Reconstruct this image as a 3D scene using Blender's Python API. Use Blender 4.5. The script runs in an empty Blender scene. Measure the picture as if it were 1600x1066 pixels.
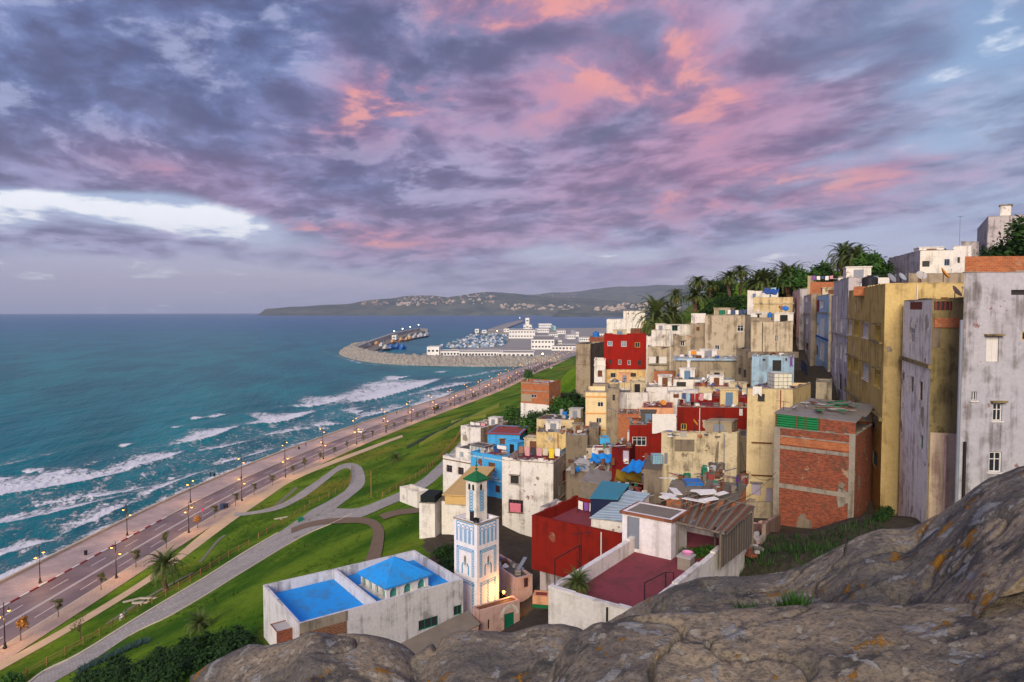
import bpy, math, random
import numpy as np
from mathutils import Vector, Matrix
R = math.radians
rng = random.Random(7)
sc = bpy.context.scene
col = sc.collection
# ------------------------------------------------------------ camera
F, CAMZ, HOR = 1067.0, 58.0, 485.0
PITCH = math.atan((533 - HOR) / F)
cam_d = bpy.data.cameras.new("camera"); cam = bpy.data.objects.new("camera", cam_d); col.objects.link(cam)
cam.location = (0, 0, CAMZ); cam.rotation_euler = (math.pi / 2 - PITCH, 0, 0)
cam_d.sensor_width = 36; cam_d.lens = 36 * F / 1600
cam_d.clip_start = 0.1; cam_d.clip_end = 120000
sc.camera = cam
sc.view_settings.view_transform = 'Standard'; sc.view_settings.look = 'None'
sc.view_settings.exposure = -0.16; sc.view_settings.gamma = 1.0
try: sc.view_settings.use_curve_mapping = False
except Exception: pass
sc.cycles.volume_bounces = 0
sc.cycles.max_bounces = 6
sc.cycles.use_denoising = True
CP, SP = math.cos(PITCH), math.sin(PITCH)
def ray(px, py):
    cx, cy = (px - 800) / F, (533 - py) / F
    return Vector((cx, CP + cy * SP, -SP + cy * CP))
def at(px, py, Y):
    d = ray(px, py); t = Y / d.y
    return Vector((d.x * t, Y, CAMZ + d.z * t))
def onz(px, py, z):
    d = ray(px, py); t = (z - CAMZ) / d.z
    return Vector((d.x * t, d.y * t, z))
def toplane(px, py, p, n):
    d = ray(px, py); o = Vector((0, 0, CAMZ))
    return o + d * ((p - o).dot(n) / d.dot(n))
def proj(p):
    d = Vector(p) - Vector((0, 0, CAMZ))
    dep = d.y * CP - d.z * SP; up = d.y * SP + d.z * CP
    return 800 + F * d.x / dep, 533 - F * up / dep
def lin(c):
    return c / 12.92 if c <= .04045 else ((c + .055) / 1.055) ** 2.4
def S(r, g, b): return (lin(r / 255), lin(g / 255), lin(b / 255), 1)

# ------------------------------------------------------------ node helpers
class NT:
    def __init__(s, tree): s.t = tree; s.n = tree.nodes; s.l = tree.links
    def new(s, typ, **kw):
        n = s.n.new(typ)
        for k, v in kw.items(): setattr(n, k, v)
        return n
    def put(s, sock, v):
        if v is None: return
        if isinstance(v, bpy.types.NodeSocket): s.l.new(v, sock)
        else: sock.default_value = v
    def m(s, op, a, b=None, c=None, clamp=False):
        n = s.new('ShaderNodeMath', operation=op, use_clamp=clamp)
        s.put(n.inputs[0], a); s.put(n.inputs[1], b)
        if c is not None: s.put(n.inputs[2], c)
        return n.outputs[0]
    def vm(s, op, a, b=None):
        n = s.new('ShaderNodeVectorMath', operation=op)
        s.put(n.inputs[0], a); s.put(n.inputs[1], b); return n.outputs[0]
    def comb(s, x, y, z):
        n = s.new('ShaderNodeCombineXYZ')
        for i, v in enumerate((x, y, z)): s.put(n.inputs[i], v)
        return n.outputs[0]
    def sep(s, v):
        n = s.new('ShaderNodeSeparateXYZ'); s.put(n.inputs[0], v); return n.outputs
    def smooth(s, v, lo, hi):
        n = s.new('ShaderNodeMapRange', interpolation_type='SMOOTHSTEP')
        s.put(n.inputs[0], v); n.inputs[1].default_value = lo; n.inputs[2].default_value = hi
        return n.outputs[0]
    def noise(s, vec, scale, detail=5, rough=.55, dist=0, out=0):
        n = s.new('ShaderNodeTexNoise'); s.put(n.inputs['Vector'], vec)
        n.inputs['Scale'].default_value = scale; n.inputs['Detail'].default_value = detail
        n.inputs['Roughness'].default_value = rough; n.inputs['Distortion'].default_value = dist
        return n.outputs[out]
    def mix(s, f, a, b, mode='MIX'):
        n = s.new('ShaderNodeMix', data_type='RGBA', blend_type=mode)
        s.put(n.inputs[0], f); s.put(n.inputs[6], a); s.put(n.inputs[7], b); return n.outputs[2]
    def mapping(s, vec, scale=(1, 1, 1), loc=(0, 0, 0), rot=(0, 0, 0)):
        n = s.new('ShaderNodeMapping'); s.put(n.inputs[0], vec)
        n.inputs['Location'].default_value = loc; n.inputs['Scale'].default_value = scale
        n.inputs['Rotation'].default_value = rot
        return n.outputs[0]

# ------------------------------------------------------------ world: dusk sky with sunlit clouds
SUN_EL, SUN_AZ = R(24), R(195)      # low sun behind the viewer, a little to the left (azimuth from +Y clockwise)
w = bpy.data.worlds.new("World"); sc.world = w; w.use_nodes = True
T = NT(w.node_tree); T.n.clear()
out = T.new('ShaderNodeOutputWorld'); bg = T.new('ShaderNodeBackground'); T.l.new(bg.outputs[0], out.inputs[0])
sky = T.new('ShaderNodeTexSky', sky_type='NISHITA'); sky.sun_disc = False
sky.sun_elevation = R(4); sky.sun_rotation = SUN_AZ
tc = T.new('ShaderNodeTexCoord').outputs['Generated']
X, Y_, Z = T.sep(tc)
ay = T.m('MAXIMUM', T.m('ABSOLUTE', Y_), .02)
az = T.m('DIVIDE', X, ay); el = T.m('DIVIDE', T.m('ABSOLUTE', Z), ay)
den = T.m('ADD', T.m('ABSOLUTE', Z), .13)
q = T.comb(T.m('DIVIDE', X, den), T.m('DIVIDE', Y_, den), 0)
q = T.mapping(q, rot=(0, 0, R(-24)))
q = T.mapping(q, scale=(1.1, .8, 1))
wv = T.vm('SUBTRACT', T.noise(q, .8, 3, .5, 0, 1), (.5, .5, .5))
qq = T.vm('ADD', q, T.vm('MULTIPLY', wv, (.5, .5, 0)))
def blob(px, py, rx, ry, rot=0, amp=1):
    """soft patch of sky at a bearing and height"""
    ca, sa = math.cos(R(rot)), math.sin(R(rot))
    dx = T.m('SUBTRACT', az, (px - 800) / F); dy = T.m('SUBTRACT', el, (HOR - py) / F)
    u = T.m('ADD', T.m('MULTIPLY', dx, ca * F / rx), T.m('MULTIPLY', dy, sa * F / rx))
    v = T.m('ADD', T.m('MULTIPLY', dx, -sa * F / ry), T.m('MULTIPLY', dy, ca * F / ry))
    d = T.m('ADD', T.m('MULTIPLY', u, u), T.m('MULTIPLY', v, v))
    return T.m('MULTIPLY', T.m('EXPONENT', T.m('MULTIPLY', d, -1)), amp)
def add(*bs):
    r = bs[0]
    for b in bs[1:]: r = T.m('ADD', r, b)
    return r
N1 = T.noise(qq, 1.05, 8, .52)
N2 = T.noise(T.vm('ADD', qq, (7.3, 2.1, 0)), 2.1, 8, .56, .2)
N2b = T.noise(T.vm('ADD', qq, (7.3, 2.42, .1)), 2.1, 8, .56, .2)
N3 = T.noise(T.vm('ADD', qq, (1.7, 9.1, 3)), 4.4, 8, .6)
N3b = T.noise(T.vm('ADD', qq, (1.7, 9.26, 3.05)), 4.4, 8, .6)
N0 = T.noise(T.vm('ADD', qq, (3.1, 4.4, 8)), .55, 4, .5)
# clear air behind the clouds
cl = T.new('ShaderNodeValToRGB'); T.put(cl.inputs[0], T.m('MULTIPLY', el, 2.0))
e = cl.color_ramp.elements
e[0].position = 0; e[0].color = S(160, 172, 206)
e[1].position = 1; e[1].color = S(112, 146, 188)
for p_, c_ in ((.07, S(192, 186, 212)), (.2, S(172, 180, 212)), (.5, S(140, 170, 206))):
    k = e.new(p_); k.color = c_
clear = T.mix(.03, cl.outputs[0], sky.outputs[0], 'ADD')
gapm = add(blob(335, 346, 105, 30, -9, 1.05), blob(205, 331, 90, 25, -8, .9), blob(12, 328, 62, 30, 0, 1.0), blob(110, 316, 70, 16, -8, .6), blob(130, 428, 230, 18, 0, .5), blob(1555, 60, 60, 90, 60, .38), blob(1230, 428, 200, 22, 6, .5), blob(980, 400, 160, 14, 0, .35), blob(1450, 130, 160, 30, 30, .3))
bright = T.smooth(T.m('ADD', gapm, T.m('ADD', T.m('MULTIPLY', T.m('SUBTRACT', N2, .5), 2.6), T.m('MULTIPLY', T.m('SUBTRACT', N3, .5), 2.2))), .38, 1.0)
clear = T.mix(bright, clear, S(246, 247, 252))
gapall = add(gapm, blob(1480, 200, 230, 260, 30, .13), blob(60, 445, 420, 55, 0, .5), blob(1300, 390, 340, 60, 8, .3), blob(480, 440, 300, 24, 0, .3))
dens = T.smooth(T.m('SUBTRACT', T.m('ADD', T.m('MULTIPLY', N1, .75), T.m('MULTIPLY', N2, .25)), T.m('SUBTRACT', T.m('MULTIPLY', gapall, .50), T.m('MULTIPLY', blob(250, 120, 650, 210, -8), .24))), .26, .50)
shade = T.smooth(T.m('ADD', T.m('MULTIPLY', N3, .6), T.m('MULTIPLY', N2, .4)), .36, .64)
left = T.m('MINIMUM', add(blob(150, 110, 520, 200, -12, 1.1), blob(480, 250, 260, 90, -20, .6), blob(300, 0, 420, 110, 0, .8)), 1.0)
slate = T.mix(shade, S(74, 94, 144), S(124, 144, 194))
mauve = T.mix(shade, S(122, 118, 156), S(178, 170, 206))
rightm = T.m('MINIMUM', add(blob(1540, 180, 270, 320, 0, 1.0), blob(1350, 330, 260, 60, 8, .5)), 1.0)
bluegrey = T.mix(shade, S(110, 132, 170), S(170, 192, 218))
cc = T.mix(left, mauve, slate)
cc = T.mix(rightm, cc, bluegrey)
low = T.m('SUBTRACT', 1, T.smooth(el, .0, .16))
cc = T.mix(T.m('MULTIPLY', low, .8), cc, T.mix(shade, S(156, 160, 198), S(188, 180, 212)))
# edges turned to the light and bellies in shade
rel = T.m('ADD', T.m('SUBTRACT', N2, N2b), T.m('MULTIPLY', T.m('SUBTRACT', N3, N3b), .8))
cc = T.mix(T.m('MULTIPLY', T.smooth(rel, .02, .2), .55), cc, S(184, 188, 218))
cc = T.mix(T.m('MULTIPLY', T.smooth(rel, -.02, -.2), .45), cc, S(96, 98, 138))
# a wide rose wash, then the salmon crests
wash = T.m('MINIMUM', add(blob(930, 110, 420, 150, -14, 1.0), blob(640, 150, 220, 90, 20, .6), blob(1150, 300, 420, 70, 4, .55), blob(560, 370, 260, 40, -4, .7), blob(250, 265, 190, 50, -8, .5), blob(1300, 60, 260, 80, 20, .5), blob(1100, 400, 300, 60, 0, .5)), 1.0)
cc = T.mix(T.m('MULTIPLY', wash, T.smooth(T.m('ADD', N0, T.m('MULTIPLY', T.m('SUBTRACT', N2, .5), .8)), .30, .62)), cc, T.mix(shade, S(150, 108, 148), S(206, 156, 188)))
pinkm = add(blob(860, 30, 230, 66, -4, 1.15), blob(1010, 120, 230, 70, -26, .95), blob(620, 145, 120, 60, 30, .9), blob(1350, 50, 190, 44, 28, .75), blob(560, 180, 90, 32, 20, .7), blob(540, 370, 170, 24, -4, 1.0), blob(250, 270, 110, 30, -10, .55), blob(1160, 290, 150, 30, 4, .85),
            blob(1340, 150, 90, 26, 20, .8), blob(850, 190, 190, 70, -10, .5), blob(1400, 270, 220, 34, 12, .55), blob(1060, 410, 180, 30, 8, .4), blob(150, 440, 240, 18, 0, .4), blob(1480, 312, 160, 18, 5, .4), blob(950, 330, 150, 30, 0, .55))
pk = T.m('MULTIPLY', T.m('MINIMUM', pinkm, 1.0), T.smooth(T.m('ADD', T.m('ADD', T.m('MULTIPLY', N2, .6), T.m('MULTIPLY', N3, .4)), T.m('ADD', T.m('MULTIPLY', rel, .7), T.m('MULTIPLY', T.m('SUBTRACT', T.m('MINIMUM', pinkm, 1.0), .6), .13))), .38, .76))
pinkc = T.mix(T.smooth(T.m('MULTIPLY', pk, T.m('ADD', N3, .5)), .35, .95), S(200, 128, 156), S(232, 150, 142))
cc = T.mix(T.m('MULTIPLY', T.smooth(pk, .0, 1.0), T.m('ADD', .55, T.m('MULTIPLY', shade, .38))), cc, pinkc)
skyc = T.mix(T.m('MULTIPLY', dens, T.smooth(el, -.01, .06)), clear, cc)
gm = T.new('ShaderNodeGamma'); T.put(gm.inputs[0], skyc); gm.inputs[1].default_value = 1.34
skyc = T.mix(1.0, gm.outputs[0], (1.36, 1.40, 1.40, 1), 'MULTIPLY')
hs = T.new('ShaderNodeHueSaturation'); hs.inputs['Saturation'].default_value = .84; T.put(hs.inputs['Color'], skyc); skyc = hs.outputs[0]
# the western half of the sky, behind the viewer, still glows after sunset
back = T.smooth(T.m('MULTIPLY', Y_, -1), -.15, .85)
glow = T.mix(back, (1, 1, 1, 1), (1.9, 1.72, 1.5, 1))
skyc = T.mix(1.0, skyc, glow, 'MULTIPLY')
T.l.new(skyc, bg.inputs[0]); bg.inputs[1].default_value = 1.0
# ------------------------------------------------------------ sun
sl = bpy.data.lights.new("sun", 'SUN'); so = bpy.data.objects.new("sun", sl); col.objects.link(so)
sl.energy = 3.8; sl.angle = R(24); sl.color = (1, .87, .67)
sd = Vector((math.sin(SUN_AZ) * math.cos(SUN_EL), math.cos(SUN_AZ) * math.cos(SUN_EL), math.sin(SUN_EL)))
so.rotation_euler = (-sd).to_track_quat('-Z', 'Y').to_euler(); so.location = (-40, -60, 120)

# ------------------------------------------------------------ materials
MATS = {}
def newmat(name):
    m = bpy.data.materials.new(name); m.use_nodes = True
    t = NT(m.node_tree); b = t.n['Principled BSDF']
    return m, t, b
def flat(name, c, rough=.8, metal=0, var=.12, scale=3.0, spec=.3, bump=0):
    if name in MATS: return MATS[name]
    m, t, b = newmat(name)
    o = t.new('ShaderNodeTexCoord').outputs['Object']
    n = t.noise(o, scale, 5, .6)
    f = t.m('ADD', t.m('MULTIPLY', t.m('SUBTRACT', n, .5), var * 4), 1.0)
    cc = t.new('ShaderNodeCombineColor')
    mm = t.vm('MULTIPLY', c[:3], t.comb(f, f, f))
    t.l.new(mm, b.inputs['Base Color'])
    b.inputs['Roughness'].default_value = rough; b.inputs['Metallic'].default_value = metal
    b.inputs['Specular IOR Level'].default_value = spec
    if bump:
        bp = t.new('ShaderNodeBump'); bp.inputs['Strength'].default_value = bump; bp.inputs['Distance'].default_value = .05
        t.l.new(n, bp.inputs['Height']); t.l.new(bp.outputs[0], b.inputs['Normal'])
    MATS[name] = m; return m
def emit(name, c, strength):
    if name in MATS: return MATS[name]
    m, t, b = newmat(name)
    b.inputs['Base Color'].default_value = c; b.inputs['Emission Color'].default_value = c
    b.inputs['Emission Strength'].default_value = strength
    MATS[name] = m; return m
def plaster(name, c, dirt=S(92, 84, 72), amt=.5, under=None, uamt=.35, streak=1.0, bump=.4):
    """weathered lime plaster: rain streaks, damp blotches, patches fallen off to the undercoat"""
    if name in MATS: return MATS[name]
    m, t, b = newmat(name)
    tcn = t.new('ShaderNodeTexCoord').outputs['Object']
    ran = t.new('ShaderNodeObjectInfo').outputs['Random']
    o = t.vm('ADD', tcn, t.comb(t.m('MULTIPLY', ran, 37), t.m('MULTIPLY', ran, 19), 0))
    st = t.noise(t.mapping(o, scale=(1.6, 1.6, .10)), 1.0, 7, .62)
    bl = t.noise(o, .55, 9, .62, .3)
    fine = t.noise(o, 4.5, 6, .7)
    vs = t.noise(o, .17, 3, .5)
    f = t.m('ADD', .66, t.m('MULTIPLY', fine, .66))
    base = t.vm('MULTIPLY', c[:3], t.comb(f, f, t.m('SUBTRACT', f, t.m('MULTIPLY', t.m('SUBTRACT', vs, .5), .25))))
    ds = t.m('MULTIPLY', t.smooth(t.m('ADD', st, t.m('MULTIPLY', t.m('SUBTRACT', bl, .5), .8)), .46, .74), min(1, amt * 1.45 * streak))
    cur = t.mix(ds, base, dirt)
    db = t.m('MULTIPLY', t.smooth(t.m('ADD', bl, t.m('MULTIPLY', t.m('SUBTRACT', fine, .5), .35)), .48, .72), amt)
    cur = t.mix(db, cur, t.mix(.5, dirt, c))
    h = fine
    if under is not None:
        ub = t.noise(t.vm('ADD', o, (11, 5, 3)), .7, 9, .7, .2)
        um = t.smooth(t.m('ADD', ub, t.m('MULTIPLY', t.m('SUBTRACT', fine, .5), .15)), .735 - uamt * .26, .765 - uamt * .26)
        cur = t.mix(um, cur, t.mix(fine, under, tuple(x * .55 for x in under[:3]) + (1,)))
        h = t.m('SUBTRACT', h, um)
    t.l.new(cur, b.inputs['Base Color']); b.inputs['Roughness'].default_value = .9
    b.inputs['Specular IOR Level'].default_value = .15
    bp = t.new('ShaderNodeBump'); bp.inputs['Strength'].default_value = bump; bp.inputs['Distance'].default_value = .04
    t.l.new(h, bp.inputs['Height']); t.l.new(bp.outputs[0], b.inputs['Normal'])
    MATS[name] = m; return m
def brick(name, c1=S(176, 92, 56), c2=S(140, 62, 38), mortar=S(150, 130, 110), bw=.3, bh=.12, dirt=S(90, 76, 64), amt=.5):
    if name in MATS: return MATS[name]
    m, t, b = newmat(name)
    uv = t.new('ShaderNodeUVMap').outputs[0]
    o = t.new('ShaderNodeTexCoord').outputs['Object']
    br = t.new('ShaderNodeTexBrick'); t.put(br.inputs['Vector'], uv)
    br.inputs['Color1'].default_value = c1; br.inputs['Color2'].default_value = c2; br.inputs['Mortar'].default_value = mortar
    br.inputs['Scale'].default_value = 1; br.inputs['Brick Width'].default_value = bw; br.inputs['Row Height'].default_value = bh
    br.inputs['Mortar Size'].default_value = .012; br.inputs['Bias'].default_value = -.1
    n = t.noise(o, .8, 9, .65, .4); n2 = t.noise(t.mapping(uv, scale=(3, 9, 1)), 1, 4, .6)
    cur = t.mix(t.smooth(n2, .35, .7), br.outputs[0], t.mix(.55, br.outputs[0], c2))
    cur = t.mix(t.m('MULTIPLY', t.smooth(n, .52, .72), amt), cur, dirt)
    n3 = t.noise(t.vm('ADD', o, (3, 8, 2)), .7, 8, .66)
    cur = t.mix(t.m('MULTIPLY', t.smooth(n3, .62, .66), amt), cur, S(160, 142, 120))
    t.l.new(cur, b.inputs['Base Color']); b.inputs['Roughness'].default_value = .9; b.inputs['Specular IOR Level'].default_value = .15
    bp = t.new('ShaderNodeBump'); bp.inputs['Strength'].default_value = .6; bp.inputs['Distance'].default_value = .02
    t.l.new(t.m('SUBTRACT', n2, t.m('MULTIPLY', br.outputs[1], 1)), bp.inputs['Height']); t.l.new(bp.outputs[0], b.inputs['Normal'])
    MATS[name] = m; return m
def corrug(name, c, c2=S(110, 96, 84), pitch=.18, amt=.4):
    if name in MATS: return MATS[name]
    m, t, b = newmat(name)
    uv = t.new('ShaderNodeUVMap').outputs[0]
    o = t.new('ShaderNodeTexCoord').outputs['Object']
    x = t.sep(uv)[1]
    wv_ = t.m('SINE', t.m('MULTIPLY', x, 6.283 / pitch))
    n = t.noise(o, .9, 8, .65)
    cur = t.mix(t.m('MULTIPLY', t.smooth(n, .48, .7), amt), c, c2)
    t.l.new(cur, b.inputs['Base Color']); b.inputs['Roughness'].default_value = .5; b.inputs['Metallic'].default_value = .1
    bp = t.new('ShaderNodeBump'); bp.inputs['Strength'].default_value = 1; bp.inputs['Distance'].default_value = .04
    t.l.new(wv_, bp.inputs['Height']); t.l.new(bp.outputs[0], b.inputs['Normal'])
    MATS[name] = m; return m

# ------------------------------------------------------------ mesh helpers
class MB:
    def __init__(s): s.v = []; s.f = []; s.mi = []
    def face(s, *pts, mi=0):
        k = len(s.v); s.v.extend([tuple(p) for p in pts]); s.f.append(tuple(range(k, k + len(pts)))); s.mi.append(mi)
    def box(s, o, u, v, wv, mi=0, skip=()):
        """parallelepiped from corner o with edge vectors u, v, wv"""
        o, u, v, wv = map(Vector, (o, u, v, wv))
        if u.cross(v).dot(wv) < 0: u, v = v, u
        p = [o, o + u, o + u + v, o + v, o + wv, o + u + wv, o + u + v + wv, o + v + wv]
        k = len(s.v); s.v.extend([tuple(x) for x in p])
        for i, q_ in enumerate(((3, 2, 1, 0), (4, 5, 6, 7), (0, 1, 5, 4), (1, 2, 6, 5), (2, 3, 7, 6), (3, 0, 4, 7))):
            if i in skip: continue
            s.f.append(tuple(k + j for j in q_)); s.mi.append(mi)
    def cbox(s, c, sx, sy, sz, rz=0, mi=0):
        """box standing on c (centre of its base), turned by rz"""
        ca, sa = math.cos(rz), math.sin(rz)
        u = Vector((ca * sx, sa * sx, 0)); v = Vector((-sa * sy, ca * sy, 0))
        s.box(Vector(c) - u / 2 - v / 2, u, v, (0, 0, sz), mi)
    def tube(s, pts, rads, n=6, mi=0, cap=True):
        pts = [Vector(p) for p in pts]
        if not hasattr(rads, '__len__'): rads = [rads] * len(pts)
        k0 = len(s.v)
        for i, p in enumerate(pts):
            d = (pts[min(i + 1, len(pts) - 1)] - pts[max(i - 1, 0)])
            if d.length < 1e-9: d = Vector((0, 0, 1))
            d.normalize()
            a = d.orthogonal() if abs(d.z) < .99 else Vector((1, 0, 0)).cross(d)
            if abs(d.z) < .99: a = d.cross(Vector((0, 0, 1)))
            a.normalize(); b = d.cross(a)
            for j in range(n):
                th = 2 * math.pi * j / n
                s.v.append(tuple(p + (a * math.cos(th) + b * math.sin(th)) * rads[i]))
        for i in range(len(pts) - 1):
            for j in range(n):
                q0, q1 = k0 + i * n + j, k0 + i * n + (j + 1) % n
                s.f.append((q0, q1, q1 + n, q0 + n)); s.mi.append(mi)
        if cap:
            s.f.append(tuple(k0 + j for j in range(n))[::-1]); s.mi.append(mi)
            e0 = k0 + (len(pts) - 1) * n; s.f.append(tuple(e0 + j for j in range(n))); s.mi.append(mi)
    def bar(s, p, q, r=.03, n=5, mi=0): s.tube([p, q], r, n, mi)
    def lathe(s, c, prof, n=12, mi=0):
        """profile of (radius, height) turned about the vertical through c"""
        c = Vector(c); k0 = len(s.v)
        for r_, h in prof:
            for j in range(n):
                th = 2 * math.pi * j / n
                s.v.append((c.x + r_ * math.cos(th), c.y + r_ * math.sin(th), c.z + h))
        for i in range(len(prof) - 1):
            for j in range(n):
                a, b = k0 + i * n + j, k0 + i * n + (j + 1) % n
                s.f.append((a, b, b + n, a + n)); s.mi.append(mi)
        s.f.append(tuple(k0 + j for j in range(n))[::-1]); s.mi.append(mi)
        e0 = k0 + (len(prof) - 1) * n; s.f.append(tuple(e0 + j for j in range(n))); s.mi.append(mi)
    def sheet(s, grid, mi=0):
        """grid of points [row][col] -> quads"""
        k0 = len(s.v); nr, nc = len(grid), len(grid[0])
        for r_ in grid: s.v.extend([tuple(p) for p in r_])
        for i in range(nr - 1):
            for j in range(nc - 1):
                a = k0 + i * nc + j; s.f.append((a, a + 1, a + nc + 1, a + nc)); s.mi.append(mi)
    def mesh(s, name, mats, off=(0, 0, 0), smooth=False):
        me = bpy.data.meshes.new(name)
        o = Vector(off)
        me.from_pydata([(x - o.x, y - o.y, z - o.z) for x, y, z in s.v], [], s.f)
        if not isinstance(mats, (list, tuple)): mats = [mats]
        for m_ in mats: me.materials.append(m_)
        if len(mats) > 1: me.polygons.foreach_set('material_index', s.mi)
        uvs(me)
        if smooth: me.polygons.foreach_set('use_smooth', [True] * len(me.polygons))
        me.update(); return me
def uvs(me):
    """metre-true box mapping: u along the wall, v up"""
    nl = len(me.loops)
    if nl == 0: return
    co = np.empty(len(me.vertices) * 3, 'f'); me.vertices.foreach_get('co', co); co = co.reshape(-1, 3)
    vi = np.empty(nl, 'i'); me.loops.foreach_get('vertex_index', vi)
    no = np.empty(len(me.polygons) * 3, 'f'); me.polygons.foreach_get('normal', no); no = no.reshape(-1, 3)
    lt = np.empty(len(me.polygons), 'i'); me.polygons.foreach_get('loop_total', lt)
    ln = np.repeat(no, lt, axis=0); p = co[vi]
    h = np.hypot(ln[:, 0], ln[:, 1]); hz = np.where(h < 1e-6, 1, h)
    tx, ty = -ln[:, 1] / hz, ln[:, 0] / hz
    flat_ = np.abs(ln[:, 2]) > .75
    u = np.where(flat_, p[:, 0], p[:, 0] * tx + p[:, 1] * ty); v = np.where(flat_, p[:, 1], p[:, 2])
    lay = me.uv_layers.new(name='UVMap'); lay.data.foreach_set('uv', np.stack([u, v], 1).astype('f').ravel())
def link(name, me, parent=None, loc=(0, 0, 0)):
    o = bpy.data.objects.new(name, me); col.objects.link(o); o.location = loc
    if parent is not None: o.parent = parent
    return o
def wloc(o):
    v = Vector(o.location)
    while o.parent: o = o.parent; v = v + Vector(o.location)
    return v
def part(name, mb, mats, parent, smooth=False, label=None):
    """mesh given in world coordinates, hung under an unrotated parent"""
    if not mb.f: return None
    o = link(name, mb.mesh(name, mats, wloc(parent), smooth), parent)
    if label: o['label'] = label
    return o
def tag(o, label, cat, group=None, kind=None):
    o['label'] = label; o['category'] = cat
    if group: o['group'] = group
    if kind: o['kind'] = kind
    return o
def empty(name, loc, label, cat, group=None):
    o = bpy.data.objects.new(name, None); col.objects.link(o); o.location = loc; o.empty_display_size = .3
    return tag(o, label, cat, group)
def single(name, mb, mats, label, cat, group=None, kind=None, smooth=False, base=None):
    if base is None:
        a = np.array(mb.v); base = (a[:, 0].mean(), a[:, 1].mean(), a[:, 2].min())
    o = link(name, mb.mesh(name, mats, base, smooth), None, base)
    return tag(o, label, cat, group, kind)
def struct(name, me, label=None):
    o = link(name, me) ; o['kind'] = 'structure'
    if label: o['label'] = label
    return o
def dup(root, loc=None, rz=None, scale=None, label=None, group=None):
    r = root.copy(); col.objects.link(r)
    if loc is not None: r.location = loc
    if rz is not None: r.rotation_euler = (0, 0, rz)
    if scale is not None: r.scale = (scale,) * 3 if not hasattr(scale, '__len__') else scale
    if label: r['label'] = label
    if group: r['group'] = group
    for ch in list(root.children):
        c = ch.copy(); col.objects.link(c); c.parent = r
        for g in list(ch.children):
            d = g.copy(); col.objects.link(d); d.parent = c
    return r
def gridmesh(name, P, mat, smooth=True, attrs=None):
    """P: array rows x cols x 3"""
    nr, nc = P.shape[:2]
    me = bpy.data.meshes.new(name)
    idx = np.arange(nr * nc).reshape(nr, nc)
    f = np.stack([idx[:-1, :-1], idx[:-1, 1:], idx[1:, 1:], idx[1:, :-1]], -1).reshape(-1, 4)
    me.vertices.add(nr * nc); me.vertices.foreach_set('co', P.reshape(-1).astype('f'))
    me.loops.add(f.size); me.loops.foreach_set('vertex_index', f.reshape(-1).astype('i'))
    me.polygons.add(len(f)); me.polygons.foreach_set('loop_start', np.arange(0, f.size, 4, dtype='i'))
    me.polygons.foreach_set('loop_total', np.full(len(f), 4, 'i'))
    me.update(calc_edges=True)
    me.polygons.foreach_set('use_smooth', np.full(len(f), smooth))
    for k, a in (attrs or {}).items():
        at_ = me.attributes.new(k, 'FLOAT', 'POINT'); at_.data.foreach_set('value', a.reshape(-1).astype('f'))
    if mat: me.materials.append(mat)
    uvs(me)
    return me
# value noise for heightfields
def vnoise(x, y, seed=0):
    xi = np.floor(x).astype(np.int64); yi = np.floor(y).astype(np.int64)
    fx, fy = x - xi, y - yi; fx = fx * fx * (3 - 2 * fx); fy = fy * fy * (3 - 2 * fy)
    def h(a, b):
        n = (a * 374761393 + b * 668265263 + seed * 974711) & 0xffffffff
        n = ((n ^ (n >> 13)) * 1274126177) & 0xffffffff
        return ((n ^ (n >> 16)) & 0xffff) / 65535.0
    return (h(xi, yi) * (1 - fx) + h(xi + 1, yi) * fx) * (1 - fy) + (h(xi, yi + 1) * (1 - fx) + h(xi + 1, yi + 1) * fx) * fy
def fbm(x, y, oct=5, seed=0, gain=.5):
    r, a, s = 0, 1, 0
    for i in range(oct):
        r = r + a * vnoise(x * 2 ** i + 17 * i, y * 2 ** i - 9 * i, seed + i); s += a; a *= gain
    return r / s
def sstep(x, a, b):
    t = np.clip((x - a) / (b - a), 0, 1); return t * t * (3 - 2 * t)
# ============================================================ SETTING
# ---- the coast: sea wall line, everything inland is an offset from it
_wall = [(0, 912), (100, 862), (240, 785), (400, 720), (500, 683), (600, 650), (712, 615), (750, 602), (775, 590), (800, 579), (822, 573), (850, 562), (898, 544)]
_p = [onz(a, b, 4.0) for a, b in _wall]
_p = np.array([(v.x, v.y) for v in _p])
_d0 = (_p[1] - _p[0]); _d0 /= np.linalg.norm(_d0); _d1 = _p[-1] - _p[-2]; _d1 /= np.linalg.norm(_d1)
_p = np.vstack([_p[0] - _d0 * 170, _p, _p[-1] + _d1 * 500])
def resample(p, step):
    s = np.r_[0, np.cumsum(np.hypot(*np.diff(p, axis=0).T))]
    n = int(s[-1] / step) + 1; t = np.linspace(0, s[-1], n)
    return np.stack([np.interp(t, s, p[:, 0]), np.interp(t, s, p[:, 1])], 1)
CST = resample(_p, 4.0)
for _ in range(160):
    CST[1:-1] = .5 * CST[1:-1] + .25 * (CST[:-2] + CST[2:])
CST = resample(CST, 4.0)
_t = np.gradient(CST, axis=0); _t /= np.linalg.norm(_t, axis=1)[:, None]
CTN = np.stack([_t[:, 1], -_t[:, 0]], 1)          # inland normal
CS = np.r_[0, np.cumsum(np.hypot(*np.diff(CST, axis=0).T))]
def coast(s, d):
    x = np.interp(s, CS, CST[:, 0]); y = np.interp(s, CS, CST[:, 1])
    nx = np.interp(s, CS, CTN[:, 0]); ny = np.interp(s, CS, CTN[:, 1])
    return x + nx * d, y + ny * d
def coast_ang(s):
    nx = np.interp(s, CS, CTN[:, 0]); ny = np.interp(s, CS, CTN[:, 1])
    return math.atan2(ny, nx)
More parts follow.
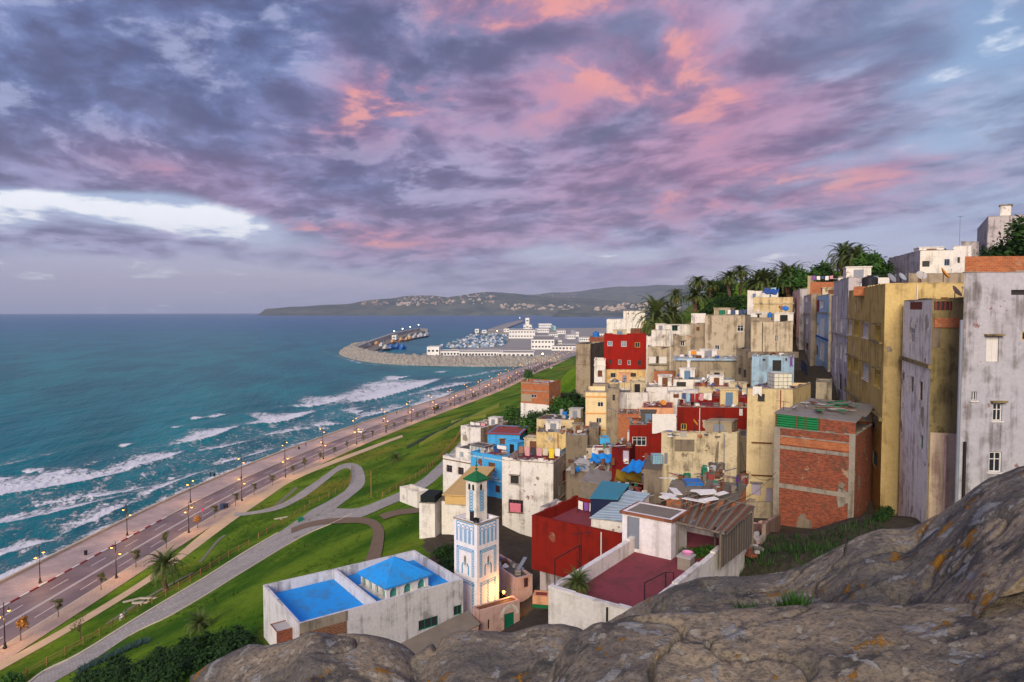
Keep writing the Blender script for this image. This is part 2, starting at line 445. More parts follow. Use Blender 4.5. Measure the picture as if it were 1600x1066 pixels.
def inland(x, y):
    """distance inland from the sea wall line"""
    x = np.asarray(x, float); y = np.asarray(y, float); sh = x.shape
    P = np.stack([x.ravel(), y.ravel()], 1); r = np.empty(len(P)); A = CST[:-1]; B = CST[1:] - A; L2 = (B ** 2).sum(1)
    for i in range(0, len(P), 3000):
        q_ = P[i:i + 3000, None, :] - A[None]
        t = np.clip((q_ * B[None]).sum(2) / L2[None], 0, 1)
        d = q_ - B[None] * t[..., None]; dd = (d ** 2).sum(2); k = dd.argmin(1); ar = np.arange(len(k))
        sg = np.sign((d[ar, k] * CTN[k]).sum(1)); r[i:i + 3000] = np.sqrt(dd[ar, k]) * sg
    return r.reshape(sh)
D_KERB, D_ROAD, D_WALK = 8.8, 20.6, 24.6
_CT = np.array([(-17,54,28),(-24,62,29.5),(-3,62,25),(-5,75,25),(-11,88,28),(-10,100,28),(-10,115,28.5),(-5,130,29),(-9,150,28),(3,185,27),(6,95,25.5),(2,57,32),(8,55,34),(5,40,33),(14,40,38),(12,60,36),(19,43,42.4),(20,55,40),(20,62,37),(27,63,37.5),(22,76,36.5),(27,74,37),(33,62,39),(30,54,41.5),(35,75,42),(40,85,45),(30,90,39.5),(15,90,32),(10,110,31),(20,112,35),(32,112,41),(42,112,46),(25,145,37),(35,130,43),(50,140,50),(50,110,49),(45,60,46),(35,48,42.5),(60,60,54),(60,100,55),(80,120,62),(55,170,56),(48,190,55),(58,188,58),(11,150,35.5),(15,166,38),(6,138,31),(70,200,62),(35,170,42),(20,175,32),(100,150,66),(90,80,62),(60,30,54),(30,35,44),(45,160,50),(60,240,55),(40,230,38),(30,300,31)], float)
_XBY = [0, 40, 55, 72, 90, 115, 150, 190, 260, 400]; _XBX = [-30, -26, -18, -8, -12, -11, -11, 3, 25, 60]
def town_z(x, y):
    x = np.asarray(x, float); y = np.asarray(y, float); n = 0; dsum = 0
    for a, b, c in _CT: w_ = 1 / ((x - a) ** 2 + (y - b) ** 2 + 14) ** 2; n = n + w_ * c; dsum = dsum + w_
    return n / dsum
def town_mask(x, y): return sstep(x - np.interp(y, _XBY, _XBX), -1.5, 1.0) * sstep(y, 172, 160)
def slope_at(y): return np.interp(y, [-50, 85, 115, 190, 300, 600], [.40, .40, .36, .285, .28, .25])
def gz_d(x, y, d):
    d = np.maximum(d - D_WALK, 0)
    soft = d - 5 * (1 - np.exp(-d / 5))
    z = 4 + slope_at(y) * soft
    z = z + .55 * np.maximum(d - 92, 0) * sstep(y, 110, 190) * sstep(x, 10, 60)
    z = z + 1.0 * (fbm(x / 24, y / 24, 3, 5) - .5) * sstep(d, 3, 20)
    cap = 47 + 21 * sstep(x, 20, 70) + 8 * sstep(x, 70, 160)
    z = np.minimum(z, cap + .04 * (z - cap))
    tm = sstep(x - np.interp(y, _XBY, _XBX), -5, 9) * sstep(y, 340, 240) * sstep(d, 30, 55)
    z = z * (1 - tm) + town_z(x, y) * tm
    cliff = 55.2 - 1.05 * np.maximum(y, 0) - .25 * np.maximum(-x - 3, 0)
    return np.maximum(z, cliff)
def gz(x, y): return float(gz_d(np.array([x]), np.array([y]), inland(np.array([x]), np.array([y])))[0])
_TY = np.concatenate([np.arange(9, 140, .8), np.arange(140, 400, 2), np.arange(400, 1300, 6)])
def onground(px, py, lift=0):
    d = ray(px, py); xs = d.x / d.y * _TY; zs = CAMZ + d.z / d.y * _TY
    g = gz_d(xs, _TY, inland(xs, _TY)) + lift
    k = np.argmax(zs < g); k = max(k, 1)
    f0, f1 = zs[k - 1] - g[k - 1], zs[k] - g[k]; t = f0 / (f0 - f1 + 1e-9)
    Y = _TY[k - 1] + t * (_TY[k] - _TY[k - 1]); x = d.x / d.y * Y
    return Vector((x, Y, gz(x, Y) + lift))

# ---- materials of the setting
def m_grass():
    m, t, b = newmat('grass'); tw_ = t.new('ShaderNodeAttribute', attribute_name='town').outputs['Fac']
    o = t.new('ShaderNodeTexCoord').outputs['Object']
    n = t.noise(o, .06, 6, .6, .5); n2 = t.noise(o, 1.1, 6, .7); n3 = t.noise(t.vm('ADD', o, (50, 9, 0)), .025, 4, .6)
    c = t.mix(t.smooth(n, .35, .65), S(52, 92, 16), S(108, 136, 34))
    c = t.mix(t.m('MULTIPLY', t.smooth(n3, .52, .66), .6), c, S(138, 124, 44))
    c = t.mix(t.m('MULTIPLY', t.smooth(n2, .4, .75), .55), c, S(40, 70, 16))
    c = t.mix(t.smooth(t.m('ADD', tw_, t.m('MULTIPLY', t.m('SUBTRACT', n2, .5), .6)), .4, .6), c, t.mix(n2, S(50, 45, 38), S(96, 88, 76)))
    t.l.new(c, b.inputs['Base Color']); b.inputs['Roughness'].default_value = .95; b.inputs['Specular IOR Level'].default_value = .05
    bp = t.new('ShaderNodeBump'); bp.inputs['Strength'].default_value = .8; bp.inputs['Distance'].default_value = .3
    t.l.new(n2, bp.inputs['Height']); t.l.new(bp.outputs[0], b.inputs['Normal'])
    return m
def m_asphalt():
    m, t, b = newmat('asphalt')
    o = t.new('ShaderNodeTexCoord').outputs['Object']
    n = t.noise(o, .12, 7, .62, .4); n2 = t.noise(o, 3, 4, .6)
    c = t.mix(t.smooth(n, .35, .68), S(112, 94, 96), S(142, 122, 120))
    c = t.mix(t.m('MULTIPLY', n2, .3), c, S(80, 74, 84))
    t.l.new(c, b.inputs['Base Color']); b.inputs['Roughness'].default_value = .6; return m
def m_paving(name, c1, c2, sx, sy, mort):
    m, t, b = newmat(name)
    uv = t.new('ShaderNodeUVMap').outputs[0]; o = t.new('ShaderNodeTexCoord').outputs['Object']
    br = t.new('ShaderNodeTexBrick'); t.put(br.inputs['Vector'], uv); br.inputs['Scale'].default_value = 1
    br.inputs['Color1'].default_value = c1; br.inputs['Color2'].default_value = c2; br.inputs['Mortar'].default_value = mort
    br.inputs['Brick Width'].default_value = sx; br.inputs['Row Height'].default_value = sy; br.inputs['Mortar Size'].default_value = .03
    n = t.noise(o, .2, 7, .6); n2 = t.noise(o, 2.5, 5, .7)
    c = t.mix(t.smooth(n, .4, .7), br.outputs[0], t.mix(.5, br.outputs[0], mort))
    c = t.mix(t.m('MULTIPLY', t.smooth(n2, .45, .75), .45), c, mort)
    t.l.new(c, b.inputs['Base Color']); b.inputs['Roughness'].default_value = .85; return m
M_GRASS, M_ASPH = m_grass(), m_asphalt()
M_PROM = m_paving('promenade_paving', S(186, 166, 160), S(170, 152, 150), 2.4, 1.2, S(136, 124, 122))
M_WALK = m_paving('sidewalk_paving', S(196, 170, 150), S(186, 160, 142), .8, .8, S(160, 138, 122))
M_COB = m_paving('cobbles', S(182, 178, 170), S(146, 142, 138), .5, .36, S(128, 124, 118))
M_WHITE = flat('white_paint', S(225, 222, 215), .6, var=.05)
M_KRED = flat('red_paint', S(150, 52, 48), .6, var=.08)
M_STONE = flat('pale_stone', S(190, 180, 162), .85, var=.12, scale=.8, bump=.3)
M_SAND = flat('sand_track', S(196, 172, 140), .95, var=.12, scale=.5)
M_DIRT = flat('bare_earth', S(116, 98, 80), .95, var=.2, scale=.8, bump=.5)
M_SOIL = flat('dark_soil', S(74, 62, 48), .95, var=.25, scale=1.2, bump=.6)

# ---- ground
_s = np.concatenate([np.arange(20, 420, 2.0), np.arange(420, CS[-1] - 4, 6)])
_d = np.concatenate([np.arange(D_WALK, 70, 1.4), np.arange(70, 170, 1.8), np.arange(170, 420, 6)])
gx, gy = coast(_s[:, None], _d[None, :])
gzz = gz_d(gx, gy, np.broadcast_to(_d, gx.shape) + 0 * gx); gzz[:, 0] = 3.9
struct('ground', gridmesh('ground', np.stack([gx, gy, gzz], -1), M_GRASS, attrs={'town': town_mask(gx, gy)}))
def strip(name, d0, d1, z, mat, s0=20, s1=None, step=4, nd=2, lift=0, dashed=None):
    s1 = s1 or CS[-1] - 4
    s = np.arange(s0, s1, step); d = np.linspace(d0, d1, nd)
    x, y = coast(s[:, None], d[None, :]); return gridmesh(name, np.stack([x, y, 0 * x + z], -1), mat, smooth=False)
def strip_uv(o, d0):
    me = o.data; n = len(me.vertices); 
    return o
struct('promenade', strip('promenade', .5, D_KERB, 4.0, M_PROM))
struct('road', strip('road', D_KERB + .2, D_ROAD, 3.86, M_ASPH))
struct('sidewalk', strip('sidewalk', D_ROAD + .2, D_WALK + .05, 4.0, M_WALK))
def kerb(name, d0, d1, zt, zb, mats, alt=None):
    mb = MB(); s = np.arange(20, 900, 1.2)
    for i in range(len(s) - 1):
        p = [coast(s[i], d0), coast(s[i], d1), coast(s[i + 1], d1), coast(s[i + 1], d0)]
        mi = (int(s[i] // 2.4) % 2) if (alt and alt[0] < s[i] < alt[1]) else (0 if alt is None else 2)
        for za, zb_ in ((zt, zb),):
            mb.face(*[(a, b, zt) for a, b in p], mi=mi)
            mb.face((*p[1], zt), (*p[1], zb), (*p[2], zb), (*p[2], zt), mi=mi)
            mb.face((*p[3], zt), (*p[3], zb), (*p[0], zb), (*p[0], zt), mi=mi)
    me = mb.mesh(name, mats); o = struct(name, me); return o
_syn = lambda Y: float(np.interp(Y, CST[:, 1], CS))
kerb('kerb', D_KERB, D_KERB + .35, 4.06, 3.7, [M_WHITE, M_KRED, M_STONE], alt=(_syn(95), _syn(176)))
kerb('kerb', D_ROAD - .1, D_ROAD + .3, 4.03, 3.7, [M_STONE])
# road markings
DC = (D_KERB + D_ROAD) / 2 + .3
for dd in (-.18, .18): struct('road_marking', strip('road_marking', DC + dd - .08, DC + dd + .08, 3.875, M_WHITE))
mb = MB()
for lane in (DC - 3.0, DC + 3.0):
    for s in np.arange(24, 600, 12.0):
        p = [coast(s, lane - .08), coast(s, lane + .08), coast(s + 5, lane + .08), coast(s + 5, lane - .08)]
        mb.face(*[(a, b, 3.875) for a, b in p])
struct('road_marking', mb.mesh('road_marking', M_WHITE))
# sea wall with a low coping, rubble at its foot
mb = MB()
s = np.arange(20, CS[-1] - 4, 4.0)
prof = [(-.35, -2), (-.05, 4.55), (.5, 4.55), (.5, 3.9)]
for i in range(len(s) - 1):
    for (a0, z0), (a1, z1) in zip(prof[:-1], prof[1:]):
        p, q_ = coast(s[i], a0), coast(s[i], a1); p2, q2 = coast(s[i + 1], a0), coast(s[i + 1], a1)
        mb.face((*p, z0), (*q_, z1), (*q2, z1), (*p2, z0))
o = struct('sea_wall', mb.mesh('sea_wall', M_STONE)); tag(o, 'low pale stone sea wall edging the promenade above the surf', 'wall')
s = np.arange(20, 760, .8); d = np.linspace(-7, .0, 12)
x, y = coast(s[:, None], d[None, :])
z = 2.0 + d[None, :] * .55 + 2.0 * (fbm(x / 1.7, y / 1.7, 3, 21) - .45)
M_RUB = flat('armour_stone', S(150, 142, 130), .9, var=.22, scale=.6, bump=.6)
o = struct('shore_rocks', gridmesh('shore_rocks', np.stack([x, y, z], -1), M_RUB, smooth=False)); o['kind'] = 'stuff'
tag(o, 'grey rubble boulders at the foot of the sea wall', 'rocks', kind='stuff')

# ---- ribbons on the ground, given by their two edges
def polyres(pts, n):
    p = np.array([tuple(v) for v in pts]); s = np.r_[0, np.cumsum(np.linalg.norm(np.diff(p, axis=0), axis=1))]
    t = np.linspace(0, s[-1], n); return np.stack([np.interp(t, s, p[:, k]) for k in range(p.shape[1])], 1)
def chaikin(p, k=2):
    p = np.array(p, float)
    for _ in range(k):
        q_ = np.empty((2 * len(p), p.shape[1])); q_[0] = p[0]; q_[-1] = p[-1]
        q_[1:-1:2] = .75 * p[:-1] + .25 * p[1:]; q_[2:-1:2] = .25 * p[:-1] + .75 * p[1:]; p = q_
    return p
RIB = []
def ribbon(name, L, Rr, mat, lift=.06, n=None, cross=5, obj=True):
    l = chaikin([tuple(onground(*p))[:2] for p in L]); r = chaikin([tuple(onground(*p))[:2] for p in Rr])
    ln = np.hypot(*np.diff(l, axis=0).T).sum(); n = n or max(12, int(ln / 1.2))
    l, r = polyres(l, n), polyres(r, n); t = np.linspace(0, 1, cross)[None, :, None]
    P = l[:, None] * (1 - t) + r[:, None] * t; x, y = P[..., 0], P[..., 1]
    z = gz_d(x, y, inland(x, y)) + lift
    RIB.append(np.stack([x, y], -1).reshape(-1, 2))
    if mat is None: return np.stack([x, y, z], -1)
    return struct(name, gridmesh(name, np.stack([x, y, z], -1), mat))
PL = [(30, 1082), (50, 1064), (72, 1047), (120, 1027), (217, 965), (300, 916), (392, 858), (434, 834), (462, 815), (487, 797)]
PR = [(62, 1082), (85, 1066), (150, 1030), (175, 1012), (212, 987), (275, 960), (400, 882), (475, 836), (528, 815), (550, 803)]
ribbon('path', PL, PR, M_COB, .07)
ribbon('path', [(487, 797), (525, 777), (545, 763), (550, 745), (549, 735), (541, 731), (528, 736), (487, 771), (456, 788), (437, 797), (403, 803), (366, 807)],
       [(519, 800), (545, 779), (570, 760), (571, 745), (565, 728), (550, 723), (531, 726), (500, 748), (475, 765), (450, 783), (422, 795), (366, 801)], M_COB, .09)
ribbon('path', [(519, 795), (559, 797), (600, 780), (653, 757), (690, 722), (720, 690)], [(530, 812), (560, 812), (597, 795), (653, 772), (690, 744), (735, 705)], M_COB, .11)
ribbon('dirt_track', [(455, 826), (487, 814), (556, 808), (588, 812), (601, 827), (599, 852), (594, 880)], [(455, 834), (487, 822), (552, 817), (575, 820), (584, 830), (580, 852), (570, 880)], M_DIRT, .14)
ribbon('dirt_track', [(592, 806), (620, 797), (660, 794)], [(600, 813), (625, 805), (660, 801)], M_DIRT, .16)
ribbon('sand_path', [(-40, 1058), (0, 1036), (100, 982), (225, 907), (275, 868), (320, 830), (362, 800), (400, 775), (456, 743), (550, 708), (628, 680)],
       [(-40, 1072), (0, 1048), (105, 990), (232, 912), (285, 874), (335, 836), (376, 806), (412, 782), (460, 748), (552, 713), (630, 683)], M_SAND, .07)
M_DRAIN = flat('drain_concrete', S(112, 112, 92), .9, var=.3)
for a, b in (([(310, 879), (337, 845), (350, 836)], [(314, 880), (341, 846), (354, 837)]), ([(423, 795), (440, 780), (462, 761)], [(428, 796), (446, 781), (466, 763)]),
             ([(165, 975), (240, 925), (300, 895)], [(168, 977), (243, 927), (303, 896)])):
    ribbon('drain', a, b, M_DRAIN, .08, cross=2)
# pale stone edging along the main path
def edging(pts, wid, h, label):
    l = chaikin([tuple(onground(*p))[:2] for p in pts]); l = polyres(l, int(np.hypot(*np.diff(l, axis=0).T).sum() / 1.5)); mb = MB()
    for a, b in zip(l[:-1], l[1:]):
        t_ = (b - a) / np.linalg.norm(b - a); n_ = np.array([t_[1], -t_[0]]) * wid / 2
        za, zb = gz(*a) - .2, gz(*b) - .2
        mb.face((*(a + n_), za + h), (*(a - n_), za + h), (*(b - n_), zb + h), (*(b + n_), zb + h))
        for sg in (1, -1):
            mb.face((*(a + sg * n_), za), (*(a + sg * n_), za + h), (*(b + sg * n_), zb + h), (*(b + sg * n_), zb))
    o = struct('kerb', mb.mesh('kerb', M_STONE)); return o
edging(PL[:8], .35, .45, '')
edging(PR[3:], .22, .36, '')
# flower beds on the slope
def bed(pts, wpx, c1, label):
    mb = MB()
    P = ribbon('bed', [(a, b - wpx / 2) for a, b in pts], [(a, b + wpx / 2) for a, b in pts], None, .0, n=90, cross=7)
    n = P.shape[0]; x, y = P[..., 0], P[..., 1]
    P[..., 2] += .15 + .9 * fbm(x / .9, y / .9, 3, 8) * np.array([0, .7, 1, 1, 1, .7, 0])[None]
    P[:, 0, 2] -= .3; P[:, -1, 2] -= .3
    o = struct('flower_bed', gridmesh('flower_bed', P, c1)); tag(o, label, 'flower bed', kind='stuff')
M_BEDY = flat('bed_yellow', S(122, 132, 34), .9, var=.25, scale=1.5); M_BEDD = flat('bed_dark', S(46, 66, 36), .9, var=.25, scale=1.5)
bed([(655, 696), (700, 672), (740, 650), (780, 634)], 5, M_BEDY, 'yellow green flower bed strip across the lawn above the road')
bed([(636, 700), (660, 688), (700, 668), (735, 650)], 4, M_BEDD, 'dark low planting strip beside the yellow flower bed')
bed([(705, 660), (730, 655), (760, 650)], 4, M_BEDY, 'yellow green planting patch on the far lawn')
M_AGAVE = flat('agave', S(52, 78, 74), .8, var=.2)
mb = MB()
for k in np.linspace(0, 1, 150):
    p = onground(122 + 108 * k + 2 * math.sin(k * 40), 1053 - 50 * k ** .9 + 2.5 * math.cos(k * 90), -.05)
    for j in range(9): a_ = j * .7 + k * 31; d = Vector((math.cos(a_), math.sin(a_), .9 + .5 * math.sin(j * 3))).normalized(); w_ = Vector((-d.y, d.x, 0)).normalized() * .07; mb.face(p - w_, p + w_, p + d * .85)
single('agave_hedge', mb, M_AGAVE, 'blue green agave hedge beside the cobbled path', 'hedge', kind='stuff')

# ---- tufts of longer grass on the lawn
_rs = np.random.RandomState(4); _ts = _rs.uniform(_syn(45), _syn(270), 9000); _td = 27 + 75 * _rs.rand(9000) ** 1.2
_tx, _ty = coast(_ts, _td); _ok = town_mask(_tx, _ty) < .1; _rb = np.concatenate(RIB)
for i in range(0, 9000, 500):
    _ok[i:i + 500] &= (((_tx[i:i + 500, None] - _rb[None, :, 0]) ** 2 + (_ty[i:i + 500, None] - _rb[None, :, 1]) ** 2).min(1) > 2.2) & (fbm(_tx[i:i + 500] / 9, _ty[i:i + 500] / 9, 3, 66) > .47)
_tx, _ty = _tx[_ok], _ty[_ok]; _tz = gz_d(_tx, _ty, inland(_tx, _ty)); mb = MB()
for x, y, z in zip(_tx, _ty, _tz):
    for j in range(5): a_ = j * 1.3 + x * 7; r_ = .1 + .25 * ((x * 13 + j) % 1); p = Vector((x + r_ * math.cos(a_ * 2), y + r_ * math.sin(a_ * 2), z - .05)); w_ = Vector((math.cos(a_), math.sin(a_), 0)) * .1; mb.face(p - w_, p + w_, p + Vector((.12 * math.cos(a_ * 3), .12 * math.sin(a_ * 3), .22 + .2 * ((y * 11 + j) % 1))))
single('grass_tufts', mb, flat('grass_tuft', S(66, 92, 26), .95, var=.3, scale=.3), 'tufts of longer rough grass over the sloping lawn', 'grass', kind='stuff')
# ---- sea
REARTH = 6.37e6
_py = np.concatenate([np.array([HOR + 4.4, HOR + 4.7, HOR + 5.1, HOR + 5.6, HOR + 6.2]), np.arange(HOR + 7, 640, 1.5), np.arange(640, 1010, 1.25), np.arange(1012, 1500, 20)])
_az = np.concatenate([np.linspace(-4.0, -.86, 50)[:-1], np.linspace(-.86, .12, 800), np.linspace(.12, 3.0, 90)[1:]])
dep = (_py - HOR) / F
Yr = CAMZ / dep[::-1]                 # near rows last in the picture, first here
# curved sea: solve for range where the ray meets the sphere
Rr_ = (dep[::-1] - np.sqrt(np.maximum(dep[::-1] ** 2 - 2 * CAMZ / REARTH, 0))) * REARTH
Rr_[0:] = np.where(dep[::-1] ** 2 > 2 * CAMZ / REARTH, Rr_, 27000)
Yr = np.unique(np.concatenate([Rr_, [24000, 30000, 45000, 70000]]))
SX = Yr[:, None] * _az[None, :]; SY = Yr[:, None] + 0 * _az[None, :]
_r = np.hypot(SX, SY); _k = np.minimum(1, 28600 / _r); SX = SX * _k; SY = SY * _k
SZ = -(SX ** 2 + SY ** 2) / (2 * REARTH)
cd = np.array([.30, .954]); cn = np.array([cd[1], -cd[0]])     # crest direction (along shore) and shoreward normal
near = sstep(SY, 900, 300)
ph = SX * cn[0] + SY * cn[1] + 9 * (fbm(SX / 60, SY / 60, 3, 3) - .5) * 2
amp = (.10 + .45 * sstep(SX * cn[0] + SY * cn[1], -330, -150)) * near * (.4 + fbm(SX / 45, SY / 90, 3, 31))
SZ = SZ + amp * np.sin(ph / 26 * 6.283) + .5 * near * (fbm((SX * cn[0] + SY * cn[1]) / 6, (SX * cd[0] + SY * cd[1]) / 16, 3, 77) - .5)
foam = np.zeros_like(SX)
def surf(px, wid, k=1.0, lift=.8):
    global SZ, foam; wid = wid * 1.45
    p = np.array([tuple(onz(a, b, 0))[:2] for a, b in px]); p = polyres(chaikin(p), 60)
    lo, hi = p.min(0) - wid * 1.6, p.max(0) + wid * 1.6
    msk = (SX > lo[0]) & (SX < hi[0]) & (SY > lo[1]) & (SY < hi[1])
    if not msk.any(): return
    P = np.stack([SX[msk], SY[msk]], 1); A = p[:-1]; B = p[1:] - A; L2 = (B ** 2).sum(1) + 1e-9
    q_ = P[:, None] - A[None]; t = np.clip((q_ * B[None]).sum(2) / L2, 0, 1); d = q_ - B[None] * t[..., None]
    dd = (d ** 2).sum(2); j = dd.argmin(1); ar = np.arange(len(j)); nn = np.stack([B[j, 1], -B[j, 0]], 1); nn /= np.linalg.norm(nn, axis=1)[:, None]
    sg = (d[ar, j] * nn).sum(1); dist = np.sqrt(dd[ar, j]); u = (j + t[ar, j]) / len(A)
    sea = -sg                                            # seaward distance behind the crest
    taper = sstep(u, 0, .25) * (.35 + .65 * sstep(u, 1.02, .75))
    endd = np.where((u <= 0.001) | (u >= .999), sstep(dist, wid * .5, 0), 1)
    prof_ = sstep(sea, -1.5, .4) * (1 - .42 * sstep(sea, wid * .05, wid * .3) * .6) * sstep(sea, wid * (.5 + u * .5) * 1.35, wid * .5 * (.5 + u * .5))
    f = k * prof_ * endd * (.55 + .45 * taper)
    foam[msk] = np.maximum(foam[msk], f)
    SZ[msk] += lift * endd * taper * np.exp(-np.maximum(sea, 0) / 5) * sstep(sea, -3.5, 0)
surf([(-80, 795), (0, 775), (60, 767), (120, 760), (165, 748), (205, 736)], 34, 1.0, 1.1)
surf([(190, 740), (225, 727), (262, 718), (286, 706)], 16, 1.0, 1.0)
surf([(-60, 824), (0, 818), (50, 812), (110, 801), (150, 790), (190, 779)], 14, .9, .7)
surf([(110, 778), (160, 776), (215, 768), (248, 760)], 10, .85, .6)
surf([(205, 744), (235, 745), (260, 735)], 8, .5, .3)
surf([(262, 697), (305, 692), (345, 682), (371, 668)], 18, 1.0, .9)
surf([(372, 664), (420, 664), (455, 657), (487, 646)], 30, 1.0, 1.1)
surf([(443, 636), (490, 636), (520, 630), (548, 619)], 26, .95, .9)
surf([(530, 632), (590, 624), (630, 613), (660, 605), (686, 594)], 46, 1.0, 1.1)
surf([(560, 604), (600, 602), (640, 598)], 26, .9, .5)
surf([(606, 594), (625, 592), (640, 588)], 20, 1.0, .5)
surf([(632, 640), (672, 630), (690, 622), (711, 611)], 16, .8, .5)
surf([(690, 583), (702, 580)], 12, .8, .4); surf([(540, 644), (572, 636)], 10, .9, .4); surf([(556, 648), (570, 642)], 8, .9, .4)
surf([(-6, 753), (22, 745)], 6, 1, .5); surf([(46, 739), (72, 731)], 6, 1, .5); surf([(193, 698), (209, 693)], 5, 1, .5); surf([(303, 656), (322, 652)], 7, 1, .5)
surf([(334, 652), (355, 647)], 7, 1, .5); surf([(274, 670), (288, 666)], 5, .8, .4); surf([(488, 668), (532, 661)], 12, .9, .6)
surf([(505, 659), (520, 656)], 6, .7, .3); surf([(574, 616), (590, 612)], 6, .8, .3)
surf([(455, 690), (490, 684)], 8, .6, .2); surf([(690, 601), (720, 596)], 10, .5, .2); surf([(268, 748), (276, 746)], 4, .9, .3); surf([(120, 742), (160, 736)], 18, .5, .3)
surf([(40, 794), (130, 777), (185, 768)], 9, 0.75, 0.4)
surf([(296, 707), (345, 702), (395, 690)], 12, 0.8, 0.5)
surf([(395, 684), (450, 677), (500, 668)], 12, 0.75, 0.4)
surf([(545, 655), (600, 645), (645, 632)], 13, 0.8, 0.5)
surf([(640, 618), (700, 606), (742, 597)], 14, 0.8, 0.5)
surf([(700, 594), (760, 584), (800, 577)], 12, 0.7, 0.4)
surf([(-20, 872), (30, 858), (85, 842)], 8, 0.85, 0.5)
surf([(85, 838), (160, 806), (215, 784)], 8, 0.8, 0.4)
surf([(215, 782), (270, 757), (330, 735)], 8, 0.75, 0.4)
surf([(330, 728), (390, 712), (440, 700)], 8, 0.75, 0.4)
surf([(-30, 735), (40, 722), (90, 708)], 12, 0.5, 0.3)
# wash along the wall and around the mole
_sh = inland(SX[(SY < 1100) & (SY > 60)], SY[(SY < 1100) & (SY > 60)])
_m = (SY < 1100) & (SY > 60); w_ = np.zeros_like(SX); w_[_m] = np.where(_sh < 0, np.exp(-np.abs(_sh + 6) / 7.0), 0) * (.25 + .9 * fbm(SX[_m] / 9, SY[_m] / 14, 3, 61))
foam = np.maximum(foam, w_ * 1.6)
# streaks of old foam in the surf zone
zone = np.zeros_like(SX); zone[_m] = sstep(_sh, -120, -50) * sstep(_sh, 0, -12) * sstep(SY[_m], 700, 450)
foam = np.maximum(foam, .40 * zone)
EDGE = [(505, 549), (527, 556), (545, 562), (562, 567), (590, 570), (612, 571), (675, 572), (750, 573), (800, 573)]
_e = polyres([tuple(onz(a, b, 0))[:2] for a, b in EDGE], 120)
_m2 = (SY > 650) & (SY < 1250) & (SX > -420) & (SX < 60)
dd = np.sqrt(((np.stack([SX[_m2], SY[_m2]], 1)[:, None] - _e[None]) ** 2).sum(2)).min(1)
foam[_m2] = np.maximum(foam[_m2], .8 * np.exp(-dd / 6) * (.35 + .9 * fbm(SX[_m2] / 20, SY[_m2] / 20, 3, 9)))
def m_sea():
    m, t, b = newmat('sea_water')
    pos = t.new('ShaderNodeNewGeometry').outputs['Position']
    fa = t.new('ShaderNodeAttribute', attribute_name='foam').outputs['Fac']
    rot = t.mapping(pos, rot=(0, 0, R(-17)))
    st = t.mapping(rot, scale=(1, .33, 1))
    w1 = t.noise(st, .11, 6, .62, .2); w2 = t.noise(st, .5, 5, .62); w3 = t.noise(st, .022, 4, .55)
    big = t.noise(t.mapping(rot, scale=(1, .35, 1)), .006, 4, .55)
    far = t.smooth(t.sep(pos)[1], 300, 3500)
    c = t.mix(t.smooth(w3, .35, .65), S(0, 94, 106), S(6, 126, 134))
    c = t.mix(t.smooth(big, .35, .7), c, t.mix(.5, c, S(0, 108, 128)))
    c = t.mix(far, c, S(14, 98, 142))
    fn = t.noise(t.mapping(rot, scale=(1, .6, 1)), .62, 9, .76, .8); fn2 = t.noise(t.mapping(rot, scale=(1, .5, 1)), .16, 6, .65, .4)
    thr = t.m('SUBTRACT', t.m('ADD', t.m('MULTIPLY', fa, 1.0), t.m('MULTIPLY', t.m('SUBTRACT', t.m('ADD', t.m('MULTIPLY', fn, .65), t.m('MULTIPLY', fn2, .35)), .5), 2.9)), .45)
    fm = t.m('MULTIPLY', t.smooth(thr, -.04, .26), t.smooth(fa, .02, .18))
    wash = t.m('MULTIPLY', t.smooth(fa, .05, .8), .14)
    c = t.mix(wash, c, S(110, 168, 178))
    c = t.mix(fm, c, S(222, 226, 232))
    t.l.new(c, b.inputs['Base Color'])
    t.l.new(t.mix(fm, (.3, .3, .3, 1), (.8, .8, .8, 1)), b.inputs['Roughness'])
    b.inputs['IOR'].default_value = 1.33; b.inputs['Specular IOR Level'].default_value = .07
    h = t.m('ADD', t.m('MULTIPLY', w1, 2.2), t.m('ADD', t.m('MULTIPLY', w2, .55), t.m('MULTIPLY', fm, .35)))
    bp = t.new('ShaderNodeBump'); bp.inputs['Strength'].default_value = .9; bp.inputs['Distance'].default_value = 1.0
    t.l.new(h, bp.inputs['Height']); t.l.new(bp.outputs[0], b.inputs['Normal'])
    return m
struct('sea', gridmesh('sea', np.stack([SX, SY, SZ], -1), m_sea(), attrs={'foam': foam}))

# ---- hills across the bay
def hills(name, prof, Y0, depth, base, seed, mat, sharp=1.0):
    a = np.linspace(prof[0][0], prof[-1][0], 420); t = np.linspace(0, 1, 60)
    top = np.interp(a, [p[0] for p in prof], [p[1] for p in prof])
    az_ = (a - 800) / F
    yy = Y0 + depth * t; X_ = yy[None, :] * az_[:, None]; Y2 = yy[None, :] + 0 * X_
    hgt = (HOR - top) / F
    crest = .62
    shp = np.where(t < crest, np.sin(t / crest * math.pi / 2) ** .9, np.cos((t - crest) / (1 - crest) * math.pi / 2))
    drop = Y2 ** 2 * (1 + az_[:, None] ** 2) / (2 * REARTH)
    zc = CAMZ + hgt[:, None] * (Y0 + depth * crest)
    z = np.maximum((zc + 8) * shp[None, :] + 55 * (fbm(X_ / 420, Y2 / 420, 5, seed) - .5) * np.minimum(1, t * 6)[None] * (zc > 20), -3 - drop * 0) 
    z = z * np.clip((a - prof[0][0]) / 14, 0, 1)[:, None]
    P = np.stack([X_, Y2, z - 12], -1); P[:, 0, 2] = -20
    struct(name, gridmesh(name, P, mat)); return (a, yy, P[..., 2])
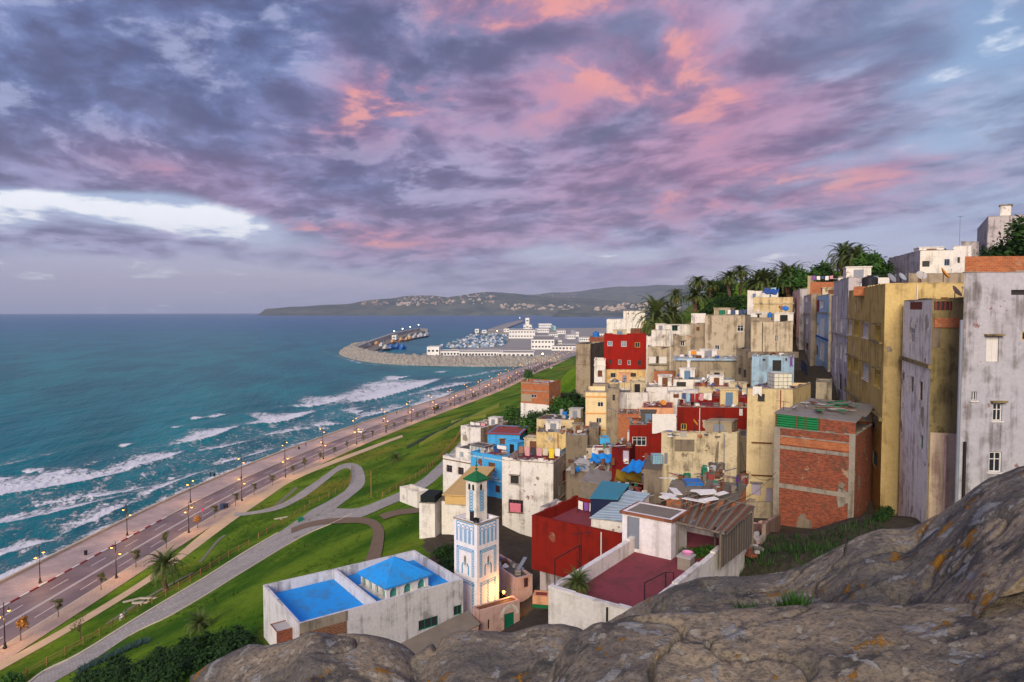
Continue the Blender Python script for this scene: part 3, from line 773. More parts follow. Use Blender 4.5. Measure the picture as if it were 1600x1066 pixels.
def m_hill():
    m, t, b = newmat('hill_scrub'); o = t.new('ShaderNodeTexCoord').outputs['Object']
    n = t.noise(o, .004, 8, .65, .3); n2 = t.noise(o, .0012, 5, .6)
    c = t.mix(t.smooth(n, .35, .65), S(62, 80, 80), S(106, 110, 100)); c = t.mix(t.m('MULTIPLY', t.smooth(n2, .5, .65), .6), c, S(84, 92, 70))
    t.l.new(c, b.inputs['Base Color']); b.inputs['Roughness'].default_value = 1; b.inputs['Specular IOR Level'].default_value = 0; return m
M_HILL = m_hill()
H1 = hills('hills', [(400, 488), (415, 483), (450, 480), (500, 477), (540, 475), (570, 470), (600, 467), (640, 462), (670, 461), (700, 464), (730, 459), (760, 457), (800, 459), (850, 463), (900, 466), (960, 470), (1010, 476), (1060, 480)], 8200, 2600, 0, 4, M_HILL)
H2 = hills('hills', [(640, 480), (700, 474), (760, 466), (820, 461), (870, 458), (920, 453), (970, 449), (1010, 447), (1060, 445), (1150, 443), (1300, 446), (1700, 452)], 11500, 4200, 0, 14, M_HILL)
H3 = hills('hills', [(860, 487), (930, 481), (980, 476), (1040, 468), (1100, 464), (1200, 462), (1500, 462)], 6200, 1500, 0, 24, M_HILL)
def hz(H, px, py):
    a, yy, zz = H; i = int(np.clip(np.searchsorted(a, px), 1, len(a) - 1)); d = ray(px, py)
    for j in range(len(yy)):
        if CAMZ + d.z / d.y * yy[j] < zz[i, j]: return Vector((d.x / d.y * yy[j], yy[j], zz[i, j]))
    return None
# ---- the boulders the viewer stands on
def m_rock():
    m, t, b = newmat('lichen_rock'); o = t.new('ShaderNodeTexCoord').outputs['Object']
    n = t.noise(o, 1.3, 9, .62, .3); g = t.noise(o, 38, 8, .72); n2 = t.noise(t.vm('ADD', o, (4, 7, 1)), 6.0, 10, .66, .4)
    c = t.mix(t.smooth(n, .38, .62), S(112, 109, 104), S(168, 154, 132))
    c = t.mix(t.m('MULTIPLY', t.smooth(g, .44, .66), .7), c, S(74, 70, 66))
    dk = t.noise(t.vm('ADD', o, (1, 2, 9)), 3.4, 9, .65, .4); c = t.mix(t.m('MULTIPLY', t.smooth(dk, .54, .62), .75), c, S(66, 68, 70))
    w2_ = t.smooth(t.m('ADD', n2, t.m('MULTIPLY', t.m('SUBTRACT', g, .5), .12)), .575, .60)
    c = t.mix(t.m('MULTIPLY', w2_, .85), c, t.mix(g, S(118, 124, 130), S(186, 186, 182)))
    vo = t.new('ShaderNodeTexVoronoi', feature='F1'); t.put(vo.inputs['Vector'], t.vm('ADD', o, t.vm('MULTIPLY', t.noise(o, 6, 4, .6, 0, 1), (.16, .16, .16)))); vo.inputs['Scale'].default_value = 13
    sp = t.m('MULTIPLY', t.smooth(t.m('SUBTRACT', .26, vo.outputs['Distance']), 0, .03), t.smooth(n, .44, .5)); c = t.mix(t.m('MULTIPLY', sp, .7), c, S(176, 172, 160))
    ob = t.noise(t.vm('ADD', o, (9, 3, 5)), 4.2, 10, .7, .3); zz = t.sep(t.new('ShaderNodeNewGeometry').outputs['Normal'])[2]
    om = t.smooth(t.m('ADD', ob, t.m('MULTIPLY', t.m('SUBTRACT', g, .5), .22)), .60, .625); c = t.mix(t.m('MULTIPLY', om, .9), c, t.mix(g, S(120, 78, 16), S(190, 138, 44)))
    t.l.new(c, b.inputs['Base Color']); b.inputs['Roughness'].default_value = .92; b.inputs['Specular IOR Level'].default_value = .2
    h = t.m('ADD', t.m('MULTIPLY', g, .9), t.m('ADD', t.m('MULTIPLY', n2, .8), t.m('MULTIPLY', t.m('ADD', om, w2_), .12)))
    bp = t.new('ShaderNodeBump'); bp.inputs['Strength'].default_value = 1.0; bp.inputs['Distance'].default_value = .03
    t.l.new(h, bp.inputs['Height']); t.l.new(bp.outputs[0], b.inputs['Normal']); return m
M_ROCK = m_rock()
def boulder(name, crest, rmin, label, seed, tilt=.10, fall=.35, endfall=.5, back=1.6):
    cr = np.array(crest, float); a = np.arange(cr[0, 0], cr[-1, 0] + .1, 2.5)
    k = np.array([.25, .5, .25]); 
    py = np.interp(a, cr[:, 0], cr[:, 1]); Yc = np.interp(a, cr[:, 0], cr[:, 2])
    for _ in range(12): py[1:-1] = np.convolve(py, k, 'valid'); Yc[1:-1] = np.convolve(Yc, k, 'valid')
    zc = CAMZ - (py - HOR) / F * Yc
    nr = 190; t = np.linspace(0, 1, nr)[:, None]; far = (Yc + back)[None, :]
    Yg = rmin + (far - rmin) * t; Xg = Yg * ((a - 800) / F)[None, :]
    dd = Yg - Yc[None, :]
    z = zc[None, :] + np.where(dd < 0, tilt * dd - .05 * dd ** 2, -(dd / fall) ** 2 * .22)
    z = np.maximum(z, zc[None] - 6)
    n = (fbm(Xg / .9, Yg / .9, 3, seed) - .5) * .085 + (np.abs(fbm(Xg / .42, Yg / .3, 5, seed + 5) - .5)) * -.085 + .02 + (fbm(Xg / .1, Yg / .07, 5, seed + 9, .6) - .5) * .05
    fade = sstep(np.abs(dd), 0, .35); z = z + n * (.35 + .65 * fade) * sstep(dd, .5, 0)
    # cracks
    ck = fbm(Xg / 1.3, Yg / 1.3, 3, seed + 40) - .5; ck2 = fbm(Xg / 2.2 + 5, Yg / .5, 3, seed + 70) - .5; z = z - .06 * np.exp(-(ck / .006) ** 2) - .05 * np.exp(-(ck2 / .006) ** 2)
    e = np.minimum(a - a[0], a[-1] - a); z = z - endfall * np.exp(-(e / 22) ** 1.0)[None] * 1.0 * (1 if endfall else 0)
    P = np.stack([Xg, Yg, z], -1)
    c = P.reshape(-1, 3).mean(0); P = P - c
    o = link(name, gridmesh(name, P, M_ROCK), None, tuple(c)); return tag(o, label, 'boulder')
boulder('boulder', [(285, 1082, 4.2), (320, 1058, 4.2), (352, 1040, 4.2), (380, 1025, 4.2), (410, 1029, 4.1), (440, 1022, 4.1), (475, 1004, 4.0), (520, 1010, 4.0), (560, 1011, 4.0), (600, 1017, 4.0), (630, 1030, 4.0), (655, 1052, 4.0), (690, 1100, 4.0)], 2.3,
        'small lichen covered boulder with orange patches below the blue roofed building', 3, endfall=.0)
boulder('boulder', [(610, 1085, 3.9), (640, 1047, 3.9), (680, 1022, 3.9), (710, 1009, 3.9), (740, 1004, 3.9), (800, 1008, 3.9), (840, 994, 3.9), (880, 992, 3.9), (910, 1000, 3.9), (960, 1040, 3.9)], 2.2,
        'rounded grey boulder in front of the minaret with pale lichen scales', 12, endfall=.0)
boulder('boulder', [(880, 1030, 4.6), (920, 1006, 4.6), (960, 984, 4.6), (1000, 960, 4.5), (1050, 934, 4.4), (1100, 915, 4.4), (1150, 911, 4.4), (1190, 912, 4.4), (1225, 907, 4.4), (1260, 895, 4.3), (1300, 874, 4.3), (1345, 848, 4.2), (1385, 834, 4.2), (1430, 833, 4.2), (1465, 816, 4.1), (1500, 795, 4.0), (1545, 760, 3.9), (1600, 739, 3.8), (1700, 705, 3.6), (1800, 675, 3.4)], 2.6,
        'long rising rock slab with orange lichen along its crest on the right', 33, tilt=.06, endfall=.0)
boulder('boulder', [(850, 1100, 3.1), (868, 1052, 3.1), (890, 1018, 3.1), (930, 992, 3.1), (1000, 978, 3.1), (1080, 968, 3.1), (1160, 964, 3.05), (1250, 962, 3.0), (1330, 956, 2.95), (1420, 962, 2.9), (1500, 960, 2.8), (1600, 944, 2.7), (1700, 926, 2.6)], 1.7,
        'dark flat ledge of rock nearest the viewer below the orange lichen slab', 57, tilt=.04, fall=.25, endfall=.0)
# ============================================================ HOUSE BUILDER
ZUP = Vector((0, 0, 1))
P_WHITE = plaster('plaster_white', S(228, 224, 216), S(120, 108, 96), .35)
P_WHITE2 = plaster('plaster_white_worn', S(224, 220, 214), S(112, 100, 92), .5, S(150, 128, 108), .45)
P_LIME = plaster('plaster_lime_blue', S(178, 178, 184), S(96, 90, 88), .75, S(156, 124, 122), .45)
P_CREAM = plaster('plaster_cream', S(212, 192, 148), S(120, 100, 76), .42)
P_CREAM2 = plaster('plaster_cream_worn', S(204, 190, 158), S(92, 82, 66), .65, S(150, 136, 112), .5)
P_OCHRE_SHADE = plaster('plaster_ochre_shade', S(186, 158, 92), S(104, 84, 48), .5)  # ochre of the house's left face, its shade put into the colour
P_OCHRE_LIT = plaster('plaster_ochre_lit', S(208, 182, 122), S(112, 94, 56), .5)  # the same ochre for the lit front, made lighter in the colour
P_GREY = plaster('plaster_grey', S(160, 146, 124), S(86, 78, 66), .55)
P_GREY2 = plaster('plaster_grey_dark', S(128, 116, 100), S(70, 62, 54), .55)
P_BEIGE = plaster('plaster_beige', S(186, 172, 148), S(96, 84, 66), .6, S(140, 124, 102), .4)
P_RED = plaster('plaster_red', S(132, 32, 22), S(84, 28, 22), .5, bump=.2)
P_RED2 = plaster('plaster_red_peeling', S(150, 32, 24), S(104, 34, 26), .35, S(196, 170, 140), .16)
P_BLUE = plaster('plaster_sky_blue', S(74, 166, 222), S(60, 120, 160), .35)
P_BLUE2 = plaster('plaster_pale_blue', S(160, 192, 214), S(104, 104, 108), .5, S(206, 202, 194), .62)
P_PEACH = plaster('plaster_peach', S(226, 166, 124), S(150, 110, 86), .35)
P_PINK = plaster('plaster_pink_white', S(206, 172, 164), S(120, 92, 86), .45)
P_MOSS = plaster('plaster_mossy', S(140, 126, 86), S(66, 60, 44), .75, S(110, 98, 66), .5)
P_PLUM = plaster('plaster_plum_peeling', S(236, 228, 212), S(126, 94, 80), .5, S(150, 112, 98), .45)
P_LILAC = plaster('plaster_lilac', S(182, 176, 176), S(96, 88, 84), .7, S(150, 120, 124), .4)
P_ROYAL = plaster('plaster_royal_blue', S(36, 84, 160), S(30, 50, 90), .3)
P_GREEN = plaster('plaster_green', S(36, 110, 64), S(30, 70, 46), .3)
P_VIOLET = plaster('plaster_violet', S(92, 60, 130), S(60, 44, 80), .3)
BR_ORANGE = brick('brick_orange', S(190, 116, 74), S(158, 86, 52), S(170, 140, 112))
BR_RED = brick('brick_red', S(166, 84, 56), S(104, 50, 38), S(140, 120, 104), amt=.95)
BR_DARK = brick('brick_brown', S(142, 92, 62), S(110, 66, 46), S(160, 146, 128), .3, .14, amt=.35)
CONC = plaster('concrete', S(150, 142, 130), S(84, 78, 70), .5)
RF_GREY = flat('roof_grey', S(126, 118, 108), .9, var=.2, scale=.7)
RF_DARK = flat('roof_dark', S(92, 86, 80), .9, var=.2, scale=.7)
RF_LIGHT = flat('roof_light', S(176, 174, 172), .85, var=.16, scale=.6)
RF_RED = flat('roof_red', S(140, 66, 62), .85, var=.16, scale=.5)
RF_PLUM = plaster('terrace_plum', S(134, 66, 74), S(100, 62, 60), .5, S(150, 116, 104), .25, bump=.2)
RF_BLUE = plaster('roof_blue_paint', S(44, 152, 232), S(70, 124, 168), .6, S(150, 122, 98), .22, bump=.25)
RF_BLUEP = RF_BLUE
TIN_BLUE = corrug('tin_pale_blue', S(168, 190, 200), S(140, 132, 124), .3)
TIN_TEAL = corrug('tin_teal', S(48, 136, 160), S(60, 110, 120), .3)
TIN_GREY = corrug('tin_grey', S(138, 134, 130), S(110, 84, 66), .3, .6)
TIN_GREEN = corrug('tin_green', S(20, 128, 72), S(20, 90, 56), .22, .4)
WD_BROWN = flat('wood_brown', S(110, 70, 46), .8, var=.2, scale=2)
WD_GREY = flat('wood_grey', S(120, 110, 98), .9, var=.2, scale=2)
WD_TAN = flat('wood_tan', S(206, 172, 112), .8, var=.1, scale=1.5)
F_WHITE = flat('frame_white', S(218, 216, 212), .5, var=.05)
F_GREEN = flat('frame_green', S(24, 110, 84), .5, var=.1)
F_BLUE = flat('frame_blue', S(96, 126, 156), .5, var=.1)
F_YELL = flat('frame_yellow', S(206, 176, 76), .5, var=.08)
F_GREY = flat('frame_grey', S(128, 134, 146), .5, var=.12, scale=1.2)
F_RED = flat('frame_red', S(122, 50, 40), .6, var=.1)
F_LILAC = flat('frame_lilac', S(176, 166, 186), .6, var=.1)
METAL = flat('dark_metal', S(44, 42, 44), .5, metal=.4, var=.1)
GALV = flat('galvanised', S(160, 162, 166), .45, metal=.5, var=.12)
def m_glass(name, c, rough=.08):
    m, t, b = newmat(name); b.inputs['Base Color'].default_value = c; b.inputs['Roughness'].default_value = rough
    b.inputs['Specular IOR Level'].default_value = .6; return m
GLASS = m_glass('window_glass', S(40, 46, 54)); DARK = m_glass('dark_room', S(30, 26, 24), .6); GLASSB = m_glass('pale_glass', S(120, 140, 156), .15)
STY = {'w': ('window', F_WHITE, GLASS), 'wb': ('window', F_WHITE, GLASSB), 'g': ('window', F_GREEN, GLASS), 'b': ('window', WD_BROWN, GLASS), 'y': ('window', F_YELL, GLASS), 'r': ('window', F_RED, GLASS), 'bl': ('window', F_BLUE, GLASS),
       'o': ('window', None, DARK), 's': ('shutter', F_WHITE, None), 'sb': ('shutter', WD_BROWN, None), 'sbl': ('shutter', F_BLUE, None), 'sg': ('shutter', F_GREY, None), 'sl': ('shutter', F_LILAC, None), 'sgr': ('shutter', F_GREEN, None),
       'dw': ('door', F_WHITE, None), 'db': ('door', WD_BROWN, None), 'dg': ('door', F_GREY, None), 'dgr': ('door', F_GREEN, None), 'dl': ('door', F_LILAC, None), 'do': ('doorway', None, DARK), 'br': ('grille', F_RED, DARK)}
def basis(r): r = R(r); return Vector((math.cos(r), -math.sin(r), 0)), Vector((math.sin(r), math.cos(r), 0))
def solve_px(P, d, px, lo=0.0, hi=200.0):
    """distance along d from P at which the picture column is px"""
    f = lambda t: proj(P + d * t)[0] - px
    a, b = lo, hi; fa = f(a)
    best = None; ts = np.linspace(a, b, 400); prev = fa
    for t in ts[1:]:
        if (P + d * t).y < 1: break
        c = f(t)
        if prev * c <= 0:
            l, h = t - (b - a) / 399, t
            for _ in range(30):
                m_ = (l + h) / 2
                if f(l) * f(m_) <= 0: h = m_
                else: l = m_
            return (l + h) / 2
        prev = c
    return 6.0
class House:
    def __init__(s, label, px0, ytop, px1, Y, r=0, D=8, bR=None, bL=None, zb=None, yb=None, wall=P_WHITE, roof=RF_GREY, par=.45, name='house', cat='house', faces=None, group=None, under=None, W=None, pt=.22, roofpart=True, rv=None):
        s.label, s.name, s.cat, s.group = label, name, cat, group
        s.u, s.v = basis(r); s.r = r
        an = lambda q_: math.degrees(math.atan((q_ - 800) / F))
        if rv is None and W is None and not bL:
            if bR and r < an(px1) + 6: rv = an(px1) + 14
            elif not bR and px0 > 850 and r < an(px0) + 1: rv = an(px0) + 1.5
        if rv is not None: s.v = basis(rv)[1]
        if Y is None: Y = onground(px0, yb).y
        s.A = at(px0, ytop, Y); s.zt = s.A.z
        s.W = W if W else solve_px(s.A, s.u, px1, 0, 60)
        s.B = s.A + s.u * s.W
        if bR: D = solve_px(s.B, s.v, bR, 0, 80)
        if bL: D = solve_px(s.A, s.v, bL, 0, 80)
        s.D = D
        cs = [s.A, s.B, s.B + s.v * D, s.A + s.v * D]
        g = gz_d(np.array([c.x for c in cs]), np.array([c.y for c in cs]), inland(np.array([c.x for c in cs]), np.array([c.y for c in cs])))
        s.zb = zb if zb is not None else float(min(g.min(), s.zt - 3)) - .8
        if yb is not None and zb is None: s.zb = min(s.zb, at(px0, yb, Y).z - .5)
        s.wall, s.roof, s.par, s.fm, s.pt, s.under = wall, roof, par, faces or {}, pt, under
        s.ops = []; s.bands = []; s.extra = []
        c = (s.A + s.B) / 2 + s.v * (D / 2)
        s.root = empty(name, (c.x, c.y, s.zb), label, cat, group)
        s.roofpart = roofpart
    def fc(s, f):
        """origin (left end seen from outside), direction to the right, outward normal, length"""
        N = lambda d: Vector((d.y, -d.x, 0))
        if f == 'F': return s.A, s.u, N(s.u), s.W
        if f == 'R': return s.B, s.v, N(s.v), s.D
        if f == 'L': return s.A + s.v * s.D, -s.v, N(-s.v), s.D
        return s.B + s.v * s.D, -s.u, N(-s.u), s.W
    def sz(s, f, px, py):
        o, d, n, L = s.fc(f); p = toplane(px, py, o, n); return (p - o).dot(d), p.z
    def op(s, f, x0, y0, x1, y1, st='w', hood=False, sill=False, label=None, depth=.16):
        a = s.sz(f, x0, (y0 + y1) / 2)[0]; b = s.sz(f, x1, (y0 + y1) / 2)[0]; z1 = s.sz(f, (x0 + x1) / 2, y0)[1]; z0 = s.sz(f, (x0 + x1) / 2, y1)[1]
        L = s.fc(f)[3]; a, b = sorted((a, b)); a, b = max(a, .12), min(b, L - .12)
        if b - a < .15 or z1 - z0 < .15: return s
        s.ops.append((f, a, b, max(z0, s.zb + .1), min(z1, s.zt - .12), st, hood, sill, label, depth)); return s
    def band(s, f, py, h=.25, out=.15, mat=CONC, px=None, x0=None, x1=None, name='cornice'):
        o, d, n, L = s.fc(f); q_ = o + d * (L / 2)
        if px is None: px = proj(Vector((q_.x, q_.y, s.zt)))[0]
        z = s.sz(f, px, py)[1]
        a = -out if x0 is None else s.sz(f, x0, py)[0]; b = L + out if x1 is None else s.sz(f, x1, py)[0]
        s.bands.append((f, a, b, z, h, out, mat, name)); return s
    def build(s):
        u, v, A, zt, zb = s.u, s.v, s.A, s.zt, s.zb
        T_ = lambda p, z: Vector((p.x, p.y, z))
        byface = {}
        for f in 'FRLB':
            o, d, n, L = s.fc(f); mb = byface.setdefault(id(s.fm.get(f, s.wall)), (s.fm.get(f, s.wall), MB()))[1]
            ops = [q_ for q_ in s.ops if q_[0] == f]
            xs = sorted({0, L, *[q_[1] for q_ in ops], *[q_[2] for q_ in ops]}); zs = sorted({zb, zt, *[q_[3] for q_ in ops], *[q_[4] for q_ in ops]})
            P = lambda a, z, off=0: Vector((o.x + d.x * a + n.x * off, o.y + d.y * a + n.y * off, z))
            for i in range(len(xs) - 1):
                for j in range(len(zs) - 1):
                    cx, cz = (xs[i] + xs[i + 1]) / 2, (zs[j] + zs[j + 1]) / 2
                    if any(q_[1] < cx < q_[2] and q_[3] < cz < q_[4] for q_ in ops): continue
                    mb.face(P(xs[i], zs[j]), P(xs[i + 1], zs[j]), P(xs[i + 1], zs[j + 1]), P(xs[i], zs[j + 1]))
            for q_ in ops:
                _, a, b, z0, z1, st, hood, sill, lab, dep = q_
                k = -dep - .06
                mb.face(P(a, z0), P(b, z0), P(b, z0, k), P(a, z0, k)); mb.face(P(a, z1), P(a, z1, k), P(b, z1, k), P(b, z1))
                mb.face(P(a, z0), P(a, z0, k), P(a, z1, k), P(a, z1)); mb.face(P(b, z0), P(b, z1), P(b, z1, k), P(b, z0, k))
                nm, fr, gl = STY[st]
                wm = MB(); bx = lambda a0, a1, y0, y1, o0, o1, M: M.box(P(a0, y0, o0), P(a1, y0, o0) - P(a0, y0, o0), P(a0, y0, o1) - P(a0, y0, o0), (0, 0, y1 - y0))
                e = .012
                if nm == 'window' and fr is not None:
                    fw = min(.09, (b - a) * .13)
                    bx(a + e, a + fw, z0 + e, z1 - e, -dep, -dep + .07, wm); bx(b - fw, b - e, z0 + e, z1 - e, -dep, -dep + .07, wm)
                    bx(a + fw, b - fw, z0 + e, z0 + fw, -dep, -dep + .068, wm); bx(a + fw, b - fw, z1 - fw, z1 - e, -dep, -dep + .068, wm)
                    nm_ = max(1, int((b - a) / .55)) 
                    for i in range(1, nm_ + 1 if nm_ > 1 else 2):
                        if nm_ > 1 and i == nm_: break
                        xm = a + (b - a) * i / max(nm_, 2); bx(xm - .03, xm + .03, z0 + fw, z1 - fw, -dep, -dep + .06, wm)
                    if z1 - z0 > 1.1: bx(a + fw, b - fw, z0 + (z1 - z0) * .62, z0 + (z1 - z0) * .62 + .05, -dep, -dep + .055, wm)
                elif nm in ('shutter', 'door'):
                    bx(a + e, b - e, z0 + e, z1 - e, -dep - .03, -dep + .02, wm); nn = 2 if nm == 'shutter' else 1
                    for i in range(nn):
                        a0, a1 = a + (b - a) * i / nn + .02, a + (b - a) * (i + 1) / nn - .02
                        for q0, q1 in ((a0, a0 + .07), (a1 - .07, a1)): bx(q0, q1, z0 + .03, z1 - .03, -dep + .02, -dep + .055, wm)
                        m_ = 4 if nm == 'door' else max(4, int((z1 - z0) / .22))
                        for j in range(m_): 
                            zz = z0 + .05 + (z1 - z0 - .1) * j / m_; hh = .06 if nm == 'door' else (z1 - z0 - .1) / m_ * .55
                            bx(a0 + .07, a1 - .07, zz, zz + hh, -dep + .02, -dep + .045, wm)
                elif nm == 'grille':
                    for i in range(int((b - a) / .3) + 1):
                        xx = a + .05 + i * .3
                        if xx + .12 < b: bx(xx, xx + .14, z0 + e, z1 - e, -.14, -.02, wm)
                if sill: bx(a - .1, b + .1, z0 - .09, z0 - .005, -.02, .10, wm)
                pm = MB(); bx(a + .004, b - .004, z0 + .004, z1 - .004, -dep - .05, -dep + (.01 if fr is not None else -.03), pm)
                if fr is None:
                    po = part(nm, pm, gl, s.root, label=lab)
                    if sill: part('sill', wm, CONC, po)
                else:
                    po = part(nm, wm, fr, s.root, label=lab)
                    if gl is not None: part('pane', pm, gl, po)
                if hood:
                    hm = MB(); bx(a - .18, b + .18, z1 + .06, z1 + .17, .003, .34, hm); part('hood', hm, P_MOSS if s.wall in (P_OCHRE_SHADE, P_LIME, P_OCHRE_LIT) else CONC, po if po else s.root)
        # parapet ring and roof deck
        pt, par = s.pt, s.par
        mbp = byface[id(s.fm.get('F', s.wall))][1]
        C0 = [A, s.B, s.B + v * s.D, A + v * s.D]
        C1 = [A + (u + v) * pt, s.B + (-u + v) * pt, s.B + v * s.D - (u + v) * pt, A + v * s.D + (u - v) * pt]
        for i in range(4):
            j = (i + 1) % 4
            mbp.face(T_(C0[i], zt), T_(C0[j], zt), T_(C1[j], zt), T_(C1[i], zt))
            if par > 0: mbp.face(T_(C1[i], zt), T_(C1[j], zt), T_(C1[j], zt - par), T_(C1[i], zt - par))
        for m_, mb in byface.values(): part('wall', mb, m_, s.root)
        if s.cat == 'house' and s.par >= .1:
            cm_ = MB(); ra = random.Random(int(abs(A.x * 31 + A.y * 17)))
            for f in 'FLR':
                o, d, n, L = s.fc(f); k = 0.0
                while k < L:
                    ww = min(.35 + 1.3 * ra.random(), L - k); cm_.box(Vector((o.x, o.y, zt + .003)) + d * k + n * .035, d * max(ww - .01, .02), -n * (pt + .05), (0, 0, .03 + .13 * ra.random() ** 2)); k += ww
            part('coping', cm_, s.fm.get('F', s.wall) if ra.random() < .6 else CONC, s.root)
            if s.W > 4.5 and s.wall not in (BR_RED, BR_ORANGE):
                o, d, n, L = s.fc('F'); x = L * (.12 + .76 * ra.random())
                if not any(q_[0] == 'F' and q_[1] - .2 < x < q_[2] + .2 for q_ in s.ops):
                    pm_ = MB(); p = Vector((o.x, o.y, 0)) + d * x + n * .09; pm_.bar((p.x, p.y, zb + .2), (p.x, p.y, zt - .1), .055, 6); part('drain_pipe', pm_, ra.choice((F_GREY, METAL, F_WHITE, RF_RED)), s.root)
        if s.cat == 'house':
            ra = random.Random(int(abs(A.x * 13 + A.y * 29)) + 5)
            for f in 'FLR':
                o, d, n, L = s.fc(f); Hh = min(zt - zb, 14)
                if L < 3.5: continue
                for i_ in range(int(min(4, L * Hh / 28)) + 1):
                    r_ = .25 + .75 * ra.random(); x = r_ + (L - 2 * r_) * ra.random(); z = zt - .8 - r_ - (Hh - 2 * r_ - 1) * ra.random()
                    if r_ * 2 > L - .3 or any(q_[0] == f and q_[1] - r_ < x < q_[2] + r_ and q_[3] - r_ < z < q_[4] + r_ for q_ in s.ops): continue
                    pm_ = MB(); N_ = 13; pts = []
                    for k in range(N_): th = 6.283 * k / N_; rr_ = r_ * (.55 + .5 * ra.random()); pts.append((x + rr_ * math.cos(th) * .9, z + rr_ * math.sin(th) * 1.1))
                    C_ = lambda a, zz, of: Vector((o.x + d.x * a + n.x * of, o.y + d.y * a + n.y * of, zz))
                    pm_.face(*[C_(a, b, .012) for a, b in pts])
                    for k in range(N_): a, b = pts[k], pts[(k + 1) % N_]; pm_.face(C_(*a, .001), C_(*b, .001), C_(*b, .012), C_(*a, .012))
                    part('render_patch', pm_, ra.choice((CONC, BR_DARK, P_GREY2) if s.wall in (BR_RED, BR_ORANGE) else (CONC, P_GREY, P_WHITE2, P_BEIGE, s.fm.get(f, s.wall), s.fm.get(f, s.wall), BR_RED if ra.random() < .35 else P_CREAM2)), s.root)
        rm = MB(); rm.face(*[T_(c, zt - par + .002) for c in C1])
        if s.roofpart: part('roof', rm, s.roof, s.root)
        s.deck = zt - par
        for (f, a, b, z, h, outd, mat, nm) in s.bands:
            o, d, n, L = s.fc(f); m2 = MB(); p = Vector((o.x + d.x * a, o.y + d.y * a, z - h / 2)) + n * .003
            m2.box(p, d * (b - a), n * outd, (0, 0, h)); part(nm, m2, mat, s.root)
        return s
    def roofpt(s, a, b, dz=0):
        """point on the roof deck, a,b as fractions along front and depth"""
        p = s.A + s.u * (s.W * a) + s.v * (s.D * b); return Vector((p.x, p.y, s.zt - s.par + dz))
    def wallpt(s, f, px, py, off=0):
        o, d, n, L = s.fc(f); p = toplane(px, py, o, n); return p + n * off
    def slab(s, over=.15, h=.18, mat=CONC, name='cornice'):
        """projecting edge round the top"""
        m2 = MB(); o = s.A - (s.u + s.v) * over; 
        for (p, d, L, n) in ((s.A - s.u * over - s.v * over, s.u, s.W + 2 * over, s.v), (s.A - s.u * over + s.v * (s.D), s.u, s.W + 2 * over, s.v)):
            m2.box(Vector((p.x, p.y, s.zt - h + .004)), d * L, n * (over - .003), (0, 0, h))
        for p in (s.A - s.u * over, s.B + s.u * .003):
            m2.box(Vector((p.x, p.y, s.zt - h + .004)), s.v * s.D, s.u * (over - .003), (0, 0, h))
        part(name, m2, mat, s.root); return s

# ---- things that stand about on roofs
def dish(p, az, dia=.9, tilt=35, mat=None, label='', group='satellite dishes on the roofs'):
    mat = mat or RF_LIGHT; p = Vector(p); r0 = empty('satellite_dish', p, label, 'satellite dish', group)
    h = .45 + dia * .55
    mb = MB(); mb.bar(p, p + Vector((0, 0, h)), .03, 6); mb.cbox(p, .3, .3, .05); part('pole', mb, METAL, r0)
    ax = Vector((math.sin(R(az)) * math.cos(R(tilt)), math.cos(R(az)) * math.cos(R(tilt)), math.sin(R(tilt))))
    a = ax.cross(ZUP).normalized(); b = a.cross(ax); c = p + Vector((0, 0, h)) + ax * .05
    mb = MB(); n = 20
    rows = [[c + (a * math.cos(t_) + b * math.sin(t_)) * (dia / 2 * k) + ax * (dia * .16 * k * k) for t_ in np.linspace(0, 2 * math.pi, n + 1)] for k in (0.02, .4, .7, 1.0)]
    mb.sheet(rows); rows2 = [[q_ - ax * .025 for q_ in r_] for r_ in rows][::-1]; mb.sheet(rows2); mb.sheet([rows[-1], rows2[0]])
    part('reflector', mb, mat, r0, True)
    mb = MB(); tip = c + ax * dia * .62; mb.bar(c + b * -dia * .48 + ax * dia * .15, tip, .015, 4); mb.bar(tip, tip + ax * -.12, .04, 6); part('feed_arm', mb, GALV, r0)
    return r0
def antenna(p, h, label, az=30, group='television antennas on the roofs'):
    p = Vector(p); mb = MB(); mb.bar(p, p + Vector((0, 0, h)), .022, 5); d = Vector((math.cos(R(az)), math.sin(R(az)), .05)); e_ = Vector((-math.sin(R(az)), math.cos(R(az)), 0))
    t_ = p + Vector((0, 0, h - .1)); mb.bar(t_ - d * .5, t_ + d * .7, .015, 4)
    for i in range(6): q_ = t_ + d * (-.4 + .2 * i); mb.bar(q_ - e_ * (.32 - .03 * i), q_ + e_ * (.32 - .03 * i), .011, 4)
    return single('television_antenna', mb, METAL, label, 'antenna', group, base=p)
CLOTH = {}
def cloth(c):
    k = 'cloth_%d_%d_%d' % c
    return flat(k, S(*c), .9, var=.12, scale=4)
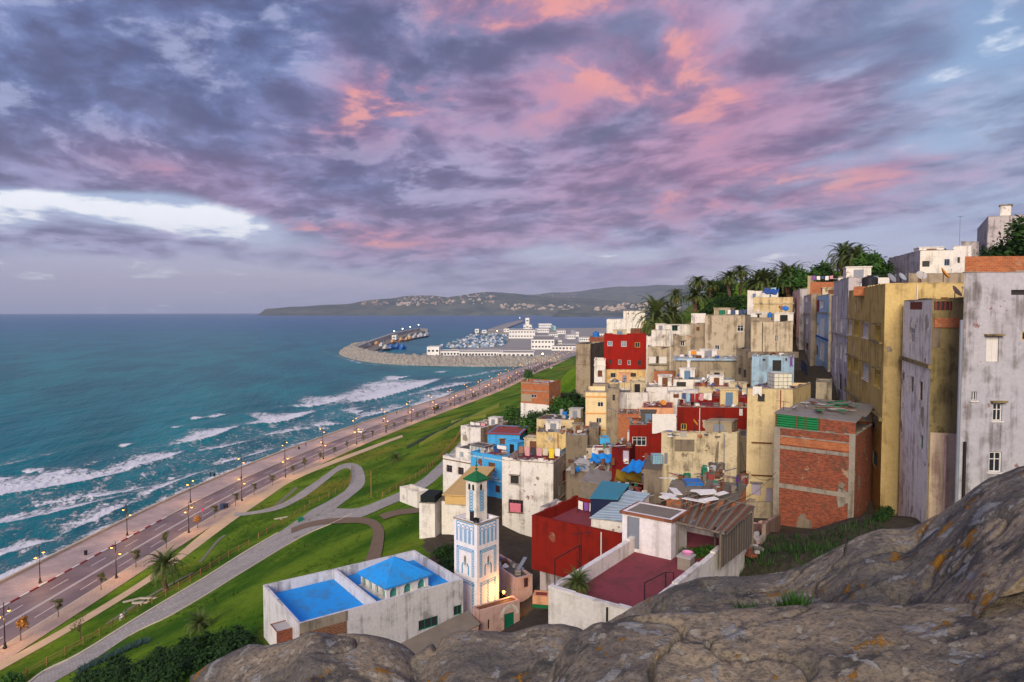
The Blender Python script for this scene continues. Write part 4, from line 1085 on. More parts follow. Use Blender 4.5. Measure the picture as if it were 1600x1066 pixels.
def laundry(p, q_, colors, label, drop=(.5, .9), h=1.5, group='washing lines on the roofs', posts=True):
    """a washing line between two points with cloths hung over it"""
    p, q_ = Vector(p), Vector(q_); r0 = empty('washing_line', p, label, 'washing line', group); mb = MB()
    a, b = p + Vector((0, 0, h)), q_ + Vector((0, 0, h))
    sag = lambda t: a.lerp(b, t) + Vector((0, 0, -.12 * 4 * t * (1 - t)))
    mb.tube([sag(t) for t in np.linspace(0, 1, 9)], .012, 4)
    if posts: mb.bar(p, a, .03, 5); mb.bar(q_, b, .03, 5)
    part('line', mb, METAL, r0)
    n = len(colors); d = (b - a).normalized(); nrm = d.cross(ZUP)
    for i, c in enumerate(colors):
        t0, t1 = (i + .12) / n, (i + .9) / n; k = drop[0] + (drop[1] - drop[0]) * rng.random(); rows = []
        ph = rng.random() * 6
        for j in range(5):
            rows.append([sag(t) + Vector((0, 0, -k * j / 4)) + nrm * (.035 + .05 * math.sin(ph + t * 40 + j) * j / 4) for t in np.linspace(t0, t1, 7)])
        back = [[x - nrm * .07 for x in r_] for r_ in rows[::-1]]
        mb = MB(); mb.sheet(rows); mb.sheet(back); o = single('hung_cloth', mb, cloth(c), CLAB.get(c, 'cloth') + ' ' + label.split('|')[-1], 'laundry', 'clothes hung out on the roofs')
        o['label'] = (CLAB.get(c, 'plain cloth') + ' hung on ' + label)[:100]
CLAB = {(226, 224, 220): 'white sheet', (70, 84, 130): 'navy garment', (150, 40, 44): 'red garment', (222, 200, 60): 'yellow cloth', (128, 84, 160): 'purple cloth', (206, 150, 160): 'pink cloth', (60, 60, 66): 'black garment',
        (150, 190, 214): 'pale blue cloth', (150, 110, 96): 'brown blanket', (200, 190, 170): 'beige sheet', (40, 120, 90): 'green cloth', (214, 130, 60): 'orange cloth'}
def watertank(p, dia, h, mat, label, group=None):
    p = Vector(p); r0 = empty('water_tank', p, label, 'water tank', group); mb = MB(); mb.lathe(p, [(dia / 2, 0), (dia / 2, h * .8), (dia * .42, h * .9), (dia * .16, h)], 14); part('barrel', mb, mat, r0, False)
    mb = MB(); mb.lathe(p + Vector((0, 0, h)), [(dia * .18, 0), (dia * .18, .08)], 10); part('lid', mb, METAL, r0); return r0
def junk(h, n, label, seed, a0=0.05, a1=.95, b0=.05, b1=.9, mats=None, sc_=1.0):
    """loose boards, sacks, crates and sheeting nobody could count"""
    rr = random.Random(seed); mats = mats or [WD_GREY, WD_BROWN, RF_LIGHT, TIN_GREY, cloth((60, 90, 150)), cloth((226, 224, 220)), F_GREY, BR_ORANGE]
    mb = MB()
    for i in range(n):
        p = h.roofpt(a0 + (a1 - a0) * rr.random(), b0 + (b1 - b0) * rr.random()); k = rr.random(); mi = rr.randrange(len(mats)); rz = rr.random() * 6.3
        if k < .4: mb.cbox(p, .4 + rr.random() * .6 * sc_, .3 + .4 * rr.random(), .15 + .5 * rr.random() * sc_, rz, mi)
        elif k < .7:
            d = Vector((math.cos(rz), math.sin(rz), rr.random() * .35)); l = (.8 + 1.6 * rr.random()) * sc_; e_ = Vector((-math.sin(rz), math.cos(rz), 0)) * (.1 + .5 * rr.random()); mb.box(p + Vector((0, 0, .03 + .2 * rr.random())), d * l, e_, (0, 0, .05), mi)
        else:
            d = Vector((math.cos(rz), math.sin(rz), 0)); mb.tube([p + Vector((0, 0, .02)), p + Vector((0, 0, .25 * sc_ + .2 * rr.random()))], [.3 + .2 * rr.random(), .12 + .2 * rr.random()], 7, mi)
    c = h.roofpt(.5, .5); o = single('roof_clutter', mb, mats, label, 'clutter', kind='stuff', base=c); return o
def sheetroof(name, corners, mat, label, thick=.06, wall=None, zb=None, cat='shed', posts=METAL, parent=None):
    """a shed: a sheet roof over four corners (front-left, front-right, back-right, back-left), posts or walls beneath"""
    c = [Vector(x) for x in corners]; b = sum(c, Vector()) / 4; zb = zb if zb is not None else min(x.z for x in c) - 2.2
    r0 = empty(name, (b.x, b.y, zb), label, cat); mb = MB()
    n = (c[1] - c[0]).cross(c[3] - c[0]).normalized() * thick
    mb.face(*[x + n for x in c]); mb.face(*c[::-1])
    for i in range(4): j = (i + 1) % 4; mb.face(c[i], c[j], c[j] + n, c[i] + n)
    part('roof', mb, mat, r0)
    ce = [x.lerp(b, .05) for x in c]; mb = MB()
    if wall is None:
        for x in ce: mb = MB(); mb.bar((x.x, x.y, zb), (x.x, x.y, x.z - .02), .06, 6); part('post', mb, posts, r0)
    else:
        for i in range(4):
            j = (i + 1) % 4; p, q_ = ce[i], ce[j]
            mb.face((p.x, p.y, zb), (q_.x, q_.y, zb), (q_.x, q_.y, q_.z - .02), (p.x, p.y, p.z - .02))
        part('wall', mb, wall, r0)
    return r0
# ============================================================ THE OLD TOWN
H = {}
def h(key, label, *a, **k): H[key] = House(label, *a, **k); return H[key]

# ---- mosque hall with blue roof
mq = House('long white prayer hall with bright blue flat roof beside the minaret', 466, 975, None, 54.6, r=-36, W=15.8, D=9.8, wall=plaster('plaster_mosque', S(206, 206, 212), S(96, 92, 92), .5, S(140, 128, 120), .25), roof=RF_BLUE, par=.95, name='prayer_hall', cat='prayer hall', zb=27.5, pt=.25, faces={})
P_MQW = plaster('plaster_mosque_white', S(212, 212, 216), S(140, 136, 132), .35); mq.fm = {'L': P_MQW, 'B': P_MQW, 'R': P_MQW}
mq.op('F', 654, 966, 685, 982, 'g'); mq.op('F', 709, 946, 722, 961, 'g')
mq.build()
# dividing wall, brick patch, lower fascia of the right-hand roof
mb = MB(); o = mq.A + mq.u * 6.7 + mq.v * .26; mb.box(Vector((o.x, o.y, mq.deck + .01)), mq.u * .28, mq.v * 9.2, (0, 0, 1.0)); part('dividing_wall', mb, P_MQW, mq.root)
mb = MB(); o = mq.A + mq.u * .1 - mq.v * .05; mb.box(Vector((o.x, o.y, mq.zt - 3.4)), mq.u * 4.0, mq.v * .045, (0, 0, 2.55)); part('brick_patch', mb, BR_DARK, mq.root)
mb = MB(); o = mq.A + mq.u * .1 - mq.v * .06; mb.box(Vector((o.x, o.y, mq.zt - .84)), mq.u * 4.1, mq.v * .055, (0, 0, .85)); part('fascia', mb, CONC, mq.root)
# a tin lean-to along its foot
o = mq.A - mq.v * 1.9 + mq.u * 7.8
a = lambda s_, d_, z: Vector(((mq.A + mq.u * s_ - mq.v * d_).x, (mq.A + mq.u * s_ - mq.v * d_).y, z))
P_CREAMW = P_CREAM
sheetroof('lean_to', [a(8.2, 2.6, mq.zt - 5.0), a(16.2, 2.4, mq.zt - 3.6), a(16.2, .03, mq.zt - 3.2), a(8.2, .03, mq.zt - 4.5)], RF_GREY, 'low lean-to with mossy tin roof along the foot of the prayer hall', wall=P_PINK, zb=26, cat='lean-to')
# small white hut and box at the hall's left end
hb = House('little white brick based hut at the left end of the prayer hall', 432, 988, 466, 55.0, r=-36, D=1.8, wall=P_WHITE, roof=RF_LIGHT, par=.05, name='hut', cat='hut', pt=.1, zb=27, faces={'F': BR_RED}); hb.build()
# lantern kiosk with a blue pyramid roof
kq = House('white arcaded roof lantern with bright blue pyramid roof on prayer hall', 573, 901, 604, None, r=42, D=4.4, wall=P_WHITE, roof=RF_BLUE, par=.0, name='roof_lantern', cat='lantern', zb=mq.deck + .01) if False else None
kb = onz(604, 940, mq.deck); ku, kv = basis(-42)       # ku runs right and back from the front corner
kl = basis(-42)[1]                                        # left and back
kr = empty('roof_lantern', (kb.x, kb.y, mq.deck), 'white arcaded roof lantern with bright blue pyramid roof on prayer hall', 'roof lantern')
mb = MB(); z0 = mq.deck + .01; mb.box((kb + (-ku - kl) * .15), ku * 4.9, kl * 4.9, (0, 0, .18)); part('plinth', mb, P_WHITE, kr)
def arch_wall(o, d, n, L, Ht, na, aw, ah, mat_root, name='arcade'):
    """wall with arched openings: o left end outside, d right, n outward"""
    mb = MB(); P = lambda x, z, off=0: Vector((o.x + d.x * x + n.x * off, o.y + d.y * x + n.y * off, o.z + z))
    pitch = L / na; prev = 0
    for i in range(na):
        c = pitch * (i + .5); a, b = c - aw / 2, c + aw / 2; N = 10
        mb.face(P(prev, 0), P(a, 0), P(a, Ht), P(prev, Ht))
        sp = ah - aw / 2; arc = [(c - aw / 2 * math.cos(math.pi * k / N), sp + aw / 2 * math.sin(math.pi * k / N)) for k in range(N + 1)]
        for (x0, zz0), (x1, zz1) in zip(arc[:-1], arc[1:]):
            mb.face(P(x0, zz0), P(x1, zz1), P(x1, Ht), P(x0, Ht)); mb.face(P(x0, zz0), P(x0, zz0, -.2), P(x1, zz1, -.2), P(x1, zz1))
        mb.face(P(a, 0), P(a, 0, -.2), P(a, sp, -.2), P(a, sp)); mb.face(P(b, 0), P(b, sp), P(b, sp, -.2), P(b, 0, -.2))
        prev = b
        pm = MB(); pm.face(P(a, 0, -.19), P(b, 0, -.19), P(b, ah, -.19), P(a, ah, -.19)); pm.box(P(c - .02, 0, -.188), d * .04, n * .03, (0, 0, ah - .05)); pm.box(P(a, sp, -.188), d * aw, n * .03, (0, 0, .05)); part('window', pm, m_lant, mat_root)
    mb.face(P(prev, 0), P(L, 0), P(L, Ht), P(prev, Ht)); part(name, mb, P_WHITE, mat_root)
m_lant = flat('lantern_glass_green', S(70, 140, 130), .3, var=.1)
zk = z0 + .18
KB = Vector((kb.x, kb.y, zk)); arch_wall(KB, ku, -kl, 4.6, 1.05, 3, .8, .85, kr); arch_wall(KB + kl * 4.6, -kl, -ku, 4.6, 1.05, 4, .55, .85, kr)
arch_wall(KB + ku * 4.6, kl, ku, 4.6, 1.05, 3, .8, .85, kr); arch_wall(KB + ku * 4.6 + kl * 4.6, -ku, kl, 4.6, 1.05, 3, .8, .85, kr)
mb = MB(); e = .32; cs = [KB - (ku + kl) * e, KB + ku * (4.6 + e) - kl * e, KB + (ku + kl) * (4.6 + e), KB + kl * (4.6 + e) - ku * e]; ap = KB + (ku + kl) * 2.3 + Vector((0, 0, 1.05 + 1.75))
lo = [c + Vector((0, 0, 1.06)) for c in cs]; hi = [c + Vector((0, 0, 1.18)) for c in cs]; mb.face(*lo[::-1])
for i in range(4): j = (i + 1) % 4; mb.face(lo[i], lo[j], hi[j], hi[i]); mb.face(hi[i], hi[j], ap)
part('roof', mb, RF_BLUE, kr)

# ---- minaret
mt = House('white square minaret with pale blue tile bands and green pyramid cap', 709.5, 808, 745.5, 68.0, r=42, bR=779.5, wall=plaster('plaster_minaret', S(238, 236, 242), S(190, 184, 184), .2), roof=RF_LIGHT, par=.35, name='minaret', cat='minaret', zb=24.5, pt=.25)
TBL = flat('tile_blue', S(72, 156, 206), .5, var=.14, scale=2.5)
mt.build()
def on_face(hh, f, px, py): return hh.sz(f, px, py)
def face_strip(hh, f, mb, x0, z0, x1, z1, w, off=.012):
    """a thin raised line on a wall between two points of its face"""
    o, d, n, L = hh.fc(f); p = Vector((x0, z0)); q_ = Vector((x1, z1)); t_ = (q_ - p); l = t_.length
    if l < 1e-4: return
    t_ /= l; k = Vector((-t_.y, t_.x)) * w * .68
    C = lambda v, of: Vector((o.x + d.x * v.x + n.x * of, o.y + d.y * v.x + n.y * of, v.y))
    a, b, c, e_ = p - k, q_ - k, q_ + k, p + k
    A1, B1, C1, E1 = [C(x, off) for x in (a, b, c, e_)]; A0, B0, C0, E0 = [C(x, .001) for x in (a, b, c, e_)]
    mb.face(A1, B1, C1, E1)
    for m0, m1, n1, n0 in ((A0, B0, B1, A1), (B0, C0, C1, B1), (C0, E0, E1, C1), (E0, A0, A1, E1)): mb.face(m0, m1, n1, n0)
def arcpts(cx, zb_, w, hgt, n=10, horse=.0):
    sp = zb_ + hgt - w * .62
    pts = [(cx - w / 2, zb_), (cx - w / 2, sp)]
    for k in range(1, n): th = math.pi * k / n; pts.append((cx - w / 2 * math.cos(th) * (1 + horse * math.sin(th)), sp + w * .62 * math.sin(th) ** .9))
    return pts + [(cx + w / 2, sp), (cx + w / 2, zb_)]
zf = lambda py: mt.sz('F', 727, py)[1]
Wm = mt.W; zA = zf(817); zBt = zf(848); zC0, zC1 = zf(856), zf(898); zD0, zD1 = zf(906), zf(966)
for f in 'FR':
    mb = MB(); L = mt.fc(f)[3]; x0, x1 = L * .12, L * .86
    # upper band: interlaced arches
    for a, b in (((x0, zA), (x1, zA)), ((x0, zA), (x0, zBt)), ((x1, zA), (x1, zBt))): face_strip(mt, f, mb, *a, *b, .07)
    n = 4; pw = (x1 - x0) / n
    for i in range(n):
        for ww in (.92, .5):
            pts = arcpts(x0 + pw * (i + .5), zBt, pw * ww, (zA - zBt) * (.88 if ww > .6 else .72))
            for a, b in zip(pts[:-1], pts[1:]): face_strip(mt, f, mb, *a, *b, .05)
    # middle panel with a bead border, niche and slit
    for a, b in (((x0, zC0), (x1, zC0)), ((x0, zC0), (x0, zC1)), ((x1, zC0), (x1, zC1))): face_strip(mt, f, mb, *a, *b, .05)
    for a, b in (((x0 + .28, zC0 - .28), (x1 - .28, zC0 - .28)), ((x0 + .28, zC0 - .28), (x0 + .28, zC1)), ((x1 - .28, zC0 - .28), (x1 - .28, zC1))): face_strip(mt, f, mb, *a, *b, .05)
    zz = zC0 - .1
    while zz > zC1:
        for xx in (x0 + .14, x1 - .14): face_strip(mt, f, mb, xx - .06, zz, xx + .06, zz, .08)
        zz -= .17
    xx = x0 + .1
    while xx < x1: face_strip(mt, f, mb, xx, zC0 - .09, xx, zC0 - .2, .09); xx += .17
    xm = L * .49; hh_ = zC0 - zC1
    for ww, of in ((.95, 0), (.82, 0)):
        pts = arcpts(xm, zC1 + .05, ww, hh_ * .44 * (1 if ww > .9 else .95), 12, .15)
        for a, b in zip(pts[:-1], pts[1:]): face_strip(mt, f, mb, *a, *b, .07)
    # lower panel: three columns of rings, in a frame
    for a, b in (((x0, zD0), (x1, zD0)),): face_strip(mt, f, mb, *a, *b, .05)
    for xx in (x0 + .15, xm, x1 - .15) if f == 'R' else (x0 + .15, x1 - .15):
        zz = zD0 - .2
        while zz > zD1 + .1:
            R_ = .13
            for k in range(6): t0, t1 = k * math.pi / 3, (k + 1) * math.pi / 3; face_strip(mt, f, mb, xx + R_ * math.cos(t0), zz + R_ * math.sin(t0), xx + R_ * math.cos(t1), zz + R_ * math.sin(t1), .055)
            zz -= .3
    xx = x0 + .3
    while xx < x1:
        R_ = .12
        for k in range(6): t0, t1 = k * math.pi / 3, (k + 1) * math.pi / 3; face_strip(mt, f, mb, xx + R_ * math.cos(t0), zD0 - .24 + R_ * math.sin(t0), xx + R_ * math.cos(t1), zD0 - .24 + R_ * math.sin(t1), .05)
        xx += .3
    part('tile_panel', mb, TBL, mt.root)
    # slit window
    mb = MB(); o, d, n, L = mt.fc(f); zs = zC0 - hh_ * .28; P = lambda x, z, of: Vector((o.x + d.x * x + n.x * of, o.y + d.y * x + n.y * of, z))
    pts = arcpts(xm, zs - .95, .34, .95, 8); mb.face(*[P(x, z, .006) for x, z in pts]); w_ = part('window', mb, DARK, mt.root)
    mb = MB()
    for a, b in zip(pts[:-1], pts[1:]): face_strip(mt, f, mb, *a, *b, .09, .05)
    face_strip(mt, f, mb, xm - .28, zs - 1.0, xm + .28, zs - 1.0, .1, .1); part('surround', mb, F_WHITE, w_)
mt.band('F', 853, .1, .06, P_WHITE); mt.band('R', 851, .1, .06, P_WHITE); mt.band('F', 902, .1, .06, P_WHITE); mt.band('R', 900, .1, .06, P_WHITE)
mt.slab(.08, .12, P_GREY)
# turret on the platform
tt = mt.A + mt.u * (mt.W * .5) + mt.v * (mt.D * .5); tw = 1.5
tA = tt - mt.u * (tw / 2) - mt.v * (tw / 2); zt0 = mt.deck; zt1 = at(745, 749, tt.y).z
mb = MB(); mb.box(Vector((tA.x, tA.y, zt0)), mt.u * tw, mt.v * tw, (0, 0, zt1 - zt0)); tur = part('turret', mb, P_WHITE, mt.root)
class _F: pass
tf = _F(); tf.A = Vector((tA.x, tA.y, zt1)); tf.u, tf.v, tf.W, tf.D = mt.u, mt.v, tw, tw
tf.fc = lambda f: ((tf.A, tf.u, -tf.v, tw) if f == 'F' else (tf.A + tf.u * tw, tf.v, tf.u, tw))
for f in 'FR':
    mb = MB(); zz = zt1 - 1.15
    while zz > zt0 + 1.1:
        for k in range(6): t0, t1 = k * math.pi / 3, (k + 1) * math.pi / 3; face_strip(tf, f, mb, tw / 2 + .15 * math.cos(t0), zz + .15 * math.sin(t0), tw / 2 + .15 * math.cos(t1), zz + .15 * math.sin(t1), .06)
        for sg in (-1, 1): face_strip(tf, f, mb, tw / 2 + .24 * sg, zz - .15, tw / 2 + .24 * sg, zz + .15, .05)
        zz -= .3
    part('tile_panel', mb, TBL, tur); o, d, n, L = tf.fc(f)
    for cx in ((.45,) if f == 'R' else (.5, 1.05)): mbd = MB(); pts = arcpts(cx + .2 if f == 'R' else cx, zt1 - .95, .3, .62, 8); mbd.face(*[Vector((o.x + d.x * x + n.x * .006, o.y + d.y * x + n.y * .006, z)) for x, z in pts]); part('window', mbd, DARK, tur)
o, d, n, L = tf.fc('F'); mbd = MB(); mbd.face(*[Vector((o.x + d.x * x + n.x * .006, o.y + d.y * x + n.y * .006, z)) for x, z in ((.55, zt0 + .03), (1.15, zt0 + .03), (1.15, zt0 + 1.2), (.55, zt0 + 1.2))])
part('doorway', mbd, DARK, tur)
mb = MB(); e = .2; cs = [tA + (-mt.u - mt.v) * e, tA + mt.u * (tw + e) - mt.v * e, tA + (mt.u + mt.v) * (tw + e), tA + mt.v * (tw + e) - mt.u * e]; cs = [Vector((c.x, c.y, zt1)) for c in cs]
ap = Vector((tt.x, tt.y, zt1 + .9)); mb.face(*cs[::-1])
for i in range(4):
    j = (i + 1) % 4; a, b = cs[i], cs[j]; up = Vector((0, 0, .12)); mb.face(a, b, b + up, a + up); 
    for k in range(6):
        f0, f1 = k / 6, (k + 1) / 6; z_ = lambda p, f_: (p + up).lerp(ap, f_) + Vector((0, 0, 0)); mb.face(z_(a, f0), z_(b, f0), z_(b, f1), z_(a, f1))
        mb.tube([z_(a, f0), z_(b, f0)], .035, 4, cap=False)
part('roof', mb, flat('green_tiles', S(30, 104, 62), .4, var=.3, scale=5), mt.root)
mb = MB(); mb.bar(ap - Vector((0, 0, .1)), ap + Vector((0, 0, 1.25)), .03, 6)
for r_, zz in ((.15, .15), (.12, .5), (.08, .8)): mb.lathe(ap + Vector((0, 0, zz)), [(.02, -r_), (r_ * .7, -r_ * .7), (r_, 0), (r_ * .7, r_ * .7), (.02, r_)], 8)
part('finial', mb, flat('finial_green', S(50, 110, 80), .4, metal=.5), mt.root)
lp = mt.wallpt('F', 742, 815, -.35); lp.z = mt.zt + .25
sp_ = empty('loudspeaker', (lp.x, lp.y, mt.deck), 'black horn loudspeaker on the minaret platform by the turret', 'loudspeaker'); mb = MB(); mb.bar((lp.x, lp.y, mt.deck), lp, .04, 6); part('pole', mb, METAL, sp_)
dn = (-mt.v * .8 + mt.u * .3).normalized(); a_ = dn.cross(ZUP).normalized(); mb = MB()
mb.sheet([[lp + dn * t_ + (a_ * math.cos(k) + ZUP * math.sin(k)) * r_ for k in np.linspace(0, 2 * math.pi, 15)] for t_, r_ in ((-.35, .09), (-.1, .1), (.15, .2), (.3, .34), (.31, .34), (.1, .05))]); part('horn', mb, METAL, sp_)

# ---- street below the minaret: gate, pink house, orange lamp
h('gate', 'pink gate wall with arched green door beside the minaret foot', 748, 955, 812, 63.2, r=-33, D=1.2, wall=P_PINK, roof=WD_BROWN, par=.05, zb=23, name='gate_house', cat='gate').op('F', 788, 958, 804, 1004, 'dgr').op('F', 762, 968, 766, 984, 'o').build()
g = H['gate']; mb = MB(); o, d, n, L = g.fc('F'); xm = g.sz('F', 796, 975)[0]; zz = g.sz('F', 796, 962)[1]
for rr_, w_, mt_ in ((1.0, .12, 0), (.82, .08, 0)):
    pts = [(xm - rr_ * math.cos(math.pi * k / 12), zz + rr_ * math.sin(math.pi * k / 12)) for k in range(13)]
    for a, b in zip(pts[:-1], pts[1:]): face_strip(g, 'F', mb, *a, *b, w_, .05)
part('arch', mb, P_WHITE, g.root)
mb = MB(); mb.box(Vector((o.x, o.y, g.zb)) + n * .004, d * (L * .25), n * .03, (0, 0, g.sz('F', 780, 1000)[1] - g.zb)); part('dado', mb, P_ROYAL, g.root)
h('pinkflat', 'pink house with flat dark roof behind the minaret', 806, 905, 832, 71, r=-30, bL=757, wall=P_PINK, roof=RF_DARK, par=.1, zb=27).op('F', 819, 897, 826, 918, 'r').build()
h('greenlow', 'low lit wall painted green at its foot beside the red house', 832, 931, 858, 56.0, r=10, D=1.2, wall=P_PEACH, roof=RF_RED, par=.05, zb=33.5, name='yard_wall', cat='wall').build()
g = H['greenlow']; mb = MB(); o, d, n, L = g.fc('F'); mb.box(Vector((o.x, o.y, g.zb)) + n * .004, d * L, n * .03, (0, 0, g.zt - 1.0 - g.zb)); part('dado', mb, P_GREEN, g.root)

# ---- red wall house and its terrace
h('redfront', 'tall plain dark red wall house below the green tin roof terrace', 831, 806, 971, 58.5, r=36, D=7.5, wall=P_RED, roof=RF_PLUM, par=.9, zb=35.5).build()
g = H['redfront']
h('redback', 'white terrace room with potted palm behind the red wall', 844, 792, 890, 66, r=36, D=3, wall=P_LILAC, roof=RF_LIGHT, par=.5).build()
mb = MB(); mb.box(g.A + g.u * (g.W * .55) + g.v * .3 + Vector((0, 0, -.6)), g.u * (g.W * .44), g.v * 1.1, (0, 0, .25)); part('brick_ledge', mb, BR_ORANGE, g.root)
# teal and pale blue tin roofs behind it
def onsheet(pts, z): return [onz(a, b, z_) for (a, b), z_ in zip(pts, z if hasattr(z, '__len__') else [z] * 4)]
sheetroof('shed', onsheet([(921, 779), (966, 781), (984, 757), (941, 752)], [41.2, 41.2, 41.5, 41.5]), TIN_TEAL, 'navy walled shed under a teal tin roof', wall=flat('navy_board', S(24, 34, 66), .8), zb=38)
sheetroof('shed', onsheet([(921, 810), (973, 816), (1016, 772), (981, 767)], [40.35, 40.3, 41.3, 41.3]), TIN_BLUE, 'long shed under a pale blue corrugated roof beside the white hut', wall=P_WHITE2, zb=37)

# ---- white terrace house with plum floor in front
tz = 42.45
te = House('white walled roof terrace with plum red floor above the rocks', 857, 919, None, 36.2, r=36, W=5.5, D=16.2, wall=P_WHITE, roof=RF_PLUM, par=.85, name='terrace_house', cat='house', zb=33.5, pt=.28); te.build()
hut = House('white roof hut with grey steel door on the plum terrace', 972.5, 798, 1049, 44.6, r=36, D=2.6, wall=P_PINK if False else plaster('plaster_hut', S(234, 230, 232), S(150, 140, 138), .3), roof=RF_GREY, par=.03, name='roof_hut', cat='hut', zb=te.deck + .01, pt=.2)
hut.op('F', 979.5, 808, 999, 857, 'dg', depth=.08); hut.build(); hut.slab(.14, .16, plaster('rust_edge', S(150, 96, 72), S(90, 62, 50), .6))
P3 = lambda s_, d_, z: Vector(((te.A + te.u * s_ + te.v * d_).x, (te.A + te.u * s_ + te.v * d_).y, z))
pg = empty('pergola', P3(4, 13, te.deck), 'ramshackle board pergola covering the back of the plum terrace', 'pergola')
for s_, d_, z_ in ((2.95, 10.6, 2.3), (5.85, 10.2, 2.15), (6.0, 16.2, 2.55), (1.1, 16.2, 2.8), (4.4, 13.4, 2.4)): mb = MB(); mb.bar(P3(s_, d_, te.deck), P3(s_, d_, te.deck + z_), .07, 6); part('post', mb, WD_GREY, pg)
for d_, z0_, z1_ in ((10.5, 2.3, 2.15), (13.4, 2.5, 2.3), (16.2, 2.8, 2.55)): mb = MB(); mb.bar(P3(1.2 if d_ > 11 else 2.9, d_, te.deck + z0_), P3(6.0, d_, te.deck + z1_), .07, 6); part('beam', mb, WD_GREY, pg)
mb = MB()
for i in range(24):
    x0 = 2.9 + i * .135 + .03 * rng.random(); x1 = 1.1 + i * .215; d0 = 10.3 + rng.random() * .5 + (2.2 * rng.random() if i % 5 == 2 else 0); d1 = 16.3 - (3 * rng.random() if i % 4 == 1 else .3 * rng.random()); L0 = lambda d_: x0 + (x1 - x0) * (d_ - 10.3) / 6; zz = lambda d_: te.deck + 2.42 + .07 * (d_ - 10.3) - .05 * L0(d_) + .03 * rng.random()
    a_, b_ = P3(L0(d0), d0, zz(d0)), P3(L0(d1), d1, zz(d1)); mb.box(a_, b_ - a_, te.u * (.1 + .1 * rng.random()), (0, 0, .035), i % 3)
part('roof_boards', mb, [WD_GREY, WD_BROWN, RF_DARK], pg)
mb = MB(); 
for i in range(9):
    p = P3(1.2 + rng.random() * 3.4, 12.5 + rng.random() * 3.6, te.deck + 3.0 + rng.random() * .1); rz = rng.random() * 3; mb.box(p, Vector((math.cos(rz), math.sin(rz), 0)) * (.5 + rng.random() * 1.2), Vector((-math.sin(rz), math.cos(rz), .1)) * (.3 + .3 * rng.random()), (0, 0, .05))
for i in range(7): p = P3(1.1 + i * .7, 12.2, te.deck + 2.98); mb.bar(p, P3(2.2 + i * .6, 16.3, te.deck + 2.98), .05, 5, mi=1)
single('plastic_sheeting', mb, [cloth((226, 224, 220)), WD_GREY], 'torn white plastic and laths lying on the board pergola', 'sheeting', kind='stuff')
mb = MB(); p0, p1 = P3(5.75, 10.3, te.deck), P3(5.95, 16.2, te.deck); n_ = 26
for i in range(n_): q0 = p0.lerp(p1, i / n_); mb.box(q0, (p1 - p0) * (.92 / n_), te.u * (.05 + .03 * rng.random()), (0, 0, 1.9 + .45 * rng.random()), i % 2)
single('screen_wall', mb, [RF_DARK, WD_GREY], 'grey board screen along the right side of the pergola', 'screen')
# rails, basin, plant
def railing(pts, hgt, label, mat=METAL, posts=True, cat='railing', group=None, mid=True):
    pts = [Vector(p) for p in pts]; r0 = empty('railing', pts[0], label, cat, group); mb = MB(); up = Vector((0, 0, hgt))
    for a, b in zip(pts[:-1], pts[1:]):
        mb.bar(a + up, b + up, .03, 5)
        if mid: mb.bar(a + up * .5, b + up * .5, .018, 4)
    part('rail', mb, mat, r0)
    for p in pts: m2 = MB(); m2.bar(p, p + up, .03, 5); part('post', m2, mat, r0)
    return r0
railing([onz(1007, 939, te.deck), onz(1040, 921, te.deck), onz(1052, 922, te.deck)], 1.0, 'dark tube handrail on plum terrace beside the rocks', mid=False)
railing([P3(.15, .4, te.zt), P3(.15, 3.0, te.zt), P3(.15, 3.2, te.zt)], 1.5, 'tall dark pole frame on the white terrace parapet', mid=False)
antenna(P3(.2, 3.1, te.zt), 2.3, 'fish bone antenna on the white terrace parapet before the red wall', 10)
p = onz(1072, 886, te.deck + .1); r0 = empty('wash_basin', (p.x, p.y, te.deck), 'grey stone wash basin with pink tub on the plum terrace', 'basin'); mb = MB(); mb.cbox((p.x, p.y, te.deck), .8, .8, .75, R(-36)); part('base', mb, CONC, r0); mb = MB(); mb.cbox((p.x, p.y, te.deck + .755), .9, .9, .1, R(-36)); part('top', mb, RF_LIGHT, r0)
tb = empty('tub', (p.x + .1, p.y + .1, te.deck + .86), 'round pink plastic tub on the grey wash basin', 'tub'); mb = MB(); mb.lathe((p.x + .1, p.y + .1, te.deck + .86), [(.24, 0), (.33, .14), (.35, .15), (.31, .13), (.22, .03)], 14); part('bowl', mb, flat('pink_plastic', S(226, 150, 190), .4), tb)

# ---- broken walls and the dark garden
def wall_line(pts, hgt, thick, mat, label, zs=None, jag=.0):
    mb = MB(); P = [Vector(p) for p in pts]
    for a, b in zip(P[:-1], P[1:]):
        n_ = max(1, int((b - a).length / .7)); d = (b - a) / n_; nn = Vector((-d.y, d.x, 0)).normalized() * thick
        for i in range(n_):
            p = a + d * i; hh_ = hgt + jag * (rng.random() - .5) * 2; mb.box(Vector((p.x, p.y, p.z - 2.5)) - nn / 2, d + Vector((0, 0, 0)), nn, (0, 0, hh_ + 2.5))
    return single('yard_wall', mb, mat, label, 'wall', base=tuple(P[0]))
gpt = lambda px, py, dz=0: onground(px, py, dz)
wall_line([gpt(1146, 900), gpt(1163, 866), gpt(1193, 846)], .5, .3, CONC, 'crumbling low concrete wall edging the dark garden', jag=.25)
wall_line([gpt(1193, 843), gpt(1217, 825)], 1.3, .3, plaster('wall_redside', S(150, 130, 116), S(100, 60, 54), .6), 'sloping red stained wall end at the brick house corner', jag=.1)
wall_line([gpt(1157, 808), gpt(1209, 810)], 1.5, .3, P_GREY, 'plain grey yard wall below the cream tower', jag=.15)
wall_line([gpt(1163, 834), gpt(1192, 830)], .9, .3, P_PINK, 'low dirty white wall with pink stain behind the rubble', jag=.15)
